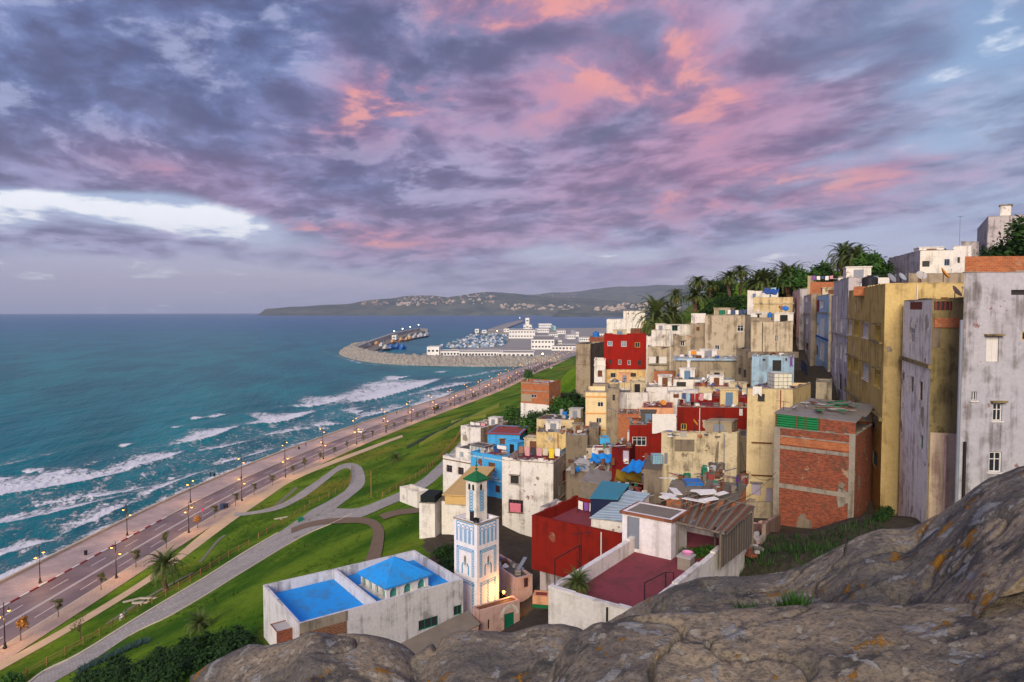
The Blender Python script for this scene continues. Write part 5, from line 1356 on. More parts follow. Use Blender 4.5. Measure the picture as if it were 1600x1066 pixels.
mb = MB(); p0, p1 = P3(5.53, 7.2, te.deck - 3.2), P3(5.53, 11.2, te.deck - 3.2); mb.box(p0, p1 - p0, te.u * .04, (0, 0, 1.5)); part('red_dado', mb, RF_PLUM, te.root)
x_, y_ = np.meshgrid(np.linspace(15, 27, 60), np.linspace(36, 52, 80)); 
def soilpatch(name, pxs, lift, mat, label, amp_=.3):
    P = [onground(a, b, lift) for a, b in pxs]; ctr = sum(P, Vector()) / len(P); rows = []
    for k in np.linspace(0, 1, 16):
        rr_ = []
        for p in P + [P[0]]: q_ = ctr.lerp(p, k); rr_.append(Vector((q_.x, q_.y, gz(q_.x, q_.y) + lift + amp_ * float(fbm(np.array(q_.x / .8), np.array(q_.y / .8), 3, 4)) * (1 - k ** 4))))
        rows.append(rr_)
    mb = MB(); mb.sheet(rows); o = struct(name, mb.mesh(name, mat, smooth=True)); return o
def dense(pts, n=40): return [tuple(x) for x in polyres([(a, b) for a, b in pts + [pts[0]]], n)][:-1]
mb = MB()
for i in range(120):
    p = gpt(1148 + rng.random() * 38, 836 + rng.random() * 38); rz = rng.random() * 3; mb.cbox(p + Vector((0, 0, rng.random() * .4)), .15 + .5 * rng.random(), .1 + .3 * rng.random(), .1 + .2 * rng.random(), rz, rng.randrange(4))
o = single('rubble', mb, [BR_RED, RF_LIGHT, CONC, P_PINK], 'heap of bricks and plaster rubble between the broken walls', 'rubble', kind='stuff')

# ---- brick house with green tin screen
h('brick', 'tall bare brick house with green tin screen at the top', 1210, 668, 1337, 64.5, r=38, D=9, wall=BR_RED, roof=RF_GREY, par=.2, yb=832, faces={}).build()
g = H['brick']
for f, x0, x1 in (('F', 0, .55), ('F', g.W - .5, g.W)):
    mb = MB(); o, d, n, L = g.fc(f); mb.box(Vector((o.x, o.y, g.zb)) + d * x0 + n * .004, d * (x1 - x0), n * .06, (0, 0, g.zt - g.zb)); part('pillar', mb, CONC, g.root)
for py, hh_ in ((684, .12), (702, .32), (763, .42)):
    o, d, n, L = g.fc('F'); z = g.sz('F', 1250, py)[1]; mb = MB(); mb.box(Vector((o.x, o.y, z - hh_ / 2)) + d * .56 + n * .004, d * (L - 1.07), n * .075, (0, 0, hh_)); part('beam', mb, CONC, g.root)
o, d, n, L = g.fc('F'); z0_, z1_ = g.sz('F', 1250, 700)[1], g.sz('F', 1250, 686)[1]; mb = MB(); mb.box(Vector((o.x, o.y, z0_ + .17)) + d * .56 + n * .004, d * (L - 1.07), n * .03, (0, 0, z1_ - z0_ - .1)); part('brick_band', mb, BR_ORANGE, g.root)
mb = MB(); o = g.A + g.v * .3; mb.box(Vector((o.x, o.y, g.zt + .003)), g.u * (g.W * .56), g.v * .06, (0, 0, 1.25)); part('tin_screen', mb, TIN_GREEN, g.root)
for k in (0, .27, .38, .55): mb = MB(); p = g.A + g.u * (g.W * k) + g.v * .22; mb.box(Vector((p.x, p.y, g.zt + .002)), g.u * .12, g.v * .07, (0, 0, 1.32)); part('screen_post', mb, WD_BROWN, g.root)
mb = MB(); o = g.A + g.u * (g.W * .57) + g.v * .2; mb.box(Vector((o.x, o.y, g.zt + .003)), g.u * (g.W * .42), g.v * .25, (0, 0, 1.2)); part('brick_parapet', mb, BR_RED, g.root)
for k, (m_, a0, a1, b0, b1, dz) in enumerate(((TIN_GREY, -.02, 1.0, .02, .35, 1.35), (RF_GREY, .05, 1.03, .36, .66, 1.5), (TIN_GREY, .1, 1.0, .67, 1.05, 1.66))):
    c = [g.roofpt(a0, b0, dz + .2), g.roofpt(a1, b0, dz + .05), g.roofpt(a1, b1, dz + .3), g.roofpt(a0, b1, dz + .45)]; mb = MB(); mb.face(*c); mb.face(*[x - Vector((0, 0, .05)) for x in c[::-1]])
    for i in range(4): j = (i + 1) % 4; mb.face(c[i] - Vector((0, 0, .05)), c[j] - Vector((0, 0, .05)), c[j], c[i])
    part('tin_roof', mb, m_, g.root)
mb = MB()
for i in range(26):
    p = g.roofpt(.05 + .9 * rng.random(), .05 + .9 * rng.random(), 1.95 + .2 * rng.random()); rz = rng.random() * 3; mb.box(p, Vector((math.cos(rz), math.sin(rz), 0)) * (.6 + 1.8 * rng.random()), Vector((-math.sin(rz), math.cos(rz), 0)) * (.1 + .5 * rng.random()), (0, 0, .06), rng.randrange(5))
single('roof_clutter', mb, [WD_GREY, TIN_GREY, RF_LIGHT, TIN_GREEN, WD_BROWN], 'boards and tin scraps weighing down the brick house roof', 'clutter', kind='stuff')

# ---- cream tower
h('cream', 'slim cream tower house with water tank on its roof', 1168, 607, 1239, 73, r=12, bR=1267, wall=P_CREAM, roof=RF_RED, par=.35, yb=800).op('F', 1184, 616, 1195, 628, 'o', depth=.3).op('F', 1174, 755, 1189, 774, 'sl', hood=True).op('F', 1197, 763, 1207, 785, 'dl').band('F', 692, .14, .12, WD_BROWN, px=1190, x0=1174, x1=1206).band('F', 743, .14, .12, WD_BROWN, px=1190, x0=1174, x1=1206).build()

# ---- ochre house on the street and its neighbours along the slope
och = h('ochre', 'long ochre yellow house with hooded windows facing the sea', 1383.5, 444, 1520, 62, r=19.4, rv=19.4, D=25, wall=P_OCHRE_LIT, roof=RF_GREY, par=.6, faces={'L': P_OCHRE_SHADE}, yb=800)  # left face wears the shaded copy of the front's ochre
_o, _d, _n, _L = och.fc('L')
for x0, y0, x1, y1, st in ((1325, 500, 1331, 523, 'w'), (1335, 501, 1342, 525, 'y'), (1347.5, 504, 1357, 528, 'w'), (1368, 508, 1376, 534, 'y'), (1325, 556, 1330, 578, 'y'), (1334, 560, 1341, 583, 'y'), (1347.5, 567, 1357, 593, 'w'), (1367, 577, 1375, 604, 'y')):
    och.op('L', x0, y0, x1, y1, st, hood=True, sill=True)
for x0, y0, x1, y1, st in ((1346, 632, 1357, 656, 'sbl'), (1362, 646, 1368, 670, 'w'), (1363, 704, 1371, 729, 'sbl'), (1342, 713, 1346, 741, 'db'), (1335, 621, 1339, 640, 'y')): och.op('L', x0, y0, x1, y1, st)
och.band('L', 633, .35, .3, P_MOSS, px=1352).band('L', 534, .2, .28, P_MOSS, px=1370, x0=1362, x1=1379); och.build()
h('ochretop', 'bare brick roof room with grey tank on the ochre house', 1334, 448, 1384, 74, r=19.4, D=4, wall=BR_ORANGE, roof=RF_GREY, par=.2, zb=och.deck - .2, name='roof_room', cat='roof room').build()
h('moss', 'mossy peeling house between the ochre house and the pale wall', 1457, 468, 1506, 51, r=19.4, bL=1412, wall=P_MOSS, roof=RF_DARK, par=.2, faces={'L': P_PLUM}, yb=820)
g = H['moss']
for f, x0, y0, x1, y1, st in (('L', 1422, 512, 1429.5, 536, 'w'), ('L', 1421.5, 588, 1427.5, 613, 'o'), ('L', 1436, 596, 1441.5, 626, 'sb'), ('L', 1438, 680, 1442, 702, 'sgr'), ('L', 1421.6, 472, 1441, 484, 'br'), ('F', 1459, 471, 1488, 485, 'br')):
    g.op(f, x0, y0, x1, y1, st)
g.band('L', 566, .3, .2, P_MOSS, px=1432); g.build()
o, d, n, L = g.fc('F'); z1_ = g.sz('F', 1480, 677)[1]
mb = MB(); mb.box(Vector((o.x, o.y, g.zb)) + d * .1 + n * .004, d * (L - .2), n * .05, (0, 0, z1_ - g.zb)); part('painted_base', mb, plaster('plaster_shell', S(204, 182, 158), S(120, 92, 84), .55), g.root)
z0_, z1_ = g.sz('F', 1480, 512)[1], g.sz('F', 1480, 497)[1]; mb = MB(); mb.box(Vector((o.x, o.y, z0_)) + d * .15 + n * .004, d * (L - .4), n * .12, (0, 0, z1_ - z0_)); part('brick_band', mb, BR_ORANGE, g.root)
z0_ = g.sz('F', 1455, 543)[1]; z1_ = g.sz('F', 1455, 507)[1]; mb = MB(); mb.box(Vector((o.x, o.y, z0_)) + d * .06 + n * .003, d * (L * .26), n * .03, (0, 0, z1_ - z0_)); part('recess_panel', mb, P_GREY2, g.root)
mb = MB(); p = o + d * (L * .55) + n * .13; mb.bar((p.x, p.y, g.zb), (p.x, p.y, g.sz('F', 1475, 680)[1]), .1, 8); part('drain_pipe', mb, P_PINK, g.root)
h('pale', 'tall pale lilac wall house at the right edge above the rocks', 1507, 426, 1680, 47, r=4, D=12, rv=36, wall=P_LIME, roof=RF_GREY, par=.2, yb=860)
g = H['pale']
for x0, y0, x1, y1, st, hd in ((1541, 526, 1561, 566, 's', True), (1518, 612, 1526, 626, 'w', False), (1551, 630, 1566, 658, 'w', True), (1545, 706, 1565, 738, 'w', False), (1597, 518, 1612, 532, 'y', False), (1580, 453, 1615, 461, 'o', False)): g.op('F', x0, y0, x1, y1, st, hood=hd, sill=st == 'w')
g.build(); o, d, n, L = g.fc('F'); mb = MB(); mb.box(Vector((o.x, o.y, g.zt + .003)) + g.v * .01, d * L, g.v * 5, (0, 0, 1.1)); part('brick_parapet', mb, BR_ORANGE, g.root)
mb = MB(); p = o - d * .12 + n * .05; mb.bar((p.x, p.y, g.zb + .2), (p.x, p.y, g.sz('F', 1508, 500)[1]), .11, 8); part('drain_pipe', mb, F_GREY, g.root)
mb = MB(); p = o + d * .3 + n * .13; mb.bar((p.x, p.y, g.zb + .2), (p.x, p.y, g.sz('F', 1512, 690)[1]), .1, 8); part('waste_pipe', mb, METAL, g.root)
# alley between the brick house and the mossy house
h('alleyend', 'narrow brick and grey house end closing the alley', 1383, 652, 1414, 66, r=19.4, D=6, wall=P_GREY, roof=RF_GREY, par=.1, yb=790, faces={'F': P_GREY}).band('F', 700, .3, .1, CONC, px=1395).build()
g = H['alleyend']; o, d, n, L = g.fc('F'); mb = MB(); mb.box(Vector((o.x, o.y, g.zt - 4)) + d * (L * .25) + n * .004, d * (L * .25), n * .06, (0, 0, 3.9)); part('brick_strip', mb, BR_RED, g.root)

# ---- the row climbing behind the ochre house
def row(key, label, px0, yt, px1, Y, bL, wall, lw, wins, bands=(), r=19.4, **k):
    g = h(key, label, px0, yt, px1, Y, r=r, bL=bL, wall=wall, faces={'L': lw}, **k)
    for (f, x0, y0, x1, y1, st) in wins: g.op(f, x0, y0, x1, y1, st)
    for py, m_, px in bands: g.band('L', py, .25, .15, m_, px=px)
    g.build(); return g
row('r1', 'grey white street house next to the ochre house', 1326, 434, 1345, 87, 1303, P_LILAC, P_LILAC, [('L', 1306, 500, 1309, 519, 'w'), ('L', 1313, 496, 1317, 520, 'w'), ('L', 1306, 536, 1309, 560, 'w'), ('L', 1312, 536, 1316, 562, 'w'), ('L', 1319, 538, 1323, 566, 'w'), ('L', 1304.5, 585, 1308, 600, 'o'), ('L', 1310, 583, 1315, 610, 'do'), ('L', 1319, 592, 1323, 608, 'do')], [(523, CONC, 1312)], yb=650)
row('r2', 'cream and pale blue street house with red cloth on its balcony', 1296, 460, 1310, 104, 1267, P_CREAM2, P_BLUE2, [('L', 1268.5, 470, 1272, 484, 'w'), ('L', 1281, 468, 1286, 482, 'w'), ('L', 1270, 510, 1273, 525, 'w'), ('L', 1275, 505, 1279, 523, 'wb'), ('L', 1281, 497, 1288, 528, 's'), ('L', 1274, 540, 1278, 555, 'o'), ('L', 1281, 535, 1288, 564, 's'), ('L', 1269, 534, 1272, 552, 'sg')], [(489, CONC, 1285), (526, P_ROYAL, 1280)], yb=620)
row('r2b', 'narrow white house end between the cream and grey street houses', 1307, 462, 1322, 98, 1296, P_LILAC, P_LILAC, [('L', 1298, 520, 1301, 534, 'db'), ('L', 1299, 565, 1302, 576, 'do'), ('L', 1299, 592, 1302, 603, 'do')], yb=640)
row('r3', 'grey street house with orange brick roof parapet', 1268, 460, 1300, 124, 1249, P_GREY, P_LILAC, [('L', 1250.5, 466, 1254, 478, 'w'), ('L', 1258, 460, 1262, 472, 'w'), ('L', 1251, 490, 1256, 510, 'sb'), ('L', 1259, 490, 1263, 507, 'w'), ('L', 1252, 532, 1256, 548, 'w'), ('L', 1259, 536, 1263, 548, 'b')], [(490, P_GREY, 1260)], yb=600)
h('r3top', 'orange brick parapet room with washing above the street houses', 1266, 441, 1304, 126, r=12, D=5, wall=BR_ORANGE, roof=RF_GREY, par=.6, zb=H['r3'].deck - 1, name='roof_room', cat='roof room').build()
row('r4', 'pinkish grey house at the far end of the street row', 1250, 452, 1262, 142, 1238, P_LILAC, P_PINK, [('L', 1240, 478, 1243, 488, 'w'), ('L', 1240.5, 500, 1244, 514, 'b'), ('L', 1240, 540, 1243, 556, 'db'), ('L', 1245, 528, 1248, 540, 'w')], [(526, CONC, 1244)], yb=590)
h('bluelow', 'low blue green yard house at the end of the street', 1254, 582, 1276, 112, r=19.4, D=6, bL=1250, wall=P_BLUE2, roof=TIN_TEAL, par=.6, yb=630).build()
h('whitelow', 'small cream house with slanting roof below the street row', 1275, 597, 1300, 92, r=19.4, D=5, wall=P_CREAM2, roof=P_CREAM2, par=.1, yb=660).build()

# ---- middle hillside
h('G1', 'big beige grey blank house with two small windows below the palms', 1102, 493, 1164, 128, r=4, bR=1173, wall=P_BEIGE, roof=RF_GREY, par=.7, yb=600).op('F', 1152, 508, 1162, 518, 'w', sill=True).op('F', 1117, 539, 1124.5, 547, 'w').op('R', 1166, 570, 1168, 580, 'o').build()
g = H['G1']; g.band('F', 500, .35, .12, P_GREY, px=1130)
h('G1b', 'long plain grey parapet house right of the beige grey house', 1164, 497, 1205, 136, r=4, D=8, wall=P_GREY, roof=RF_GREY, par=.5, yb=560).build()
h('G1c', 'dark weathered side house with shuttered openings below the beige house', 1151, 546, 1173, 116, r=30, D=6, wall=P_GREY2, roof=RF_GREY, par=.3, yb=610).op('F', 1154, 575, 1158, 585, 'o').op('F', 1162, 578, 1166, 590, 'o').build()
h('G2', 'pale blotched square house with twin slit window and dark ledge', 1174, 503, 1239, 106, r=3, D=9, wall=P_WHITE2, roof=RF_GREY, par=.5, faces={'F': plaster('plaster_pale_blotch', S(200, 186, 160), S(104, 92, 76), .6, S(150, 136, 112), .4)}, yb=620).op('F', 1211, 524, 1216, 534, 'w').band('F', 554, .9, .7, P_GREY2, px=1206, name='ledge').build()
g = H['G2']
h('G2low', 'light blue and white rooms under the blotched house', 1175, 557, 1241, 101.5, r=3, D=4, wall=P_BLUE2, roof=RF_GREY, par=.1, yb=620).op('F', 1191.5, 561, 1196, 564, 'o').op('F', 1207, 563, 1221, 580, 'do').op('F', 1227, 560, 1230, 564, 'o').build()
h('G3', 'cream yellow house with blue dish on the hill terrace', 1178, 465, 1239, 152, r=3, D=9, wall=P_CREAM, roof=RF_GREY, par=.8, yb=540).band('F', 474, .3, .2, P_CREAM2, px=1208).build()
h('G3b', 'narrow grey box room with round vents before the yellow house', 1206, 491, 1239, 138, r=3, D=4, wall=P_GREY, roof=RF_GREY, par=.2, yb=540).build()
h('G4', 'tall narrow stone house with one dark window and white top', 1079, 506, 1102, 131, r=5, D=8, wall=P_GREY, roof=RF_GREY, par=.3, yb=600).op('F', 1088, 511, 1093, 517, 'sb').build()
h('G4t', 'white roof storey on the narrow stone house', 1080, 490, 1103, 134, r=5, D=6, wall=P_WHITE2, roof=RF_GREY, par=.5, zb=H['G4'].deck - .3, name='roof_storey', cat='roof storey').build()
h('G5', 'white house with green awning window below the palm trees', 1034, 508, 1079, 137, r=-6, D=8, wall=P_WHITE, roof=RF_LIGHT, par=.4, yb=560).op('F', 1050, 509, 1059, 517, 'g', hood=True).build()
h('G5b', 'white walled terrace left of the green awning house', 1018, 516, 1048, 135, r=0, D=5, wall=P_WHITE2, roof=RF_LIGHT, par=.5, yb=560).build()
h('G6', 'beige house with white window frame below the green awning house', 1052, 525, 1079, 131, r=0, D=4, wall=P_BEIGE, roof=RF_GREY, par=.2, yb=590).op('F', 1063, 533, 1070, 541, 'w', hood=True).build()
h('G7', 'white terrace wall with hanging laundry right of the red house', 1010, 526, 1053, 140, r=0, D=6, wall=P_WHITE, roof=RF_LIGHT, par=.8, yb=560).build()
h('G8', 'grey beige house with two white shutters beside the red house', 1012, 542, 1053, 134, r=0, D=5, wall=P_BEIGE, roof=RF_GREY, par=.2, yb=600).op('F', 1014, 557, 1025, 568, 's').op('F', 1025.5, 557, 1029, 568, 'o').op('F', 1030, 557, 1042, 568, 's').band('F', 569.5, .2, .4, CONC, px=1030, x0=1013, x1=1043, name='ledge').build()
g = h('red', 'tall brick red house with three windows on its upper floor', 944, 523, 1010, 146, r=6, D=9, wall=P_RED2, roof=RF_GREY, par=.4, yb=600)
for x0, y0, x1, y1, st in ((949, 533, 957, 541, 'wb'), (970.5, 533, 979, 542, 'wb'), (992, 535, 1000, 543, 'y'), (951, 562, 956, 569, 'o'), (966, 562, 971, 570, 'w'), (980.5, 563, 985.5, 570.5, 'w'), (996, 563, 1002, 571, 'b')): g.op('F', x0, y0, x1, y1, st)
g.build()
h('redbase', 'peeling cream base house with dark window under the red house', 940, 577.5, 1011, 144, r=6, D=3, wall=plaster('plaster_cream_peel', S(222, 190, 130), S(150, 100, 64), .5, S(176, 120, 80), .6), roof=RF_GREY, par=.05, yb=620).op('F', 954, 583, 962, 590, 'bl').op('F', 985, 583, 994, 589, 'o').build()
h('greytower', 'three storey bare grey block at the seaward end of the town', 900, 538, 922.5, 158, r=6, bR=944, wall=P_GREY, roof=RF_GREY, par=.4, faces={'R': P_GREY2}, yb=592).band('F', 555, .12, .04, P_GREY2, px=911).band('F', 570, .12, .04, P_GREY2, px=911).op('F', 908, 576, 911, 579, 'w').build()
h('brickbehind', 'low brick house behind the bare grey block', 921, 527, 946, 172, r=6, D=8, wall=BR_RED, roof=RF_RED, par=.3, yb=560).build()
h('whitered', 'white house with brown shutter left of the red house', 928.5, 563, 946, 142, r=6, D=8, wall=P_WHITE, roof=RF_GREY, par=.9, yb=620).op('F', 934, 579, 941, 589, 'sb').band('F', 571, .15, .12, P_WHITE, px=937).build()
h('creamyel', 'three storey pale cream house with orange bands beside green bank', 915, 613, 948, 112, r=5, bR=None, D=9, wall=plaster('plaster_pale_cream', S(232, 212, 166), S(180, 150, 110), .2), roof=RF_LIGHT, par=.7, yb=700).op('F', 933.5, 628, 943, 636, 'w').op('F', 931.5, 653, 940, 661.5, 'w').build()
g = H['creamyel']
OB = flat('band_orange', S(222, 160, 92), .8, var=.08)
for py in (620, 646, 672): g.band('F', py, .22, .08, OB, px=931)
for b_ in g.bands: 
    f, a, b, z, hh_, od, m_, nm = b_; o, d, n, L = g.fc(f); m2 = MB(); p = Vector((o.x + d.x * a, o.y + d.y * a, z - hh_ / 2)) + n * .003; m2.box(p, d * (b - a), n * od, (0, 0, hh_)); part(nm, m2, m_, g.root)
h('greyside', 'windowless grey flank tower beside the pale cream house', 947.5, 608, 967, 109, r=5, D=8, wall=P_GREY, roof=RF_GREY, par=.6, yb=700).op('F', 957, 617, 961, 626, 'o').build()
h('whitelong', 'long plain white wall house in the middle of the town', 1010, 605, 1082, 116, r=-4, D=7, wall=plaster('plaster_clean_white', S(226, 222, 214), S(170, 160, 148), .25), roof=RF_LIGHT, par=.3, yb=650).build()
h('whiteyel', 'white topped yellow stained wall house above the brick yard', 966, 614, 1012, 113, r=-2, D=7, wall=P_WHITE2, roof=RF_GREY, par=.3, yb=670).build()
h('yellowlow', 'low cream yellow house with grey roof in the upper town', 952, 598, 990, 126, r=4, D=6, wall=P_CREAM, roof=RF_GREY, par=.2, yb=640).build()
h('starwall', 'small yellow room with painted star among the roofs', 988, 592, 1009, 122, r=4, D=3, wall=P_CREAM, roof=WD_BROWN, par=.1, yb=620)
g = H['starwall']; g.build(); mb = MB(); cx, cz = g.W * .5, g.sz('F', 998, 600)[1]
for i in range(5): t0, t1 = math.pi / 2 + i * 4 * math.pi / 5, math.pi / 2 + (i + 1) * 4 * math.pi / 5; face_strip(g, 'F', mb, cx + .85 * math.cos(t0), cz + .75 * math.sin(t0), cx + .85 * math.cos(t1), cz + .75 * math.sin(t1), .3, .02 + .003 * i)
part('painted_star', mb, P_MOSS, g.root)
h('brickmid', 'orange brick house wall with pale parapet behind the star room', 1022, 580, 1055, 130, r=0, D=6, wall=BR_ORANGE, roof=RF_GREY, par=.2, yb=610).build()
h('slabhouse', 'wide grey house with white chimney pipe and overhanging slab', 1056, 560, 1151, 121, r=4, D=7, wall=P_GREY, roof=RF_LIGHT, par=.05, yb=605)
g = H['slabhouse']; g.build(); g.slab(.5, .35, P_BLUE2)
cp = g.wallpt('F', 1075, 590, .5); mb = MB(); mb.bar((cp.x, cp.y, g.zb + .5), (cp.x, cp.y, g.sz('F', 1075, 566)[1]), .3, 10); mb.lathe((cp.x, cp.y, g.sz('F', 1075, 566)[1]), [(.36, 0), (.36, .35), (.1, .45)], 10); part('chimney_pipe', mb, F_WHITE, g.root)
h('slabroof', 'white roof room with orange dish on the slab house', 1076, 549, 1110, 124, r=4, D=4, wall=P_WHITE, roof=RF_GREY, par=.1, zb=H['slabhouse'].deck - .2, name='roof_room', cat='roof room').build()
h('flatblue', 'flat pale blue roofed house in front of the slab house', 1052, 593, 1148, 116.5, r=4, D=5, wall=P_WHITE, roof=P_BLUE2, par=.1, yb=640).op('F', 1057, 597, 1072, 607, 'do').build()
h('creamrr', 'cream house under a dark red roof beside the slab house', 1083, 604, 1140, 109, r=6, D=7, wall=P_CREAM2, roof=RF_RED, par=.05, yb=640).op('F', 1092, 614, 1099, 620, 'b').build()
h('redroofs', 'low house with plum red flat roof beside the cream tower', 1112, 622, 1170, 100, r=14, D=10, wall=P_RED, roof=RF_RED, par=.05, yb=660).build()
g = h('redmid', 'wide red house with laundry roof in the town centre', 1058, 636, 1169, 90, r=5, D=8, wall=P_RED, roof=RF_RED, par=.3, yb=720)
g.op('F', 1064, 662, 1073, 672, 'y').op('F', 1155, 636, 1161, 650, 's').build()
h('redmidtop', 'red roof storey beside the cream tower', 1128, 622, 1168, 93, r=5, D=4, wall=P_RED, roof=RF_RED, par=.1, zb=H['redmid'].deck - .1, name='roof_storey', cat='roof storey').build()
g = h('redleft', 'red house with wide white window and hanging white sheet', 983.5, 664, 1033, 88, r=2, D=6, wall=P_RED, roof=RF_GREY, par=.2, yb=730); g.op('F', 988, 682.5, 1010, 697, 'w').build()
h('redleftt', 'upper red wall block holding the big white sheet', 1011, 661, 1035, 87.2, r=2, D=5, wall=P_RED, roof=RF_RED, par=.2, yb=720).build()
h('redannex', 'dark red lean-to house with pale door', 956, 700, 984, 85, r=20, D=5, wall=plaster('plaster_dark_red', S(110, 26, 26), S(70, 24, 24), .4), roof=flat('roof_maroon', S(104, 40, 40), .8), par=.05, yb=730).op('F', 973, 704, 983, 722, 'dl').build()
h('peach', 'peach house with plum red roof and orange dish', 1003, 637, 1053, 103, r=6, D=7, wall=P_PEACH, roof=RF_RED, par=.05, yb=680).build()
h('peachbal', 'peach balcony block with red striped rail', 998, 651, 1020, 98, r=6, D=4, wall=P_PEACH, roof=P_PEACH, par=.6, yb=690)
g = H['peachbal']; g.build(); mb = MB(); o, d, n, L = g.fc('F')
for i in range(int(L / .22)): mb.box(Vector((o.x, o.y, g.zt - .75)) + d * (.06 + i * .22) + n * .003, d * .09, n * .04, (0, 0, .62))
part('striped_rail', mb, F_RED, g.root)
h('brickyard', 'orange brick wall house below the white yellow house', 966, 648, 999, 101, r=0, D=6, wall=BR_ORANGE, roof=RF_GREY, par=.2, yb=690).build()
g = h('creamold', 'weathered cream blank house with scorched patch in the centre', 1033.5, 676, 1152, 77.5, r=3, bR=1157, wall=P_CREAM2, roof=RF_GREY, par=.5, yb=760, zb=None)
g.op('F', 1038, 708, 1043, 725, 'sg').build()
o, d, n, L = g.fc('F'); x0, z0_ = g.sz('F', 1054, 705); x1, z1_ = g.sz('F', 1085, 687); mb = MB(); mb.box(Vector((o.x, o.y, z0_)) + d * x0 + n * .004, d * (x1 - x0), n * .06, (0, 0, z1_ - z0_)); part('patched_opening', mb, P_GREY2, g.root)
for xx in (1120, 1117): 
    xa, za = g.sz('F', xx, 720); xb, zb_ = g.sz('F', 1122, 690); mb = MB(); mb.bar(o + d * xa + n * .2 + Vector((0, 0, za - o.z)), o + d * xb + n * .08 + Vector((0, 0, zb_ - o.z)), .07, 5); part('timber_prop', mb, WD_GREY, g.root)
h('creamoldr', 'shaded right annex of the weathered cream house', 1152, 682, 1168, 82, r=3, D=5, wall=P_GREY, roof=RF_DARK, par=.1, yb=740).build()
# cluster left of centre
h('cream2', 'cream house with cracked dark roof above the terracotta rubble', 838.5, 655, 897, 116, r=10, bR=910, wall=P_CREAM, roof=RF_DARK, par=.12, yb=700).op('F', 849, 663, 855, 671, 'w').build()
h('cream3', 'old yellow house with peeling plaster below the cracked roof', 838, 676, 885, 105, r=4, D=6, wall=plaster('plaster_yel_peel', S(214, 190, 132), S(120, 104, 80), .5, S(176, 164, 146), .5), roof=RF_GREY, par=.2, yb=730).op('F', 857, 682, 861, 688, 'wb').build()
h('stonebox', 'brown stone box house with pale flat roof', 884, 680, 918, 101, r=3, D=6, wall=P_GREY2, roof=RF_LIGHT, par=.06, yb=730).build()
h('stonebox2', 'narrow dark stone box beside the pale cream house', 920, 668, 936, 104, r=3, D=5, wall=P_GREY2, roof=RF_GREY, par=.1, yb=720).build()
h('bluelow2', 'low blue painted yard wall below the pale cream house', 937, 684, 953, 100, r=3, D=2, wall=P_BLUE, roof=RF_DARK, par=.2, zb=at(945, 694, 100).z).build()
g = h('cyan', 'bright blue house with red roof left of the yellow house', 762, 676, 812, 122, r=12, bR=825, wall=P_BLUE, roof=RF_RED, par=.05, yb=720); g.op('F', 781, 686, 789, 702, 'db', hood=True).op('F', 797, 687.5, 804, 695, 'o').build(); g.slab(.3, .2, RF_RED)
h('maroon', 'narrow maroon wall between the blue and yellow houses', 825, 683, 839, 118, r=4, D=4, wall=plaster('plaster_maroon', S(96, 38, 32), S(60, 30, 28), .4), roof=RF_DARK, par=.1, yb=720).build()
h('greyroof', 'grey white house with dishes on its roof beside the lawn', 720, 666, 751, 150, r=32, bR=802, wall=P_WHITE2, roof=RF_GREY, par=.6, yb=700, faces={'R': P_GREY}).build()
g = h('wh3', 'white three storey house with framed windows beside the lawn', 692, 713, 735.5, 113, r=38, D=8, wall=P_WHITE, roof=RF_LIGHT, par=.6, yb=765)
g.op('F', 697.5, 727, 706.5, 738, 'b').op('F', 715.5, 730.5, 724.5, 742, 'b').band('F', 720.5, .14, .08, WD_BROWN, px=713).build()
h('wh3t', 'white top floor of the framed window house', 712, 699, 736, 113.5, r=38, D=6, wall=P_WHITE, roof=RF_DARK, par=.05, zb=H['wh3'].deck - .2, name='roof_storey', cat='roof storey').op('F', 718, 706, 724, 715, 'wb').build()
g = h('bluebig', 'sky blue house with brown shuttered window and balcony grille', 735.5, 706, 784.5, 109, r=38, D=8, wall=P_BLUE, roof=RF_PLUM, par=.5, yb=785)
g.op('F', 763, 723, 773.5, 737, 'sb').op('F', 774, 759, 781, 770, 'r').op('F', 756, 753, 761.5, 763, 'r').band('F', 716, .25, .06, P_BLUE2, px=760).band('F', 748, .2, .06, P_BLUE2, px=760).build()
o, d, n, L = g.fc('F'); x0, z0_ = g.sz('F', 760, 743); x1, z1_ = g.sz('F', 781, 737); mb = MB(); mb.box(Vector((o.x, o.y, z0_ - .1)) + d * x0 + n * .004, d * (x1 - x0), n * .6, (0, 0, .12))
for i in range(12): p = Vector((o.x, o.y, z0_)) + d * (x0 + (x1 - x0) * i / 11) + n * .58; mb.bar(p, p + Vector((0, 0, .8)), .02, 4)
mb.bar(Vector((o.x, o.y, z0_ + .8)) + d * x0 + n * .58, Vector((o.x, o.y, z0_ + .8)) + d * x1 + n * .58, .03, 4); part('balcony', mb, P_BLUE2, g.root)
gr = House('glazed white roof room above the sky blue house', 734, 694, 757, 112, r=38, bR=771, wall=F_WHITE, roof=RF_DARK, par=.02, name='roof_room', cat='roof room', zb=H['bluebig'].deck, pt=.15)
for i in range(4): a_, b_ = 735 + i * 5.4, 739.6 + i * 5.4; gr.op('F', a_, 696.5 + i * .5, b_, 705 + i * .5, 'wb')
gr.op('R', 759, 698, 764, 707, 'wb').op('R', 765, 697, 769.5, 706, 'wb').build(); gr.slab(.25, .12, RF_DARK)
g = h('tallw', 'white corner block with small turret wall beside the dark tree', 655, 786, 679.5, 87.5, r=14, bR=694, wall=P_WHITE, roof=flat('roof_net_dark', S(30, 38, 38), .9), par=.3, yb=858).build()
h('tallw2', 'cream white house behind the minaret with plain wall', 690, 783, 731, 88.5, r=6, D=7, wall=P_WHITE, roof=RF_LIGHT, par=.2, yb=870).build()
g = H['tallw2']; mb = MB(); c = g.roofpt(.5, .5); 
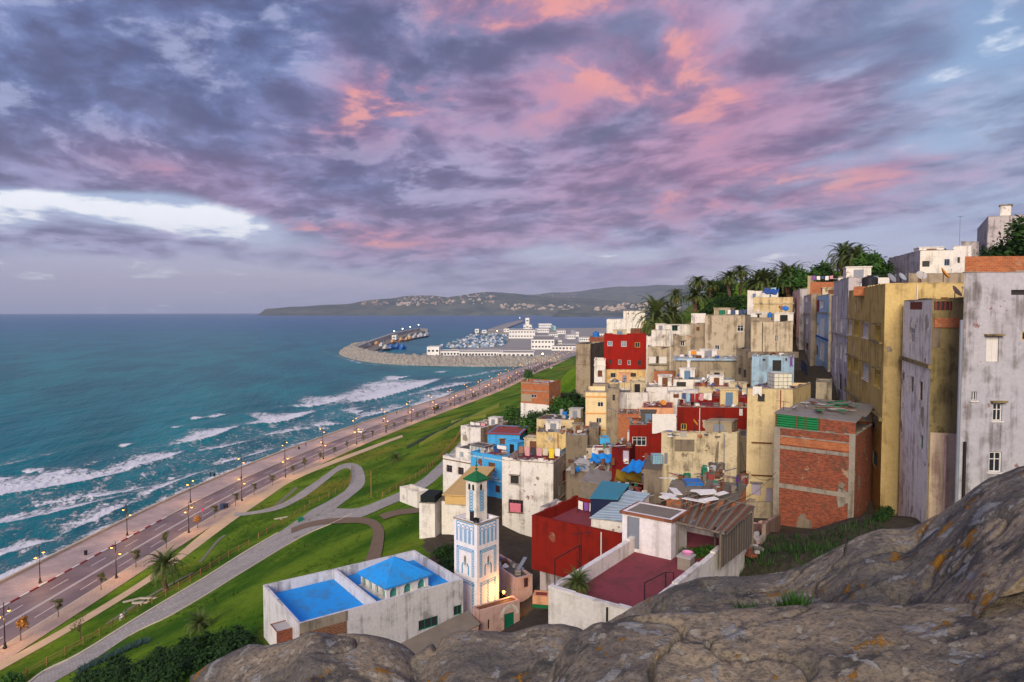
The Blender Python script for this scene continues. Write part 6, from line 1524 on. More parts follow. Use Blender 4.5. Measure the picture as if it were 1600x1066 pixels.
sh = House('tan boarded roof shed behind the minaret turret', 695, 772, 731, 88.2, r=10, bR=770, wall=WD_TAN, roof=WD_TAN, par=.02, name='roof_shed', cat='shed', zb=H['tallw2'].deck - .1); sh.build(); sh.slab(.3, .12, WD_TAN)
h('whbal', 'small white balcony house with plum inner wall by the lawn path', 652, 770, 670, 95, r=-42, D=4.5, wall=P_WHITE, roof=RF_PLUM, par=1.0, zb=at(652, 770, 95).z - 2.2, faces={}).build()
g = h('bigw', 'big white peeling house with laundry roof in the centre', 784.5, 719, 864.5, 97, r=18, bR=910, wall=P_WHITE2, roof=RF_PLUM, par=.9, yb=850, faces={'R': plaster('plaster_bigw_side_shade', S(196, 180, 156), S(104, 92, 78), .5, S(150, 130, 110), .35)})  # right face is darker plaster, the shade of that side painted in
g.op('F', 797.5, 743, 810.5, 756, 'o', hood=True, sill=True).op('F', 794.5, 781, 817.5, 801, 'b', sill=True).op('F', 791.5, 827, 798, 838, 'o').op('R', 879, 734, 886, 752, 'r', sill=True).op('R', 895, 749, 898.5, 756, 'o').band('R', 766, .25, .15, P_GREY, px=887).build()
mb = MB(); o, d, n, L = g.fc('F'); k = 0
while k < L: ww = .5 + rng.random() * .9; hh_ = .1 + .55 * rng.random(); mb.box(Vector((o.x, o.y, g.zt + .002)) + d * k + g.v * .01, d * min(ww, L - k), g.v * .2, (0, 0, hh_)); k += ww
part('broken_parapet', mb, P_WHITE2, g.root)
o, d, n, L = g.fc('F'); x0, z0_ = g.sz('F', 797, 799); x1, z1_ = g.sz('F', 814, 787)
mb = MB(); rows = [[Vector((o.x, o.y, z)) + d * x + n * (.12 + .03 * math.sin(x * 9 + z * 3)) for x in np.linspace(x0, x1, 8)] for z in np.linspace(z0_, z1_, 6)]; mb.sheet(rows); mb.sheet([[q_ - n * .05 for q_ in r_] for r_ in rows[::-1]]); single('hung_cloth', mb, cloth((214, 120, 140)), 'pink patterned curtain hung outside the wide white house window', 'laundry', 'clothes hung out on the roofs')
# orange brick block on the green bank
g = h('orange', 'orange brick house with pale base on the green bank', 814, 596, 858, None, r=30, bR=876, wall=BR_ORANGE, roof=RF_LIGHT, par=.2, yb=668)
g.op('F', 830, 616, 838, 622, 'w').op('R', 862, 618, 866, 623, 'w').build(); o, d, n, L = g.fc('F'); z_ = g.sz('F', 835, 631)[1]; mb = MB(); mb.box(Vector((o.x, o.y, g.zb)) + n * .004, d * L, n * .08, (0, 0, z_ - g.zb)); part('painted_base', mb, P_WHITE, g.root)
for py in (600, 612): z_ = g.sz('F', 835, py)[1]; mb = MB(); mb.box(Vector((o.x, o.y, z_)) + n * .004, d * L, n * .05, (0, 0, .22)); part('beam', mb, CONC, g.root)
mb = MB(); z_ = g.sz('F', 820, 627)[1]; mb.box(Vector((o.x, o.y, z_)) + n * .004 + d * .1, d * (L * .38), n * .03, (0, 0, 1.6)); part('plaster_patch', mb, P_GREY, g.root)

# ---- upper right, white villas above the street
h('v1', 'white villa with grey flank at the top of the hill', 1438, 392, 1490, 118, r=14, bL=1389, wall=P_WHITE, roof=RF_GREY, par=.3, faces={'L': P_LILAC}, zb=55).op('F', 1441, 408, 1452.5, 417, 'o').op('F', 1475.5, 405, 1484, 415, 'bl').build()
h('v2', 'cream villa wing with one arched dark window', 1489.5, 385, 1518, 122, r=8, D=8, wall=P_WHITE2, roof=RF_GREY, par=.2, zb=55).op('F', 1496, 402, 1500, 411, 'o').build()
h('v3', 'tall blue grey villa with chimney tower behind the dark tree', 1544, 339, 1600, 128, r=30, bL=1527, wall=P_LILAC, roof=RF_GREY, par=.2, zb=55).op('F', 1552, 380, 1558, 390, 'w').build()
h('v3b', 'blue grey wall wing left of the tall villa', 1502, 378, 1530, 132, r=0, D=8, wall=P_LILAC, roof=RF_GREY, par=.1, zb=55).op('F', 1520, 390, 1524, 399, 'w').build()
h('v3c', 'square chimney tower of the tall villa', 1563, 320, 1580, 134, r=30, D=2, wall=P_WHITE2, roof=RF_GREY, par=.05, zb=60, name='chimney_tower', cat='chimney').build(); H['v3c'].slab(.25, .2, CONC)
h('v4', 'low grey wall with dishes below the white villas', 1420, 428, 1512, 84, r=8, D=6, wall=P_GREY, roof=RF_GREY, par=.1, zb=50).build()
h('v5', 'long pale wall house with balustrade behind the ochre house', 1310, 434, 1390, 100, r=4, D=8, wall=P_WHITE2, roof=RF_GREY, par=.2, zb=48).build()
h('v6', 'low stone wall house among the palms on the hilltop', 1262, 432, 1330, 150, r=2, D=6, wall=P_BEIGE, roof=RF_GREY, par=.2, zb=52).build()
# white houses beyond the palms, towards the harbour
for key, lab, a in (('w1', 'white flat block beside the lone palm near the harbour', (948, 499, 977, 330)), ('w2', 'taller white block behind the lone palm near the harbour', (974, 486, 1008, 400)), ('w3', 'small white house right of the white harbour blocks', (984, 503, 1002, 300)), ('w4', 'small ochre house with arched door under the palms', (1002, 503, 1016, 260)), ('w5', 'low brick house behind the tall red house', (985, 515, 1012, 190))):
    h(key, lab, a[0], a[1], a[2], a[3], r=8, D=14, wall={'w4': P_CREAM, 'w5': BR_RED}.get(key, P_WHITE), roof=RF_LIGHT, par=.5).build()
h('hb1', 'white and blue beach house on the palm terrace', 1168, 455, 1190, 168, r=0, D=6, wall=P_WHITE, roof=RF_LIGHT, par=.3, yb=480).op('F', 1176, 459, 1181, 466, 'sbl').build()
h('hb2', 'white hut with blue tarpaulin on the palm terrace', 1190, 456, 1216, 164, r=0, D=5, wall=P_WHITE, roof=RF_LIGHT, par=.3, yb=480).op('F', 1202, 459, 1205, 466, 'sbl').build()
# ============================================================ PLANTS
def leafmat(name, c1, c2, c3=None):
    m, t, b = newmat(name); o = t.new('ShaderNodeTexCoord').outputs['Object']; n = t.noise(o, .7, 4, .6); n2 = t.noise(o, 6, 3, .6)
    c = t.mix(t.smooth(n, .35, .65), c1, c2); c = t.mix(t.m('MULTIPLY', t.smooth(n2, .45, .7), .5), c, c3 or c2)
    t.l.new(c, b.inputs['Base Color']); b.inputs['Roughness'].default_value = .7; b.inputs['Specular IOR Level'].default_value = .2; return m
L_PALM = leafmat('palm_leaf', S(52, 78, 36), S(88, 104, 52), S(124, 116, 66)); L_DARK = leafmat('dark_leaf', S(24, 50, 20), S(48, 78, 30)); L_OLIVE = leafmat('olive_leaf', S(70, 78, 44), S(108, 108, 62)); L_ORANGE = leafmat('orange_leaf', S(136, 98, 44), S(166, 122, 58))
L_MID = leafmat('mid_leaf', S(36, 76, 26), S(70, 106, 40)); L_DEAD = leafmat('dead_frond', S(120, 90, 50), S(146, 108, 62))
BARK = flat('bark', S(96, 78, 62), .95, var=.3, scale=3, bump=.6)
def palm_proto(name, hgt, crown, seed, trunk_r=.28, nf=46, droop=1.0, dead=8):
    rr = random.Random(seed); r0 = empty(name, (0, 0, 0), 'palm tree', 'palm tree'); mb = MB(); n = 9
    mb.tube([(.12 * math.sin(k * .9 + seed), .1 * math.cos(k + seed), hgt * k / n) for k in range(n + 1)], [trunk_r * (1.25 - .35 * min(1, k / 2) + (.12 if k % 2 else 0) + (.45 if k == n else 0)) for k in range(n + 1)], 9); part('trunk', mb, BARK, r0)
    top = Vector((.12 * math.sin(n * .9 + seed), .1 * math.cos(n + seed), hgt))
    mb, md = MB(), MB()
    for i in range(nf + dead):
        M = mb if i < nf else md
        el = (75 - 105 * (i / nf)) if i < nf else -45 - 25 * rr.random(); el = R(el + 8 * (rr.random() - .5)); a = i * 2.39996 + rr.random() * .3
        L = crown * (.8 + .3 * rr.random()) * (.75 if i >= nf else 1); d = Vector((math.cos(a), math.sin(a), 0)); p = Vector(top); pts = [p]; e_ = el; N = 9
        for k in range(N): p = p + (d * math.cos(e_) + ZUP * math.sin(e_)) * (L / N); pts.append(p); e_ -= droop * (.10 + .035 * k) * (.6 + .4 * math.cos(el))
        M.tube(pts, [.05 - .004 * k for k in range(N + 1)], 3, cap=False)
        for k in range(2, N * 3 + 1):
            t = k / (N * 3); q_ = pts[min(int(t * N), N - 1)].lerp(pts[min(int(t * N) + 1, N)], t * N - int(t * N) if t < 1 else 1); tg = (pts[min(int(t * N) + 1, N)] - pts[min(int(t * N), N - 1)]).normalized() if t < 1 else (pts[N] - pts[N - 1]).normalized()
            s_ = tg.cross(ZUP); s_ = s_.normalized() if s_.length > .01 else Vector((-d.y, d.x, 0)); u_ = s_.cross(tg); ll = L * .2 * math.sin(min(1, t * 1.15 + .12) * math.pi * .93) + .06
            for sg in (1, -1):
                tip = q_ + (s_ * sg * .8 + tg * .75 + u_ * (.28 - .45 * rr.random())).normalized() * ll; w_ = tg * (L * .02 + .012); M.face(q_ - w_, q_ + w_, tip)
    part('crown', mb, L_PALM, r0); part('dead_fronds', md, L_DEAD, r0); return r0
def tree_proto(name, hgt, cr, cz, nleaf, seed, mat, tr=.16, leaf=.22, cat='tree', blobs=14, squash=.8, limbs=5, gap=.4):
    rr = random.Random(seed); r0 = empty(name, (0, 0, 0), 'tree', cat); mb = MB(); ph = seed
    B = [(Vector((cr * .75 * (rr.random() ** .6) * math.cos(a_), cr * .75 * (rr.random() ** .6) * math.sin(a_), cz + squash * cr * .8 * (rr.random() * 2 - 1))), cr * (.28 + .25 * rr.random())) for a_ in [rr.random() * 6.283 for _ in range(blobs)]]
    if hgt > 0:
        mb.tube([(0, 0, -.3), (.05, 0, hgt * .4), (.02, .06, hgt * .75), (0, 0, hgt)], [tr * 1.3, tr, tr * .85, tr * .6], 7)
        for b_, r_ in B[:limbs]: mb.tube([(0, 0, hgt * .7), Vector((0, 0, hgt * .8)).lerp(b_, .5), b_], [tr * .55, tr * .35, tr * .12], 5)
        part('trunk', mb, BARK, r0)
    mc = MB()
    for i in range(nleaf):
        b_, r_ = B[rr.randrange(blobs)]; v = Vector((rr.gauss(0, 1), rr.gauss(0, 1), rr.gauss(0, 1))).normalized(); p = b_ + v * r_ * (gap + (1 - gap) * rr.random() ** .5) * (1 + .28 * rr.gauss(0, 1)); p.z = max(p.z, .05)
        a_ = Vector((rr.gauss(0, 1), rr.gauss(0, 1), rr.gauss(0, .6))).normalized(); c_ = a_.cross(v + Vector((.3 * rr.random(), 0, .4))).normalized(); l = leaf * (.6 + .8 * rr.random()); mc.face(p - a_ * l, p + c_ * l * .5, p + a_ * l, p - c_ * l * .5)
    part('crown', mc, mat, r0); return r0
used = set()
def place(proto, p, rz=None, s_=1, label=None, group=None, cat=None):
    rz = rng.random() * 6.28 if rz is None else rz
    if proto.name in used: o = dup(proto, p, rz, s_)
    else: used.add(proto.name); o = proto; o.location = p; o.rotation_euler = (0, 0, rz); o.scale = (s_,) * 3 if not hasattr(s_, '__len__') else s_
    if label: o['label'] = label
    if group: o['group'] = group
    return o
PA = palm_proto('palm_tree', 5.0, 4.2, 1, .45, 52, .9); PB = palm_proto('palm_tree', 9.5, 3.6, 2, .3, 48, 1.1, 14); PC = palm_proto('palm_tree', 1.4, 3.0, 3, .5, 34, .8, 4)
gp = lambda px, py, dz=-.15: onground(px, py, 0) + Vector((0, 0, dz))
place(PA, gp(258, 924), .4, 1.0, 'big lone date palm on the lawn beside the fenced cobbled path', 'palms on the lawn')
place(PC, gp(618, 722), 1, .95, 'small round palm alone on the upper lawn', 'palms on the lawn')
place(PC, gp(312, 985), 2, .8, 'low palm rising out of the dark bushes at the lawn edge', 'palms on the lawn')
atz = lambda px, py, Y: at(px, py, Y)
for i, (px, pyt, pyb, Y, s_, pr, lab) in enumerate((
    (966, 511, 545, 176, 1.0, PC, 'single bushy palm just above the tall red house'), (1024, 497, 530, 172, 1.25, PA, 'wide palm left of the white green awning house'), (1050, 492, 520, 178, 1.1, PA, 'palm behind the white awning house next to rusty shrubs'),
    (1056, 462, 505, 215, .9, PB, 'small palm with thin crown furthest left on the hill'), (1091, 440, 495, 190, 1.05, PB, 'tall slender palm with brown hanging fronds on the hill'), (1110, 446, 490, 200, 1.0, PB, 'half hidden palm right behind the tall slender palm'), (1139, 434, 480, 196, 1.25, PB, 'broad feathery palm at the hill centre'),
    (1158, 424, 480, 205, 1.15, PB, 'highest palm of the hill centre pair'), (1191, 440, 478, 178, 1.3, PA, 'drooping palm above the blue beach house'), (1232, 434, 470, 170, 1.2, PA, 'spiky palm next to the dark round tree'), (1318, 401, 440, 140, 1.0, PB, 'left palm of the hilltop pair by the white villa'), (1339, 402, 440, 136, 1.0, PB, 'right palm of the hilltop pair by the white villa'), (1086, 462, 500, 186, 1.1, PA, 'low shaggy palm at the foot of the tall slender palm'), (1174, 446, 482, 184, 1.0, PA, 'short palm between the highest palm and the beach house'))):
    t_ = at(px, pyt, Y); hz_ = {'palm_tree': 5.0, 'palm_tree.001': 9.5, 'palm_tree.002': 1.4}[pr.name]; zb_ = min(t_.z - hz_ * s_ * .8, gz(t_.x, t_.y) + 3); k = (t_.z - zb_) / hz_
    place(pr, (t_.x, t_.y, zb_), i * 1.7, (s_ * 1.3, s_ * 1.3, max(.6, min(2.4, k))) if pr is not PC else s_ * 1.15, lab, 'palms on the hill above the town')
# bushes and trees
T1 = tree_proto('street_tree', 2.0, 1.05, 2.7, 520, 5, L_OLIVE, .07, .15, blobs=9); T2 = tree_proto('broad_tree', 3.0, 4.2, 5.2, 5200, 6, L_DARK, .35, .34, blobs=22); BU = tree_proto('bush', 0, 2.2, .9, 2600, 8, L_DARK, leaf=.22, cat='bush', blobs=16, squash=.7); BM = tree_proto('bush', 0, 2.2, .9, 2200, 9, L_MID, leaf=.24, cat='bush', blobs=16, squash=.7); TO = tree_proto('street_tree', 2.0, 1.05, 2.7, 560, 15, L_ORANGE, .07, .16, blobs=9); TB = tree_proto('bare_shrub', 1.5, 1.3, 2.1, 130, 16, L_OLIVE, .06, .1, cat='shrub', blobs=10, limbs=10)
c_ = at(1602, 372, 96); place(T2, (c_.x, c_.y, c_.z - 6.6), 1, 1.0, 'large dark evergreen tree in front of the tall blue grey villa')
c_ = at(1560, 397, 100); place(T2, (c_.x, c_.y, c_.z - 4), 3, .6, 'smaller dark tree left of the large evergreen by the villa')
place(T2, gp(1222, 470) if False else (lambda v: (v.x, v.y, v.z - 5.6))(at(1221, 438, 176)), 2, .75, 'dark round tree between the palms on the hill')
for i, (px, py, Y, s_, pr, lab) in enumerate(((1362, 414, 130, 1.5, BM, 'green tree crown left of the grey flanked villa'), (1375, 420, 128, 1.1, BU, 'dark shrub against the grey flanked villa'), (1285, 428, 150, 1.5, BM, 'bright shrub mass on the hilltop wall'), (1262, 434, 152, 1.1, BM, 'shrub at the left end of the hilltop wall'), (1206, 446, 184, 2.3, BU, 'round dark tree right of the drooping palm on the hill'), (1126, 462, 205, 2.4, BM, 'round green tree between the tall slender and broad palms'), (1246, 438, 168, 1.8, BM, 'round green tree beside the spiky palm'), (1470, 387, 126, .5, BU, 'tiny roof shrub on the white villa'))):
    c_ = at(px, py, Y); place(pr, (c_.x, c_.y, c_.z - 1.5), i, s_, lab, 'shrubs on the hilltop')
for i, (px, py, Y, s_, pr) in enumerate([(1110 + 9 * k, 478 - (k % 3) * 5, 186 + (k * 7) % 12, 1.35, BM if k % 2 else BU) for k in range(10)] + [(1060 + 10 * k, 505 - (k % 2) * 6, 168, 1.1, BU) for k in range(4)] + [(1200 + 12 * k, 452 - (k % 2) * 4, 186, 1.5, BU) for k in range(4)]):
    c_ = at(px, py, Y); place(pr, (c_.x, c_.y, min(c_.z - 2.2, gz(c_.x, c_.y) + .6)), i * .7, s_, 'one of the rounded green shrubs growing below the hill palms', 'shrubs below the hill palms')
# bank of bushes between the brick block and the cream houses
for i in range(60):
    px = 806 + rng.random() * 108; py = 690 - (px - 806) * .62 + rng.random() * 40 - 10; Y = 124 + (px - 806) * .25 + rng.random() * 16; c_ = at(px, min(py, 690), Y); place(BU if i % 3 else BM, (c_.x, c_.y, min(c_.z - 1.4, gz(c_.x, c_.y) + 1.2)), i, 1.2 + .8 * rng.random(), 'one of the dense dark bushes on the bank below the brick block', 'bushes on the bank below the brick block')
place(BM, gp(1296 - 470, 590), 1, (2.0, 2.0, 2.6), 'round tree beside the promenade above the orange brick block'); place(BM, gp(802, 655), 1, 1.2, 'round bush left of the pale based brick block')
for i in range(30):
    px = 130 + rng.random() * 270; py = 1075 - (px - 130) * .33 + rng.random() * 50 if px < 300 else 1010 + rng.random() * 50; g_ = gp(px, min(py, 1075)); place(BU, g_, i, .55 + .5 * rng.random(), 'one of the dense dark bushes at the foot of the lawn', 'bushes at the foot of the lawn')
place(TB, gp(125, 1000), 0, 1.4, 'bare grey shrub beside the fence near the sand path'); place(BM, gp(18, 1075), 0, .8, 'greyish shrub in the bottom left corner')
for i, (px, py) in enumerate(((690, 868), (706, 880), (716, 862), (700, 892))): place(BU, gp(px, py), i, .6, 'one of the dark bushes in the corner between hall and minaret', 'bushes behind the prayer hall')
mb = MB(); 
for (cx, cy, n_, hh_) in ((1165, 948, 60, .05), (1240, 946, 110, .10), (1222, 950, 60, .07)):
    for i in range(n_):
        p = at(cx + rng.gauss(0, 9), cy + rng.gauss(0, 2.0), 3.35 + .1 * rng.random()) - Vector((0, 0, .03)); a_ = rng.random() * 6.28; d = Vector((math.cos(a_), math.sin(a_), 1.6)).normalized() * hh_ * (.6 + .7 * rng.random()); w_ = Vector((-math.sin(a_), math.cos(a_), 0)) * .008; mb.face(p - w_, p + w_, p + d)
single('weeds', mb, L_MID, 'tufts of grass growing in the crack between the rock slabs', 'weeds', kind='stuff')
# rough grass and weeds of the dark garden
mb = MB()
for i in range(5200):
    x_, y_ = 14.5 + rng.random() * 14, 34 + rng.random() * 20; z_ = gz(x_, y_); a_ = rng.random() * 6.28; hh_ = .15 + .55 * rng.random() ** 2; p = Vector((x_, y_, z_)); w_ = Vector((-math.sin(a_), math.cos(a_), 0)) * .05; mb.face(p - w_, p + w_, p + Vector((math.cos(a_) * .15, math.sin(a_) * .15, hh_)))
single('weeds', mb, L_DARK, 'rough dark weeds covering the garden plot below the brick house', 'weeds', kind='stuff')
for i, (px, py) in enumerate(((1375, 812), (1392, 790), (1385, 806))): place(BU, gp(px, py), i, .35, 'one of the dark weeds at the foot of the alley wall', 'weeds in the alley')
# ============================================================ STREET FURNITURE
LAMP = emit('lamp_glow', S(255, 168, 76), 7.0); LG = flat('lamp_iron', S(52, 46, 44), .5, metal=.3)
def lamp_proto():
    r0 = empty('street_lamp', (0, 0, 0), 'street lamp', 'street lamp'); mb = MB(); mb.lathe((0, 0, 0), [(.30, 0), (.30, .25), (.2, .5), (.16, .9), (.09, 1.1), (.08, 6.6), (.05, 7.4), (.02, 7.6)], 8); part('pole', mb, LG, r0)
    for sg, hz_ in ((1, 6.5), (-1, 5.3)):
        mb = MB(); mb.tube([(0, 0, hz_ - .1), (sg * .35, 0, hz_ + .35), (sg * .75, 0, hz_ + .3), (sg * .85, 0, hz_ - .02)], .04, 5); a_ = part('arm', mb, LG, r0)
        mb = MB(); mb.lathe((sg * .85, 0, hz_ - .12), [(.05, .1), (.16, .02), (.3, -.07)], 10); part('shade', mb, LG, a_)
        mb = MB(); mb.lathe((sg * .85, 0, hz_ - .5), [(.06, .06), (.2, .14), (.25, .3), (.16, .36)], 10); part('lantern', mb, LAMP, r0)
    return r0
lp_ = lamp_proto(); used_l = []
s0 = _syn(float(onz(70, 910, 4).y)); sp_l = 28.6; k = -1; LS = []
for d_, off, grp, side in ((D_KERB - .8, 0, 'street lamps along the promenade kerb', 'promenade'), (D_ROAD + 1.0, 3, 'street lamps along the inland sidewalk', 'sidewalk')):
    for i in range(-1, 30):
        s_ = s0 + off + i * sp_l
        if s_ > CS[-1] - 20: break
        x, y = coast(s_, d_); v_ = proj((x, y, 8))
        if v_[0] < -30 or y > 900: continue
        LS.append((float(x), float(y), s_, grp, side))
for i, (x, y, s_, grp, side) in enumerate(LS):
    o = lp_ if i == 0 else dup(lp_); o.location = (x, y, 4.0); o.rotation_euler = (0, 0, coast_ang(s_) + math.pi * (i % 2)); o['group'] = grp
    o['label'] = 'double lantern iron street lamp glowing orange on the seaward promenade' if side == 'promenade' else 'double lantern iron street lamp glowing orange on the inland sidewalk'
for i, (x, y, s_, grp, side) in enumerate(LS):
    if y < 560:
        l_ = bpy.data.lights.new('street_lamp_light', 'POINT'); l_.energy = 900; l_.color = (1, .55, .22); l_.shadow_soft_size = .3; o = bpy.data.objects.new('street_lamp_light', l_); col.objects.link(o); o.location = (x, y, 4 + 4.6)
# young street trees, bins, signs
i = 0
for s_ in np.arange(s0 - 26, s0 + 560, 11.6):
    if abs(((s_ - s0 - 3) / sp_l) - round((s_ - s0 - 3) / sp_l)) < .13: s_ += 3
    x, y = coast(s_, D_ROAD + 1.4 + .3 * rng.random()); i += 1; px = proj((x, y, 6))[0]
    if px < -10: continue
    near_o = abs(px - 300) < 22
    place(TO if near_o or px < 40 else T1, (float(x), float(y), 3.98), None, .8 + .3 * rng.random(), 'small orange leaved street tree near the parked cart' if near_o else 'small orange leaved street tree at the left edge of the photo' if px < 40 else 'slender young olive green street tree on the inland sidewalk', 'young trees along the road')
def bin_at(px, py, label): 
    p = onz(px, py, 4.0); mb = MB(); mb.lathe(p, [(.3, 0), (.36, .9), (.38, .92), (.3, .95)], 10); single('litter_bin', mb, METAL, label, 'litter bin', 'litter bins on the promenade', base=p)
for px, py, l_ in ((134, 867, 'square dark litter bin on the promenade nearest the viewer'), (335, 744, 'dark litter bin by the sea wall'), (467, 702, 'small dark litter bin further along the promenade')): bin_at(px, py, l_)
p = onz(317, 812, 4.0); r0 = empty('road_sign', p, 'small round red road sign on a post beside the orange tree', 'road sign'); mb = MB(); mb.bar(p, p + Vector((0, 0, 2.6)), .04, 6); part('pole', mb, GALV, r0); mb = MB(); mb.tube([p + Vector((0, -.05, 2.6)), p + Vector((0, -.09, 2.6))], .38, 16); part('disc', mb, flat('sign_red', S(190, 50, 90), .5), r0)
# vehicles
def car_proto(name, mat, label, L=4.3, Wd=1.75, Ht=1.5, van=False):
    r0 = empty(name, (0, 0, 0), label, 'van' if van else 'car'); pr = [(-.5, .32), (-.5, .78), (-.44, .9), (-.32, .95), (-.18, 1.42), (.2, 1.48), (.38, 1.05), (.49, .95), (.5, .35)] if not van else [(-.5, .32), (-.5, .8), (-.46, .98), (-.36, 1.08), (-.25, 1.85), (.46, 1.9), (.5, 1.6), (.5, .35)]
    pts = [(x * L, z * Ht / 1.5) for x, z in pr]; mb = MB(); n = len(pts); rows = []
    for y_, k in ((-.5, .93), (-.47, 1), (.47, 1), (.5, .93)): rows.append([(x * (1 if k == 1 else .985), y_ * Wd * (1 if z < 1.0 else .88), z) for x, z in pts])
    mb.sheet(rows); mb.face(*rows[0][::-1]); mb.face(*rows[3]); mb.face(*[rows[r_][0] for r_ in range(4)], *[rows[r_][-1] for r_ in range(3, -1, -1)]); part('body', mb, mat, r0)
    mb = MB()
    for sg in (-1, 1):
        y_ = sg * (Wd * .5 * .93 + .004); zt_ = (1.40 if not van else 1.75) * Ht / 1.5; zb_ = 1.0 * Ht / 1.5; a_ = [(-.29 * L, y_ * 1.0, zb_), (.33 * L if not van else .1 * L, y_, zb_), (.2 * L if not van else .1 * L, y_ * .955, zt_), (-.19 * L, y_ * .955, zt_)]; mb.face(*(a_ if sg < 0 else a_[::-1]))
    part('side_windows', mb, GLASS, r0); mb = MB(); x0, x1 = ((-.325, -.185) if not van else (-.365, -.25)); z0_, z1_ = .98 * Ht / 1.5, (1.41 if not van else 1.82) * Ht / 1.5; mb.face((x0 * L - .02, -.4 * Wd, z0_), (x0 * L - .02, .4 * Wd, z0_), (x1 * L - .02, .38 * Wd, z1_), (x1 * L - .02, -.38 * Wd, z1_)); part('windscreen', mb, GLASS, r0)
    for sx in (-.3, .3):
        for sy in (-1, 1):
            mb = MB(); mb.tube([(sx * L, sy * Wd * .5, .32), (sx * L, sy * (Wd * .5 - .2), .32)], .32, 14); w_ = part('wheel', mb, METAL, r0); mb = MB(); mb.tube([(sx * L, sy * (Wd * .5 + .01), .32), (sx * L, sy * (Wd * .5 - .05), .32)], .18, 10); part('rim', mb, GALV, w_)
    for sx, m_, nm in ((-.5, LAMP, 'headlight'), (.5, F_RED, 'tail_light')):
        for sy in (-1, 1): mb = MB(); mb.box((sx * L - .015, sy * Wd * .4 - .12, .68), (.03, 0, 0), (0, .24, 0), (0, 0, .14)); part(nm, mb, m_, r0)
    return r0
W_CAR = flat('paint_white', S(224, 224, 224), .25, var=.03, spec=.6); K_CAR = flat('paint_black', S(26, 28, 36), .25, var=.03, spec=.6); B_CAR = flat('paint_navy', S(44, 60, 88), .35, var=.05)
def drive(o, px, py):
    p = onz(px, py, 3.86); s_ = _syn(p.y); o.location = p; o.rotation_euler = (0, 0, coast_ang(s_) + math.pi / 2); return o
cw = drive(car_proto('parked_car', W_CAR, 'white car driving along the sea road'), 566, 676); ck = drive(car_proto('van', K_CAR, 'black van driving on the sea road past the white car', 4.8, 1.9, 1.55, True), 681, 640); c3 = drive(car_proto('car', K_CAR, 'small dark car far along the sea road near the curve'), 740, 619)
for i, (px, py) in enumerate(((836, 582), (851, 574), (872, 566), (862, 576))): drive(dup(cw if i % 2 else c3, label='tiny distant car on the far stretch of the sea road'), px, py)['group'] = 'distant cars on the sea road'
def trike():
    p = onz(349, 796, 3.86); r0 = empty('cargo_tricycle', p, 'blue cargo tricycle parked at the sidewalk edge', 'tricycle'); a_ = coast_ang(_syn(p.y)) + math.pi / 2; d = Vector((math.cos(a_), math.sin(a_), 0)); n_ = Vector((-d.y, d.x, 0))
    mb = MB(); mb.box(p + Vector((0, 0, .5)) - n_ * .6, d * 1.6, n_ * 1.2, (0, 0, .8)); part('cargo_box', mb, B_CAR, r0); mb = MB(); mb.box(p + Vector((0, 0, .4)) - n_ * .45 - d * 1.0, d * .9, n_ * .9, (0, 0, 1.35)); part('cab', mb, B_CAR, r0)
    for q_ in (p + d * 1.2 + n_ * .6, p + d * 1.2 - n_ * .6, p - d * .7): mb = MB(); mb.tube([q_ + Vector((0, 0, .3)) - n_ * .07, q_ + Vector((0, 0, .3)) + n_ * .07], .3, 12); part('wheel', mb, METAL, r0)
trike()
# wooden fences by the paths
def fence(pts, label, sp=2.6):
    l = polyres([tuple(onground(*p))[:2] for p in pts], 200); L = np.hypot(*np.diff(l, axis=0).T).sum(); n = int(L / sp) + 1; l = polyres(l, n); P = [Vector((a, b, gz(a, b))) for a, b in l]; r0 = empty('fence', P[0], label, 'fence', 'wooden fences on the lawn'); mb = MB(); up = Vector((0, 0, 1))
    for a, b in zip(P[:-1], P[1:]):
        for k in (1.0, .55): mb.bar(a + up * k, b + up * k, .06, 5)
    part('rail', mb, WD_TANF, r0)
    for p in P: m2 = MB(); m2.bar(p - up * .2, p + up * 1.25, .09, 6); part('post', m2, WD_TANF, r0)
WD_TANF = flat('fence_wood', S(150, 116, 72), .9, var=.2)
fence([(20, 1072), (36, 1060), (66, 1044), (96, 1027), (122, 1012), (146, 1000), (170, 984), (213, 957), (253, 935), (289, 915), (320, 895), (350, 875), (389, 853)], 'long two rail wooden fence beside the main cobbled path')
fence([(404, 842), (450, 815), (484, 793)], 'short wooden fence below the path fork'); fence([(484, 790), (519, 775), (547, 757), (550, 731)], 'wooden fence round the inside of the looping path')
fence([(598, 777), (653, 746), (684, 721), (709, 693), (722, 672), (745, 660)], 'wooden fence up the lawn beside the white three storey house')
# bits on the lawn: poles, benches, barrels, people
p = gp(580, 778); mb = MB(); mb.bar(p, p + Vector((0, 0, 6)), .1, 7); single('timber_post', mb, WD_TANF, 'lone tall timber post on the lawn inside the path fork', 'post')
def slabseat(px, py, l, rz, label): p = gp(px, py, 0); mb = MB(); mb.cbox(p + Vector((0, 0, .3)), l, .5, .18, rz); mb.cbox(p, .25, .4, .31, rz); single('stone_bench', mb, M_STONE, label, 'stone bench', 'stone slabs on the lawn')
for px, py, rz, l_ in ((233, 938, .0, 'long pale stone slab lying by the fence under the palm'), (221, 945, .1, 'second pale stone slab below the long one by the fence'), (207, 941, .7, 'short tilted stone slab left of the two long slabs'), (439, 812, .6, 'pale slab beside the dark green barrow on the lawn')): slabseat(px, py, 3.0, rz, l_)
p = gp(470, 815); mb = MB(); mb.cbox(p, 1.1, .8, .8, .5); mb.cbox(p + Vector((0, 0, .803)), 1.2, .9, .15, .5); single('waste_container', mb, F_GREEN, 'dark green waste container beside the path fork', 'container')
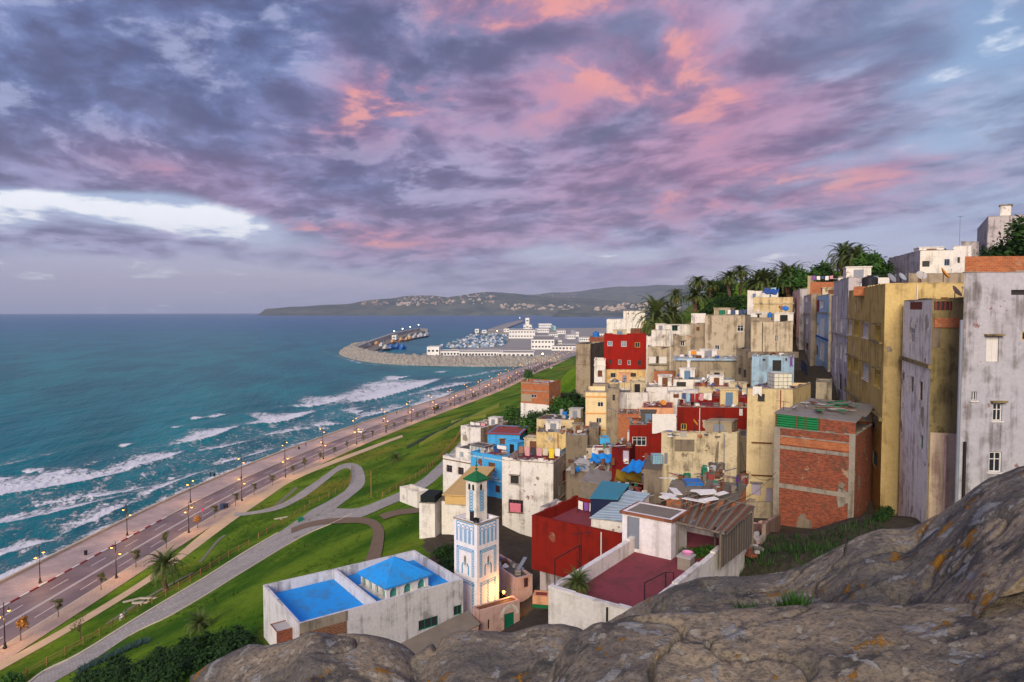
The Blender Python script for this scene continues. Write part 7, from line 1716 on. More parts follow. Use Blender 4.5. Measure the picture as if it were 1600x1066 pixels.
# people seen far off on the promenade
SKIN = flat('skin', S(170, 120, 92), .6)
def person(p, top, leg, label, h_=1.72, seat=False, hair=S(30, 24, 20)):
    p = Vector(p); r0 = empty('person', p, label, 'person'); bm_ = bpy.data.meshes.new('body'); k = h_ / 1.72
    V = [(0, 0, .95, .15), (0, 0, 1.2, .145), (0, 0, 1.42, .15), (0, 0, 1.5, .06), (0, -.01, 1.62, .1), (0, -.01, 1.7, .07), (.09, 0, .9, .1), (.1, -.08 if not seat else -.42, .5 if not seat else .9, .07), (.1, .02 if not seat else -.42, .08 if not seat else .48, .05), (.1, -.12 if not seat else -.55, .04 if not seat else .46, .04), (-.09, 0, .9, .1), (-.1, .06 if not seat else -.42, .5 if not seat else .9, .07), (-.1, .16 if not seat else -.42, .08 if not seat else .48, .05), (-.1, .02 if not seat else -.55, .04 if not seat else .46, .04), (.2, 0, 1.4, .06), (.26, .04, 1.12, .045), (.24, -.1, .88, .035), (-.2, 0, 1.4, .06), (-.26, .02, 1.12, .045), (-.24, -.12, .9, .035)]
    E = [(0, 1), (1, 2), (2, 3), (3, 4), (4, 5), (0, 6), (6, 7), (7, 8), (8, 9), (0, 10), (10, 11), (11, 12), (12, 13), (2, 14), (14, 15), (15, 16), (2, 17), (17, 18), (18, 19)]; dz = -.43 if seat else 0
    bm_.from_pydata([(x * k, y * k, z * k + dz) for x, y, z, r_ in V], E, []); o = link('body', bm_, r0); md = o.modifiers.new('skin', 'SKIN'); o.modifiers.new('s', 'SUBSURF').levels = 1
    for i, v in enumerate(bm_.skin_vertices[0].data): v.radius = (V[i][3] * k,) * 2
    bm_.skin_vertices[0].data[0].use_root = True; bm_.materials.append(top); mb = MB(); c = p + Vector((0, .01, 1.66 * k + dz)); mb.lathe(c, [(.11, -.04), (.115, .03), (.08, .09), (.01, .11)], 9); part('hair', mb, flat('hair', hair, .8), r0); return r0
for px, py, c_, l_ in ((329, 746, (40, 40, 50), 'person in dark clothes walking on the promenade near the sea wall'), (478, 699, (70, 84, 130), 'person in blue walking far along the promenade'), (620, 648, (60, 60, 66), 'distant person in dark clothes by the sea wall lamps')): person(onz(px, py, 4.0), cloth(c_), None, l_)
person(gp(190, 968), cloth((210, 214, 220)), None, 'person in a pale top sitting by the fence', seat=True); person(gp(197, 964), cloth((40, 120, 90)), None, 'person in a green top sitting next to the pale one by the fence', seat=True)
# ============================================================ HARBOUR
PATHM = [(880, 572), (800, 573), (750, 573), (675, 572), (612, 570), (580, 567), (555, 563), (537, 558), (527, 552), (534, 547), (552, 544)]
_m = polyres(chaikin([tuple(onz(a, b, 0))[:2] for a, b in PATHM]), 420); _t = np.gradient(_m, axis=0); _t /= np.linalg.norm(_t, axis=1)[:, None]; _n = np.stack([_t[:, 1], -_t[:, 0]], 1)
_o = np.array([-1, 1.5, 4, 6.5, 9, 11.5, 14, 16, 19, 23, 27, 30]); _z = np.array([-2, .8, 2.4, 4, 5.6, 7.2, 8.6, 9.4, 9.6, 9.6, 7, 3.5])
P = _m[:, None] + _n[:, None] * _o[None, :, None]; zz = _z[None] + (fbm(P[..., 0] / 2.6, P[..., 1] / 2.6, 2, 91) - .5) * 6 * np.r_[.5, np.ones(8), .2, .2, 0][None]
M_ARM = flat('breakwater_stone', S(146, 142, 134), .9, var=.4, scale=.5, bump=.5)
o = struct('breakwater_rubble', gridmesh('breakwater_rubble', np.concatenate([P, zz[..., None]], -1), M_ARM, smooth=False)); tag(o, 'pale armour stone mound of the harbour breakwater', 'breakwater', kind='stuff')
ARM = [tuple(onz(a, b, 8))[:2] for a, b in ((545, 545), (580, 532), (612, 521.5), (640, 515.5), (655, 513.5), (668, 514.5))]
_a = polyres(ARM, 40); mb = MB(); mq_ = MB()
for a, b in zip(_a[:-1], _a[1:]):
    d = b - a; n_ = np.array([d[1], -d[0]]); n_ /= np.linalg.norm(n_)
    mb.box((*a, -2), (*d, 0), (*(n_ * 6), 0), (0, 0, 11)); mq_.box((*(a + n_ * 6.01), -2), (*d, 0), (*(n_ * 22), 0), (0, 0, 4.6))
WCONC = flat('mole_concrete', S(164, 160, 154), .9, var=.15, scale=.1)
single('harbour_wall', mb, WCONC, 'long concrete wall of the outer harbour mole', 'harbour wall'); o = struct('quay', mq_.mesh('quay', RF_GREY))
def landpoly(pts, z, zb=-2):
    P_ = [onz(a, b, z) for a, b in pts]; mb = MB(); mb.face(*P_)
    for i in range(len(P_)): a, b = P_[i], P_[(i + 1) % len(P_)]; mb.face(a, b, (b.x, b.y, zb), (a.x, a.y, zb))
    me = mb.mesh('quay', RF_GREY); me.materials[0] = flat('quay_concrete', S(150, 148, 144), .9, var=.12, scale=.02); struct('quay', me)
landpoly([(660, 552.5), (672, 556.5), (700, 558.5), (800, 560.5), (880, 562), (930, 545), (990, 528), (990, 512), (850, 513), (800, 526), (788, 541), (720, 545), (690, 547)], 5)
landpoly([(735, 520.5), (750, 518.5), (800, 521), (830, 524), (835, 512), (800, 515), (760, 517)], 4.02); landpoly([(763, 514.5), (790, 505.5), (813, 500), (819, 502), (800, 509), (787, 515)], 4)
WB = flat('harbour_white', S(226, 226, 224), .7, var=.06, scale=.05); RB = flat('harbour_roof', S(140, 136, 132), .9, var=.1, scale=.05); TB_ = flat('harbour_teal', S(150, 200, 200), .6, var=.08)
def block(px0, px1, yt, yb, label, zb=5, D=22, r=0, rows=1, nw=10, wall=None, roof=None, name='harbour_building', cat='harbour building'):
    b = onz(px0, yb, zb); Y = b.y; zt = at(px0, yt, Y).z; hs = House(label, px0, yt, px1, Y, r=r, D=D, zb=zb - .5, wall=wall or WB, roof=roof or RB, par=.5, name=name, cat=cat, pt=.6, rv=r); hs.build(); o_, d, n, L = hs.fc('F')
    for i in range(rows):
        for k in range(nw):
            x = L * (k + .5) / nw; z = zb + (zt - zb) * (i + .55) / rows; w_ = L / nw * .28; hh_ = min(1.0, (zt - zb) / rows * .22); m2 = MB(); m2.box(Vector((o_.x, o_.y, z - hh_)) + d * (x - w_) + n * .02, d * w_ * 2, n * .1, (0, 0, hh_ * 2)); part('window', m2, GLASS, hs.root)
    return hs
block(667, 686, 542, 556, 'small white quay building at the left end of the harbour row', D=20, nw=3); block(688, 718, 549, 558, 'low white shed with grey roof left of the long harbour hall', D=32, r=-6, nw=6); block(717, 786, 550, 559, 'long low white harbour hall with a row of windows', D=36, r=-2, nw=14)
block(778, 834, 551, 560, 'grey roofed white hall at the right end of the harbour row', D=40, r=4, nw=8); hs = block(830, 866, 531, 546, 'two storey white harbour office with flat dark roof', D=150, r=4, rows=2, nw=7)
block(795, 836, 516, 529, 'broad white harbour terminal at the tower foot', D=90, rows=2, nw=9); block(818, 831, 508, 517, 'white upper block of the terminal below the tower', zb=14, D=40, nw=3); block(821, 827, 497, 526, 'tall white harbour control tower', D=22, nw=1, rows=3, name='control_tower', cat='tower'); block(787, 796, 514, 519, 'small white hut beside the jetty root', D=30, nw=2)
block(862, 905, 541, 548, 'flat roofed white market shed beside the promenade end', D=60, r=5, nw=8); block(872, 960, 532, 540, 'long low white customs shed behind the grey block', D=60, nw=12); block(865, 985, 510, 516, 'pale teal ferry terminal roof along the far quay', D=120, nw=16, wall=TB_, roof=WB); block(900, 960, 519, 526, 'white port warehouse right of the harbour office', D=110, nw=8); block(842, 862, 506, 512, 'white moored ferry superstructure behind the terminal', D=40, nw=6)
block(742, 748, 514.5, 520, 'tiny white lighthouse hut on the inner mole', zb=4, D=20, nw=1); block(753, 760, 516, 520.5, 'second tiny white hut on the inner mole', zb=4, D=20, nw=1); block(612, 619, 524, 531, 'pale square shed on the outer mole', zb=2.7, D=20, nw=1)
for i, (a, b, c, e_, nw) in enumerate(((886, 899, 524, 530, 4), (905, 925, 528, 534, 6), (928, 948, 522, 527, 6), (840, 858, 514, 520, 5), (870, 884, 517, 522, 4), (930, 975, 541, 546, 9), (905, 935, 546, 552, 6), (858, 872, 522, 527, 4), (955, 990, 505, 512, 7))): block(a, b, c, e_, 'one of the smaller white sheds scattered over the port quay', D=30 + 8 * i, nw=nw, r=(i % 3) * 6 - 4).root['group'] = 'small white sheds on the port quay'
def boat_proto(name, L, hull, cab, mast, cat='boat'):
    mb = MB(); W_ = L * .3; rows = []
    for z, k in ((-.1 * L * .1, .75), (L * .14, 1)): rows.append([(x * L, y * W_ * k, z + (L * .05 if x > .4 else 0) * (k == 1)) for x, y in ((-.5, -.4), (-.5, .4), (0, .5), (.3, .38), (.52, 0), (.3, -.38), (0, -.5), (-.5, -.4))])
    mb.sheet(rows); mb.face(*rows[1][:-1], mi=1); mb.cbox((-.12 * L, 0, L * .14), L * .34, W_ * .6, L * .13, 0, 1); mb.cbox((-.08 * L, 0, L * .27), L * .16, W_ * .45, L * .09, 0, 1)
    for x, h_ in mast: mb.bar((x * L, 0, L * .14), (x * L, 0, L * .14 + h_ * L), L * .008, 4, mi=2)
    o = single(name, mb, [hull, cab, GALV], 'boat', cat, base=(0, 0, 0)); o.location = (0, 0, 0); return o
hullm = lambda n_, c: flat(n_, c, .5, var=.1)
BP = [boat_proto('motor_boat', 11, hullm('hull_white', S(200, 204, 210)), hullm('cabin_grey', S(180, 184, 190)), [(.05, .5)]), boat_proto('fishing_boat', 14, hullm('hull_blue', S(60, 110, 170)), WB, [(.1, .6), (-.35, .4)]), boat_proto('fishing_boat', 14, hullm('hull_grey', S(120, 128, 140)), hullm('cabin_blue', S(150, 180, 210)), [(.1, .6), (-.3, .5)]), boat_proto('sailing_boat', 10, hullm('hull_pale', S(160, 150, 136)), hullm('cabin_tan', S(186, 168, 150)), [(.05, 1.2)])]
bl = ['small white motor boat packed in the marina', 'blue hulled fishing boat packed in the marina', 'grey hulled fishing boat packed in the marina', 'pale sailing boat with bare mast packed in the marina']
first = [True] * 4
for i in range(240):
    v_ = rng.random() ** .8; py = 521 + 24 * v_; xl = 745 - 65 * v_; xr = 800 - 12 * (v_ > .5); px = xl + (xr - xl) * rng.random(); p = onz(px, py, .1); k = rng.choice((0, 1, 1, 2, 2, 3))
    o = BP[k] if first[k] else dup(BP[k]); first[k] = False; o.location = p; o.rotation_euler = (0, 0, rng.choice((.3, 1.9)) + rng.random() * .3); o.scale = (.6 + .25 * rng.random(),) * 3; o['label'] = bl[k]; o['group'] = 'boats moored in the marina'
TR = [boat_proto('trawler', 30, hullm('hull_royal', S(30, 96, 176)), hullm('cab_royal', S(60, 120, 190)), [(.2, .5), (-.3, .4)], 'trawler'), boat_proto('trawler', 30, hullm('hull_rust', S(150, 84, 56)), hullm('cab_ochre', S(206, 170, 120)), [(.2, .5), (-.3, .45)], 'trawler'), boat_proto('trawler', 32, hullm('hull_dark', S(56, 60, 72)), hullm('cab_grey', S(196, 196, 196)), [(.2, .6), (-.3, .55), (0, .7)], 'trawler')]
first = [True] * 3; tl = ['royal blue trawler moored inside the outer mole', 'rusty red trawler with ochre cabin inside the outer mole', 'dark masted trawler near the tip of the outer mole']
for px, py, k in ((612, 546, 0), (622, 545, 0), (630, 545.5, 0), (604, 548, 2), (597, 544, 2), (590, 541, 1), (615, 537, 1), (628, 534, 1), (636, 533, 1), (642, 531.5, 1), (648, 530, 2), (655, 529, 2), (660, 528, 2), (666, 527, 2), (668, 525, 2), (650, 527, 2), (658, 525.5, 2), (640, 529, 2)):
    o = TR[k] if first[k] else dup(TR[k]); first[k] = False; o.location = onz(px, py, .1); o.rotation_euler = (0, 0, 1.1 + .3 * rng.random()); o.scale = (.75,) * 3; o['label'] = tl[k]; o['group'] = 'trawlers along the outer mole'
GLOW = emit('harbour_lamp_glow', S(255, 226, 150), 30)
for px, pyt, pyb, zb, Y in ((616, 517.5, 0, 8, 1450), (629, 514, 0, 8, 1600), (641, 511, 0, 8, 1750), (654, 507.5, 0, 8, 1850), (848, 553, 0, 5, 800), (777, 517, 0, 4, 1680), (857, 527, 0, 5, 1100), (812, 497, 0, 4, 2600)):
    t_ = at(px, pyt, Y); mb = MB(); mb.bar((t_.x, t_.y, zb - 1), t_, .18, 5); r0 = empty('harbour_lamp', (t_.x, t_.y, zb - 1), 'lit lamp mast on the harbour mole or quay', 'lamp mast', 'lit harbour lamp masts'); part('mast', mb, METAL, r0); mb = MB(); mb.lathe(t_, [(.5, -.6), (1.0, 0), (.5, .6)], 8); part('lamp', mb, GLOW, r0)
# ---- far houses across the bay
def far_proto(name, sx, sy, sz, m_):
    mb = MB(); mb.cbox((0, 0, -6), sx, sy, sz + 6); mb.cbox((sx * .1, 0, sz), sx * .5, sy * .6, sz * .3); 
    for k in range(3): mb.box((-sx * .4 + k * sx * .3, -sy / 2 - .1, sz * .35), (sx * .16, 0, 0), (0, .1, 0), (0, 0, sz * .3), 1)
    o = single(name, mb, [m_, GLASS], 'far house', 'house', base=(0, 0, 0)); o.location = (0, 0, 0); return o
FH = [far_proto('far_house', 16, 14, 8, flat('far_white', S(196, 182, 172), .8, var=.03, scale=.01)), far_proto('far_house', 20, 16, 10, flat('far_pink', S(176, 148, 134), .8, var=.03, scale=.01)), far_proto('far_block', 38, 22, 17, flat('far_block_white', S(196, 182, 168), .8, var=.03, scale=.01))]
first = [True] * 3
for H_, x0, x1, y0, y1, n_, blk, lab in ((H1, 560, 606, 469, 477, 26, .0, 'house of the small village low on the headland'), (H1, 622, 668, 461, 475, 48, .0, 'house of the hilltop village on the headland'), (H1, 620, 668, 474, 479, 16, .6, 'pale block low on the headland slope'), (H1, 672, 772, 457, 477, 62, .1, 'house scattered over the middle of the headland'), (H2, 780, 900, 456, 466, 22, .0, 'house on the far blue ridge'), (H1, 775, 905, 477, 486, 46, .7, 'apartment block on the far shore below the ridge'), (H3, 925, 1062, 474, 486, 66, .6, 'apartment block of the far shore town beside the palms')):
    k_ = 0
    for _ in range(n_ * 6):
        if k_ >= n_: break
        v_ = hz(H_, x0 + (x1 - x0) * rng.random(), y0 + (y1 - y0) * rng.random())
        if v_ is None: continue
        k_ += 1; k = 2 if rng.random() < blk else rng.randrange(2); o = FH[k] if first[k] else dup(FH[k]); first[k] = False; o.location = v_; o.rotation_euler = (0, 0, rng.random()); o.scale = (.7 + .55 * rng.random(),) * 3; o['label'] = ('tiny pale ' + lab); o['group'] = lab.replace('house', 'houses').replace('block', 'blocks')
# ---- sea air
m = bpy.data.materials.new('haze'); m.use_nodes = True; t = NT(m.node_tree); t.n.clear(); ou = t.new('ShaderNodeOutputMaterial'); pv = t.new('ShaderNodeVolumePrincipled'); pv.inputs['Color'].default_value = S(214, 228, 255); pv.inputs['Density'].default_value = 4.5e-5; pv.inputs['Anisotropy'].default_value = 0; t.l.new(pv.outputs[0], ou.inputs['Volume'])
mb = MB(); mb.box((-30000, -600, -80), (60000, 0, 0), (0, 30400, 0), (0, 0, 1400)); o = single('haze', mb, m, 'thin bluish sea haze over the bay', 'haze', kind='stuff')
# ============================================================ ROOF LIFE
RW, NAVY, REDC, YEL, PUR, PNK, BLK, PBL, BRN, BGE, GRN, ORA = CLAB.keys()
D_ORANGE = flat('dish_orange', S(214, 140, 40), .6, var=.1); D_TAN = flat('dish_tan', S(176, 150, 128), .7, var=.1); D_RUST = flat('dish_rust', S(150, 96, 66), .8, var=.2); D_BLUE = flat('dish_blue', S(30, 110, 190), .5); D_BLACK = flat('dish_black', S(34, 34, 40), .6)
def dpx(px, py, Y, dia, mat, label, az=200, tilt=35): 
    """a dish whose reflector sits at this bearing"""
    c = at(px, py, Y); return dish((c.x, c.y, c.z - .45 - dia * .55), az, dia, tilt, mat, label)
dpx(1391, 436, 64, 1.0, GALV, 'grey mesh dish at the left corner of the ochre roof', 150); dpx(1438.5, 432, 64, .95, RF_LIGHT, 'round white dish in the middle of the ochre roof', 185); dpx(1474, 429, 63, 1.25, D_ORANGE, 'large orange dish on the ochre roof', 130); dpx(1492, 457, 53, 1.0, D_TAN, 'tan dish on top of the mossy house', 140); dpx(1408, 434, 66, .9, PBL and flat('dish_grey', S(150, 160, 172), .6), 'blue grey dish behind the ochre parapet', 150)
dpx(1227, 483, 140, 1.3, D_BLUE, 'blue dish above the blotched square house', 190); dpx(1219, 482, 140, 1.1, D_RUST, 'rust brown dish next to the blue dish', 150); dpx(1291, 456, 125, 1.4, D_BLACK, 'black dish on the orange brick parapet room', 190); dpx(1036, 630, 104, .95, D_ORANGE, 'orange dish on the peach house roof', 170); dpx(1084, 552, 123, 1.0, D_ORANGE, 'orange dish against the white roof room', 200)
dpx(770, 656, 158, 1.5, RF_LIGHT, 'big white dish on the grey white house roof', 190); dpx(757, 658, 160, 1.0, GALV, 'smaller dish left of the big white dish', 150); dpx(1097, 586, 117, 1.0, D_TAN, 'left grey dish on the flat pale blue roof', 120); dpx(1112, 588, 117, .8, D_TAN, 'right small dish on the flat pale blue roof', 120); dpx(1154, 602, 104, 1.3, D_TAN, 'pale dish beside the plum roof at the cream tower', 130); dpx(1085, 661, 79, .9, D_ORANGE, 'orange dish leaning on the weathered cream house', 110); dpx(1372, 455, 76, 1.2, D_BLACK, 'dark dish in front of the brick roof room', 160)
dpx(904, 648, 122, .8, RF_LIGHT, 'white dish on the cracked dark roof', 180); dpx(1346, 436, 100, .8, D_RUST, 'rusty dish on the pale balustrade house', 150)
def line(key, a0, b0, a1, b1, cols, label, h_=1.4, **k): g = H[key]; laundry(g.roofpt(a0, b0), g.roofpt(a1, b1), cols, label, h=h_, **k)
line('bigw', .08, .3, .95, .3, [BRN, PNK, BLK, PNK, BGE, YEL, RW], 'the front line of the big white house', 1.9, drop=(.9, 1.5)); line('bigw', .1, .7, .95, .75, [PNK, RW, PBL, RW, NAVY], 'the back line of the big white house', 2.0, drop=(.8, 1.4)); line('bigw', .97, .25, .97, .9, [PBL, RW, NAVY], 'the side line of the big white house', 1.7)
line('G1', .5, .3, 1.0, .3, [RW, NAVY, RW, NAVY, NAVY], 'the line of the big beige grey house', 1.8); line('G7', .05, .06, .95, .06, [BLK, BGE, YEL, PUR, PBL, PBL, PNK, GRN], 'the white terrace wall line', 1.35, drop=(.6, 1.0)); line('r3top', .05, .5, .95, .5, [PUR, RW, NAVY, RW, PNK], 'the orange brick roof line', 1.9, drop=(.5, .8))
line('redmid', .06, .3, .5, .4, [NAVY, PBL, REDC, REDC, PNK, RW, RW], 'the red house line', 1.9, drop=(.7, 1.3)); line('greyroof', .1, .2, .9, .2, [RW, RW, PNK], 'the grey white house line', 1.3); line('G1b', .1, .3, .9, .3, [RW, BGE], 'the grey parapet house line', 1.3); line('redfront', .15, .75, .4, .8, [RW, PUR, RW, PUR], 'the red terrace line', 1.2, drop=(.6, .8)); line('bluebig', .3, .5, .95, .6, [RW, PNK], 'the sky blue house line', 1.3); line('hb2', .1, .3, .9, .3, [NAVY, PBL], 'the palm terrace line', 1.4)
def hang(hk, f, x0, y0, x1, y1, c, label):
    g = H[hk]; o, d, n, L = g.fc(f); xa, _ = g.sz(f, x0, (y0 + y1) / 2); xb, _ = g.sz(f, x1, (y0 + y1) / 2); zt_ = g.sz(f, (x0 + x1) / 2, y0)[1]; zb_ = g.sz(f, (x0 + x1) / 2, y1)[1]
    rows = [[Vector((o.x, o.y, z)) + d * (xa + (xb - xa) * t_) + n * (.1 + .07 * math.sin(t_ * 9 + z * 2) * (zt_ - z) / (zt_ - zb_)) + Vector((0, 0, .14 * math.sin(t_ * 7 + 1) * (z - zt_) / (zt_ - zb_))) for t_ in np.linspace(0, 1, 12)] for z in np.linspace(zt_, zb_, 9)]; mb = MB(); mb.sheet(rows); mb.sheet([[q_ - n * .05 for q_ in r_] for r_ in rows[::-1]]); single('hung_cloth', mb, cloth(c), label, 'laundry', 'clothes hung out on the roofs')
hang('redleftt', 'F', 1019, 647, 1056, 676, RW, 'very large white sheet draped over the upper red wall block'); hang('bigw', 'R', 892, 714, 905, 742, PUR, 'purple banner cloth hanging down the side of the big white house'); hang('r2', 'L', 1276, 469, 1280, 487, REDC, 'red cloth on the cream and pale blue street house'); hang('bluelow', 'L', 1252, 566, 1262, 580, NAVY, 'navy washing over the blue yard wall'); hang('G2low', 'F', 1234, 558, 1238, 572, PUR, 'purple cloth beside the dark doorway of the light blue rooms')
def ibc(p, s_, mat, cage, label):
    p = Vector(p); r0 = empty('water_tank', p, label, 'water tank'); mb = MB(); mb.cbox(p + Vector((0, 0, .15)), s_, s_, s_ * .9); part('tank', mb, mat, r0); mb = MB(); e = s_ / 2 + .03
    for k in range(5):
        z = p.z + .15 + s_ * .9 * k / 4; q_ = [Vector((p.x + a * e, p.y + b * e, z)) for a, b in ((-1, -1), (1, -1), (1, 1), (-1, 1))]
        for i in range(4): mb.bar(q_[i], q_[(i + 1) % 4], .022, 4)
    for k in range(5):
        for a, b in ((-1 + k / 2, -1), (-1 + k / 2, 1), (-1, -1 + k / 2), (1, -1 + k / 2)): mb.bar((p.x + a * e, p.y + b * e, p.z), (p.x + a * e, p.y + b * e, p.z + .15 + s_ * .9), .022, 4)
    part('cage', mb, cage, r0); mb = MB(); mb.cbox(p, s_ * 1.05, s_ * 1.05, .14); part('pallet', mb, WD_GREY, r0); return r0
g = H['cream']; ibc(g.roofpt(.55, .35), 1.9, flat('tank_white', S(222, 220, 200), .5), GALV, 'caged white water tank on top of the cream tower'); junk(g, 22, 'boards sacks and buckets around the tank on the cream tower', 3); hang('cream', 'F', 1176, 604, 1190, 617, RW, 'pale sheet hanging over the cream tower parapet')
p = onz(1026, 724, 40.5); ibc((p.x, p.y, 40.4), 1.1, flat('tank_blue', S(130, 180, 200), .5), GALV, 'caged pale blue water tank between red and cream houses')
for key, n_, lab, sd in (('bigw', 40, 'chairs mats and oddments on the big white house roof', 1), ('creamold', 34, 'boards dishes and rubble on the weathered cream house roof', 2), ('redmid', 26, 'oddments on the red house roof', 4), ('slabhouse', 22, 'loose planks and rags on the slab house roof', 5), ('greyroof', 34, 'barrels and scrap on the grey white house roof', 6), ('G2', 10, 'planks on the blotched house roof', 7), ('G2low', 16, 'bicycles and scrap in front of the light blue rooms', 8), ('cream3', 26, 'terracotta rubble piled on the old yellow house', 9), ('flatblue', 22, 'scrap and cushions on the flat pale blue roof', 10), ('redroofs', 20, 'blue bags and boards on the plum red roof', 11), ('whitelong', 14, 'oddments behind the plain white wall', 12), ('yellowlow', 24, 'purple crates and planks on the yellow low roof', 13), ('redleft', 12, 'tin scraps on the red window house roof', 14), ('wh3', 10, 'chairs on the framed window house terrace', 15), ('tallw2', 14, 'orange chairs and pots behind the tan shed', 16), ('pinkflat', 14, 'blue tarpaulin scraps on the flat dark roof', 17), ('ochretop', 8, 'ladders by the brick roof room', 18), ('v5', 18, 'pots and tins on the pale balustrade house roof', 19), ('stonebox', 10, 'scrap on the brown stone box roof', 20), ('brickyard', 12, 'white boards above the orange brick wall', 21), ('cream2', 10, 'bottles and bins on the cracked dark roof', 22), ('moss', 8, 'pots along the mossy house top', 23), ('G5b', 10, 'oddments on the white walled terrace', 24), ('G8', 10, 'pipes on the grey beige roof', 25), ('bluebig', 14, 'chairs and pots on the sky blue house terrace', 26), ('redannex', 10, 'planks on the dark red lean-to', 27), ('orange', 8, 'sheets on the orange brick house roof', 28), ('creamrr', 10, 'sticks on the dark red roof', 29), ('peach', 6, 'boxes on the peach house roof', 30), ('G6', 6, 'bits on the beige house roof', 31)): junk(H[key], n_, lab, sd)
for key, a_, b_, hh_, lab in (('redmid', .3, .5, 3.2, 'tall antenna on the red house'), ('creamold', .75, .4, 2.4, 'bent antenna on the weathered cream house'), ('brick', .04, .2, 2.6, 'antenna at the left corner of the brick house roof'), ('G3', .8, .4, 2.2, 'antenna on the cream yellow terrace house'), ('v2', .3, .5, 6, 'tall thin antenna mast on the cream villa wing'), ('cream2', .25, .4, 2.4, 'antenna on the cracked dark roof'), ('whiteyel', .2, .5, 2.4, 'antenna on the yellow stained wall house'), ('G1', .8, .6, 2, 'antenna on the big beige house'), ('peach', .3, .6, 2, 'antenna left of the orange dish'), ('red', .75, .5, 2.2, 'antenna on the tall red house'), ('bigw', .5, .9, 2.5, 'antenna at the back of the big white roof'), ('greyroof', .4, .5, 2, 'antenna among the dishes of the grey white house')): antenna(H[key].roofpt(a_, b_), hh_, lab, rng.random() * 180)
for key, a_, b_, d_, hh_, m_, lab in (('cream2', .62, .55, .9, 1.1, D_BLUE, 'blue barrel on the cracked dark roof'), ('cream2', .45, .9, .7, 1.2, RF_LIGHT, 'white gas bottle shaped tank at the back of the cracked roof'), ('G1b', .95, .2, .9, 1.6, D_BLUE, 'blue barrel at the end of the grey parapet'), ('ochretop', .5, .5, 1.6, 1.4, D_BLACK, 'black round tank on the brick roof room'), ('redroofs', .9, .6, .9, 1.2, D_BLUE, 'blue barrel on the plum red flat roof'), ('brickbehind', .4, .3, 1.6, 1.6, D_BLUE, 'blue tank on the low brick house behind the grey block')): watertank(H[key].roofpt(a_, b_), d_, hh_, m_, lab)
# yard of sheds, tarps and scrap left of the weathered cream house
def tarp(pts, z, mat, label, lift=.3):
    P_ = [onz(a, b, z_) for (a, b), z_ in zip(pts, z)]; rows = []
    for i in range(9):
        u_ = i / 8; a, b = P_[0].lerp(P_[3], u_), P_[1].lerp(P_[2], u_); rows.append([a.lerp(b, k / 10) + Vector((0, 0, lift * math.sin(k * 1.3 + i * .9) * .4 - lift * math.sin(math.pi * k / 10) * math.sin(math.pi * u_))) for k in range(11)])
    mb = MB(); mb.sheet(rows); mb.sheet([[q_ - Vector((0, 0, .05)) for q_ in r_] for r_ in rows[::-1]]); single('tarpaulin', mb, mat, label, 'tarpaulin')
TAR = flat('tarp_blue', S(20, 130, 215), .6, var=.15, scale=1.5); TAY = flat('tarp_yellow', S(170, 140, 50), .7, var=.2)
tarp([(970, 737), (1001, 738), (1008, 720), (988, 719)], [39.6, 39.6, 40.2, 40.2], TAR, 'bright blue tarpaulin over the yard by the weathered cream house'); tarp([(960, 752), (1003, 752), (1002, 737), (963, 735)], [37.6, 37.6, 39.3, 39.3], TAY, 'dull yellow tarpaulin hanging below the blue one'); tarp([(1190, 458), (1214, 460), (1218, 452), (1196, 452)], [60.6, 60.6, 61.6, 61.6], flat('tarp_navy', S(30, 84, 160), .6), 'navy blue tarpaulin on the palm terrace')
tarp([(921, 722), (954, 722), (956, 709), (925, 709)], [37.0, 37.0, 37.8, 37.8], TAR, 'blue tarpaulin slung in the scrap yard')
sheetroof('shed', onsheet([(884, 735), (932, 738), (950, 722), (905, 716)], [35.6, 35.6, 36.2, 36.2]), RF_LIGHT, 'shed with pale scrap sheet roof beside the purple banner', wall=P_GREY2, zb=31); sheetroof('shed', onsheet([(905, 752), (950, 758), (962, 738), (922, 734)], [36, 36, 36.8, 36.8]), TIN_GREY, 'grey tin shed in the scrap yard', wall=WD_GREY, zb=32); sheetroof('shed', onsheet([(1005, 732), (1034, 735), (1034, 712), (1012, 712)], [40.2, 40.2, 41, 41]), RF_DARK, 'dark roofed shed against the weathered cream house', wall=P_GREY2, zb=35); sheetroof('shed', onsheet([(1093, 772), (1150, 786), (1168, 758), (1106, 750)], [41.6, 41.6, 42.6, 42.6]), RF_DARK, 'brick shed with sagging board roof below the cream tower', wall=BR_ORANGE, zb=37); sheetroof('shed', onsheet([(1040, 775), (1090, 782), (1100, 756), (1050, 750)], [40.6, 40.6, 41.2, 41.2]), WD_GREY, 'low plank shed behind the pergola', wall=BR_ORANGE, zb=36)
h('violet', 'violet painted wall between cream house and tower', 1150, 748, 1167, 74, r=4, D=2, wall=P_VIOLET, roof=RF_DARK, par=.05, yb=790, name='yard_wall', cat='wall').build()
rr = random.Random(5); mb = MB(); cm = [WD_GREY, RF_LIGHT, D_BLUE, RF_RED, cloth(GRN), TIN_GREY, RF_DARK, WD_BROWN, cloth(RW), CONC, WD_GREY, WD_BROWN, RF_DARK, TIN_GREY, RF_GREY, RF_GREY]
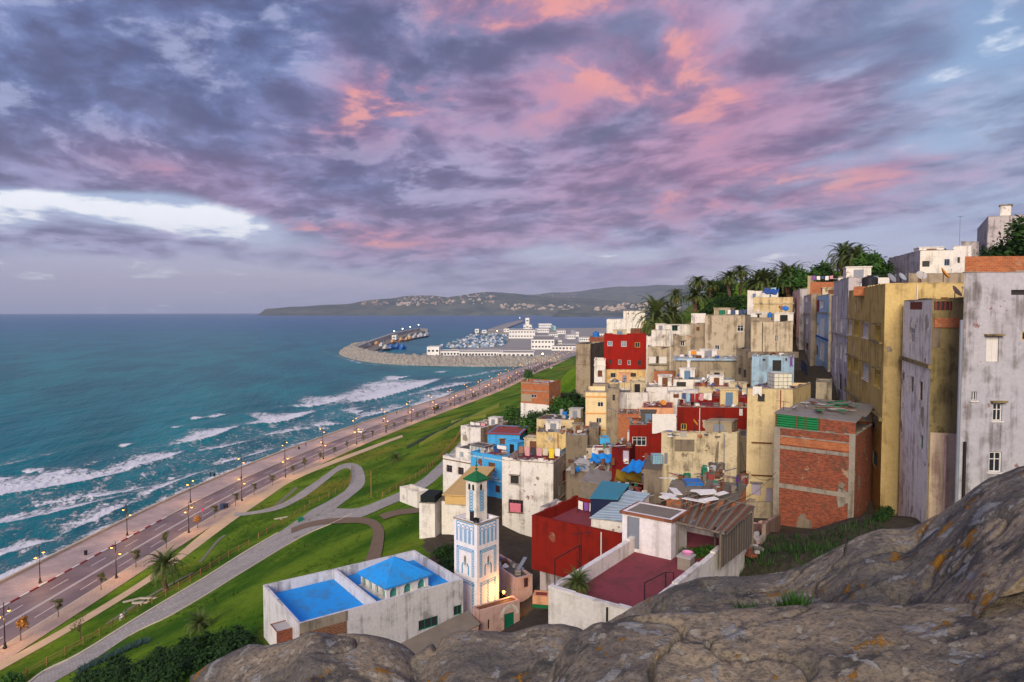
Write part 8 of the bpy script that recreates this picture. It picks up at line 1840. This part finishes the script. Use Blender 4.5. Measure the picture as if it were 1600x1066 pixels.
for x0, x1, y0, y1, z0_, n_ in ((1050, 1100, 738, 756, 41.0, 30), (1100, 1130, 724, 745, 42.0, 34), (890, 960, 690, 735, 36.2, 90), (960, 1010, 740, 775, 37.6, 50), (700, 790, 770, 790, 30.5, 0), (940, 1010, 690, 720, 39.5, 30), (1105, 1165, 742, 765, 42.6, 26)):
    for i in range(n_):
        p = onz(x0 + (x1 - x0) * rr.random(), y0 + (y1 - y0) * rr.random(), z0_); rz = rr.random() * 6.3; mi = rr.randrange(16)
        if rr.random() < .5: mb.cbox(p - Vector((0, 0, .6)), .2 + .45 * rr.random(), .2 + .4 * rr.random(), .6 + .3 * rr.random(), rz, mi)
        else: mb.box(p - Vector((0, 0, .2)), Vector((math.cos(rz), math.sin(rz), rr.random() * .3)) * (.5 + 1.2 * rr.random()), Vector((-math.sin(rz), math.cos(rz), 0)) * (.08 + .3 * rr.random()), (0, 0, .05), mi)
single('yard_clutter', mb, cm, 'heaped scrap boards buckets and rags between the sheds of the middle yards', 'clutter', kind='stuff')
r0 = ibc((lambda v: (v.x, v.y, 39.9))(onz(1082, 768, 40.4)), 1.6, D_BLUE, WD_GREY, 'deep blue plastic tank with white lid behind the pergola')
# potted plants
def potplant(p, s_, label): p = Vector(p); place(PC, (p.x, p.y, p.z + .3), rng.random() * 6, s_, label); mb = MB(); mb.lathe(p, [(.22, 0), (.32, .5), (.34, .52), (.28, .5)], 10); single('plant_pot', mb, flat('terracotta', S(166, 90, 62), .8), 'terracotta pot holding the ' + label, 'plant pot', base=p)
potplant(P3(.9, 1.6, te.deck), .38, 'palm beside the front parapet of the plum terrace'); potplant(P3(.7, 2.2, te.deck), .25, 'smaller palm on the plum terrace'); potplant(H['redfront'].roofpt(.5, .8), .42, 'palm on the red house terrace')
for i in range(4): p = P3(3.4 + .3 * i, 11 + .5 * i, te.deck); place(BM, p, i, .22, 'one of the potted shrubs standing under the pergola', 'shrubs under the pergola')
# the warm lamp over the gate alley
lp2 = at(787, 925, 67.3); r0 = empty('wall_lamp', lp2, 'orange wall lamp glowing between minaret and gate', 'wall lamp'); mb = MB(); mb.lathe(lp2, [(.06, -.2), (.16, 0), (.06, .15)], 8); part('bulb', mb, LAMP, r0); mb = MB(); mb.bar(lp2 + Vector((0, 0, .14)), lp2 + Vector((.25, .5, .3)), .03, 5); part('bracket', mb, METAL, r0)
l_ = bpy.data.lights.new('wall_lamp_light', 'POINT'); l_.energy = 300; l_.color = (1, .42, .10); l_.shadow_soft_size = .2; o = bpy.data.objects.new('wall_lamp_light', l_); col.objects.link(o); o.location = lp2 + Vector((.1, -.5, .1))
for a, b, lab in ((at(1146, 784, 52), at(1212, 738, 62), 'thin black cable slung from the yards to the brick house'), (at(1158, 690, 76), at(1168, 740, 73), 'black cable running down between cream house and tower'), (at(1168, 736, 73), at(1210, 748, 64), 'sagging black cable across the cream tower')):
    mb = MB(); mb.tube([a.lerp(b, k / 10) - Vector((0, 0, .5 * math.sin(math.pi * k / 10))) for k in range(11)], .02, 4); single('cable', mb, METAL, lab, 'cable')

# stair heads and little roof rooms
def stairhead(key, a_, b_, w_, d_, hh_, m_=None, door=True):
    g = H[key]; p = g.roofpt(a_, b_); mb = MB(); mb.box(p, g.u * w_, g.v * d_, (0, 0, hh_)); mb.box(p - (g.u + g.v) * .12 + Vector((0, 0, hh_ + .003)), g.u * (w_ + .24), g.v * (d_ + .24), (0, 0, .14)); o = part('stair_head', mb, m_ or g.wall, g.root)
    if door: n_ = Vector((g.u.y, -g.u.x, 0)); mb = MB(); mb.box(p + g.u * (w_ * .3) + n_ * .004 + Vector((0, 0, .02)), g.u * (w_ * .4), n_ * .05, (0, 0, min(2.0, hh_ * .85))); part('door', mb, rng.choice((WD_BROWN, F_BLUE, F_GREY, METAL, F_GREEN)), o)
for key, a_, b_, w_, d_, hh_, m_ in (('bigw', .05, .5, 3, 2.5, 2.3, P_CREAM2), ('bigw', .62, .55, 2.4, 2.2, 2.0, P_WHITE), ('creamold', .55, .55, 3, 2.4, 1.6, P_GREY), ('redmid', .62, .45, 2.4, 2, 2.2, P_CREAM), ('redmid', .08, .6, 2, 2, 1.8, P_WHITE2), ('whitelong', .25, .4, 2.4, 2.2, 1.9, P_WHITE), ('whitelong', .65, .5, 2.8, 2.2, 1.5, P_PEACH), ('whiteyel', .4, .4, 2.4, 2, 1.7, P_CREAM2), ('flatblue', .1, .4, 2.6, 2.2, 1.7, P_WHITE), ('flatblue', .6, .45, 2.4, 2, 1.3, P_BEIGE), ('slabhouse', .4, .4, 3, 2.4, 1.4, P_WHITE2), ('G1', .15, .4, 3, 3, 2.0, P_BEIGE), ('G1b', .2, .4, 3.2, 3, 1.6, P_WHITE2), ('G2', .55, .4, 3, 2.5, 1.8, P_WHITE2), ('G5b', .2, .4, 2, 2, 1.6, P_WHITE), ('cream2', .75, .5, 2, 1.8, 1.5, RF_LIGHT), ('cream3', .3, .45, 2.4, 2, 1.4, P_WHITE2), ('greyroof', .55, .5, 2.4, 2.2, 1.8, P_WHITE2), ('red', .2, .45, 3, 2.5, 1.2, P_CREAM2), ('yellowlow', .4, .4, 2, 2, 1.6, P_PEACH), ('redroofs', .5, .55, 2.4, 2, 1.7, P_CREAM2), ('creamrr', .45, .4, 2.2, 2, 1.4, P_WHITE), ('bluebig', .6, .55, 2.2, 2, 1.9, P_BLUE), ('v1', .4, .4, 4, 3, 1.4, P_WHITE), ('r1', .2, .3, 3, 3, 2.0, P_WHITE2), ('r2', .2, .4, 3, 3, 1.8, P_CREAM2), ('stonebox', .3, .4, 1.6, 1.5, 1.2, P_GREY), ('redleft', .35, .4, 2, 1.6, 1.5, RF_DARK)): stairhead(key, a_, b_, w_, d_, hh_, m_)
g = H['tallw']; mb = MB(); p = g.roofpt(.04, .06); mb.box(p + Vector((0, 0, .3)), g.u * (g.W * .9), g.v * (g.D * .85), (0, 0, .95)); part('netting', mb, flat('black_net', S(26, 34, 34), .9), g.root)
# awnings, small crowded huts between the houses of the middle slope
for i, (px, py, Y, w_, m_, lab) in enumerate(((962, 600, 134, 4, P_WHITE, 'little white hut below the peeling cream base'), (1016, 598, 128, 3.5, P_PEACH, 'small peach hut beside the brick wall with pale parapet'), (1042, 612, 112, 3, P_WHITE2, 'small white hut under the plain white wall top'), (926, 600, 136, 3.5, P_GREY, 'small grey hut left of the peeling cream base'), (905, 668, 110, 3.2, P_GREY2, 'small stone hut right of the old yellow house'), (1120, 612, 106, 3.4, P_CREAM2, 'small cream hut beside the plum roof'), (980, 676, 96, 3, P_WHITE2, 'small white hut below the orange brick wall'), (1052, 652, 98, 2.6, P_WHITE, 'small white hut at the red house corner'), (870, 706, 106, 3.4, P_CREAM2, 'small cream hut below the old yellow house'), (900, 700, 101, 3, P_BEIGE, 'small beige hut near the blue tarpaulin yard'), (925, 700, 97, 2.6, P_WHITE2, 'small white hut in the scrap yard'), (1130, 560, 124, 3.2, P_WHITE2, 'small white hut at the right end of the slab roof'))):
    g = House(lab, px, py, None, Y, r=6, W=w_, D=w_ * .8, wall=m_, roof=(RF_GREY, RF_RED, RF_LIGHT)[i % 3], par=.06, name='hut', cat='hut', rv=14); x_ = proj(g.A + g.u * w_ * .35)[0]; x2 = proj(g.A + g.u * w_ * .65)[0]; g.op('F', x_, py + 4, x2, py + 10, ('o', 'w', 'sb', 'bl')[i % 4]).build()
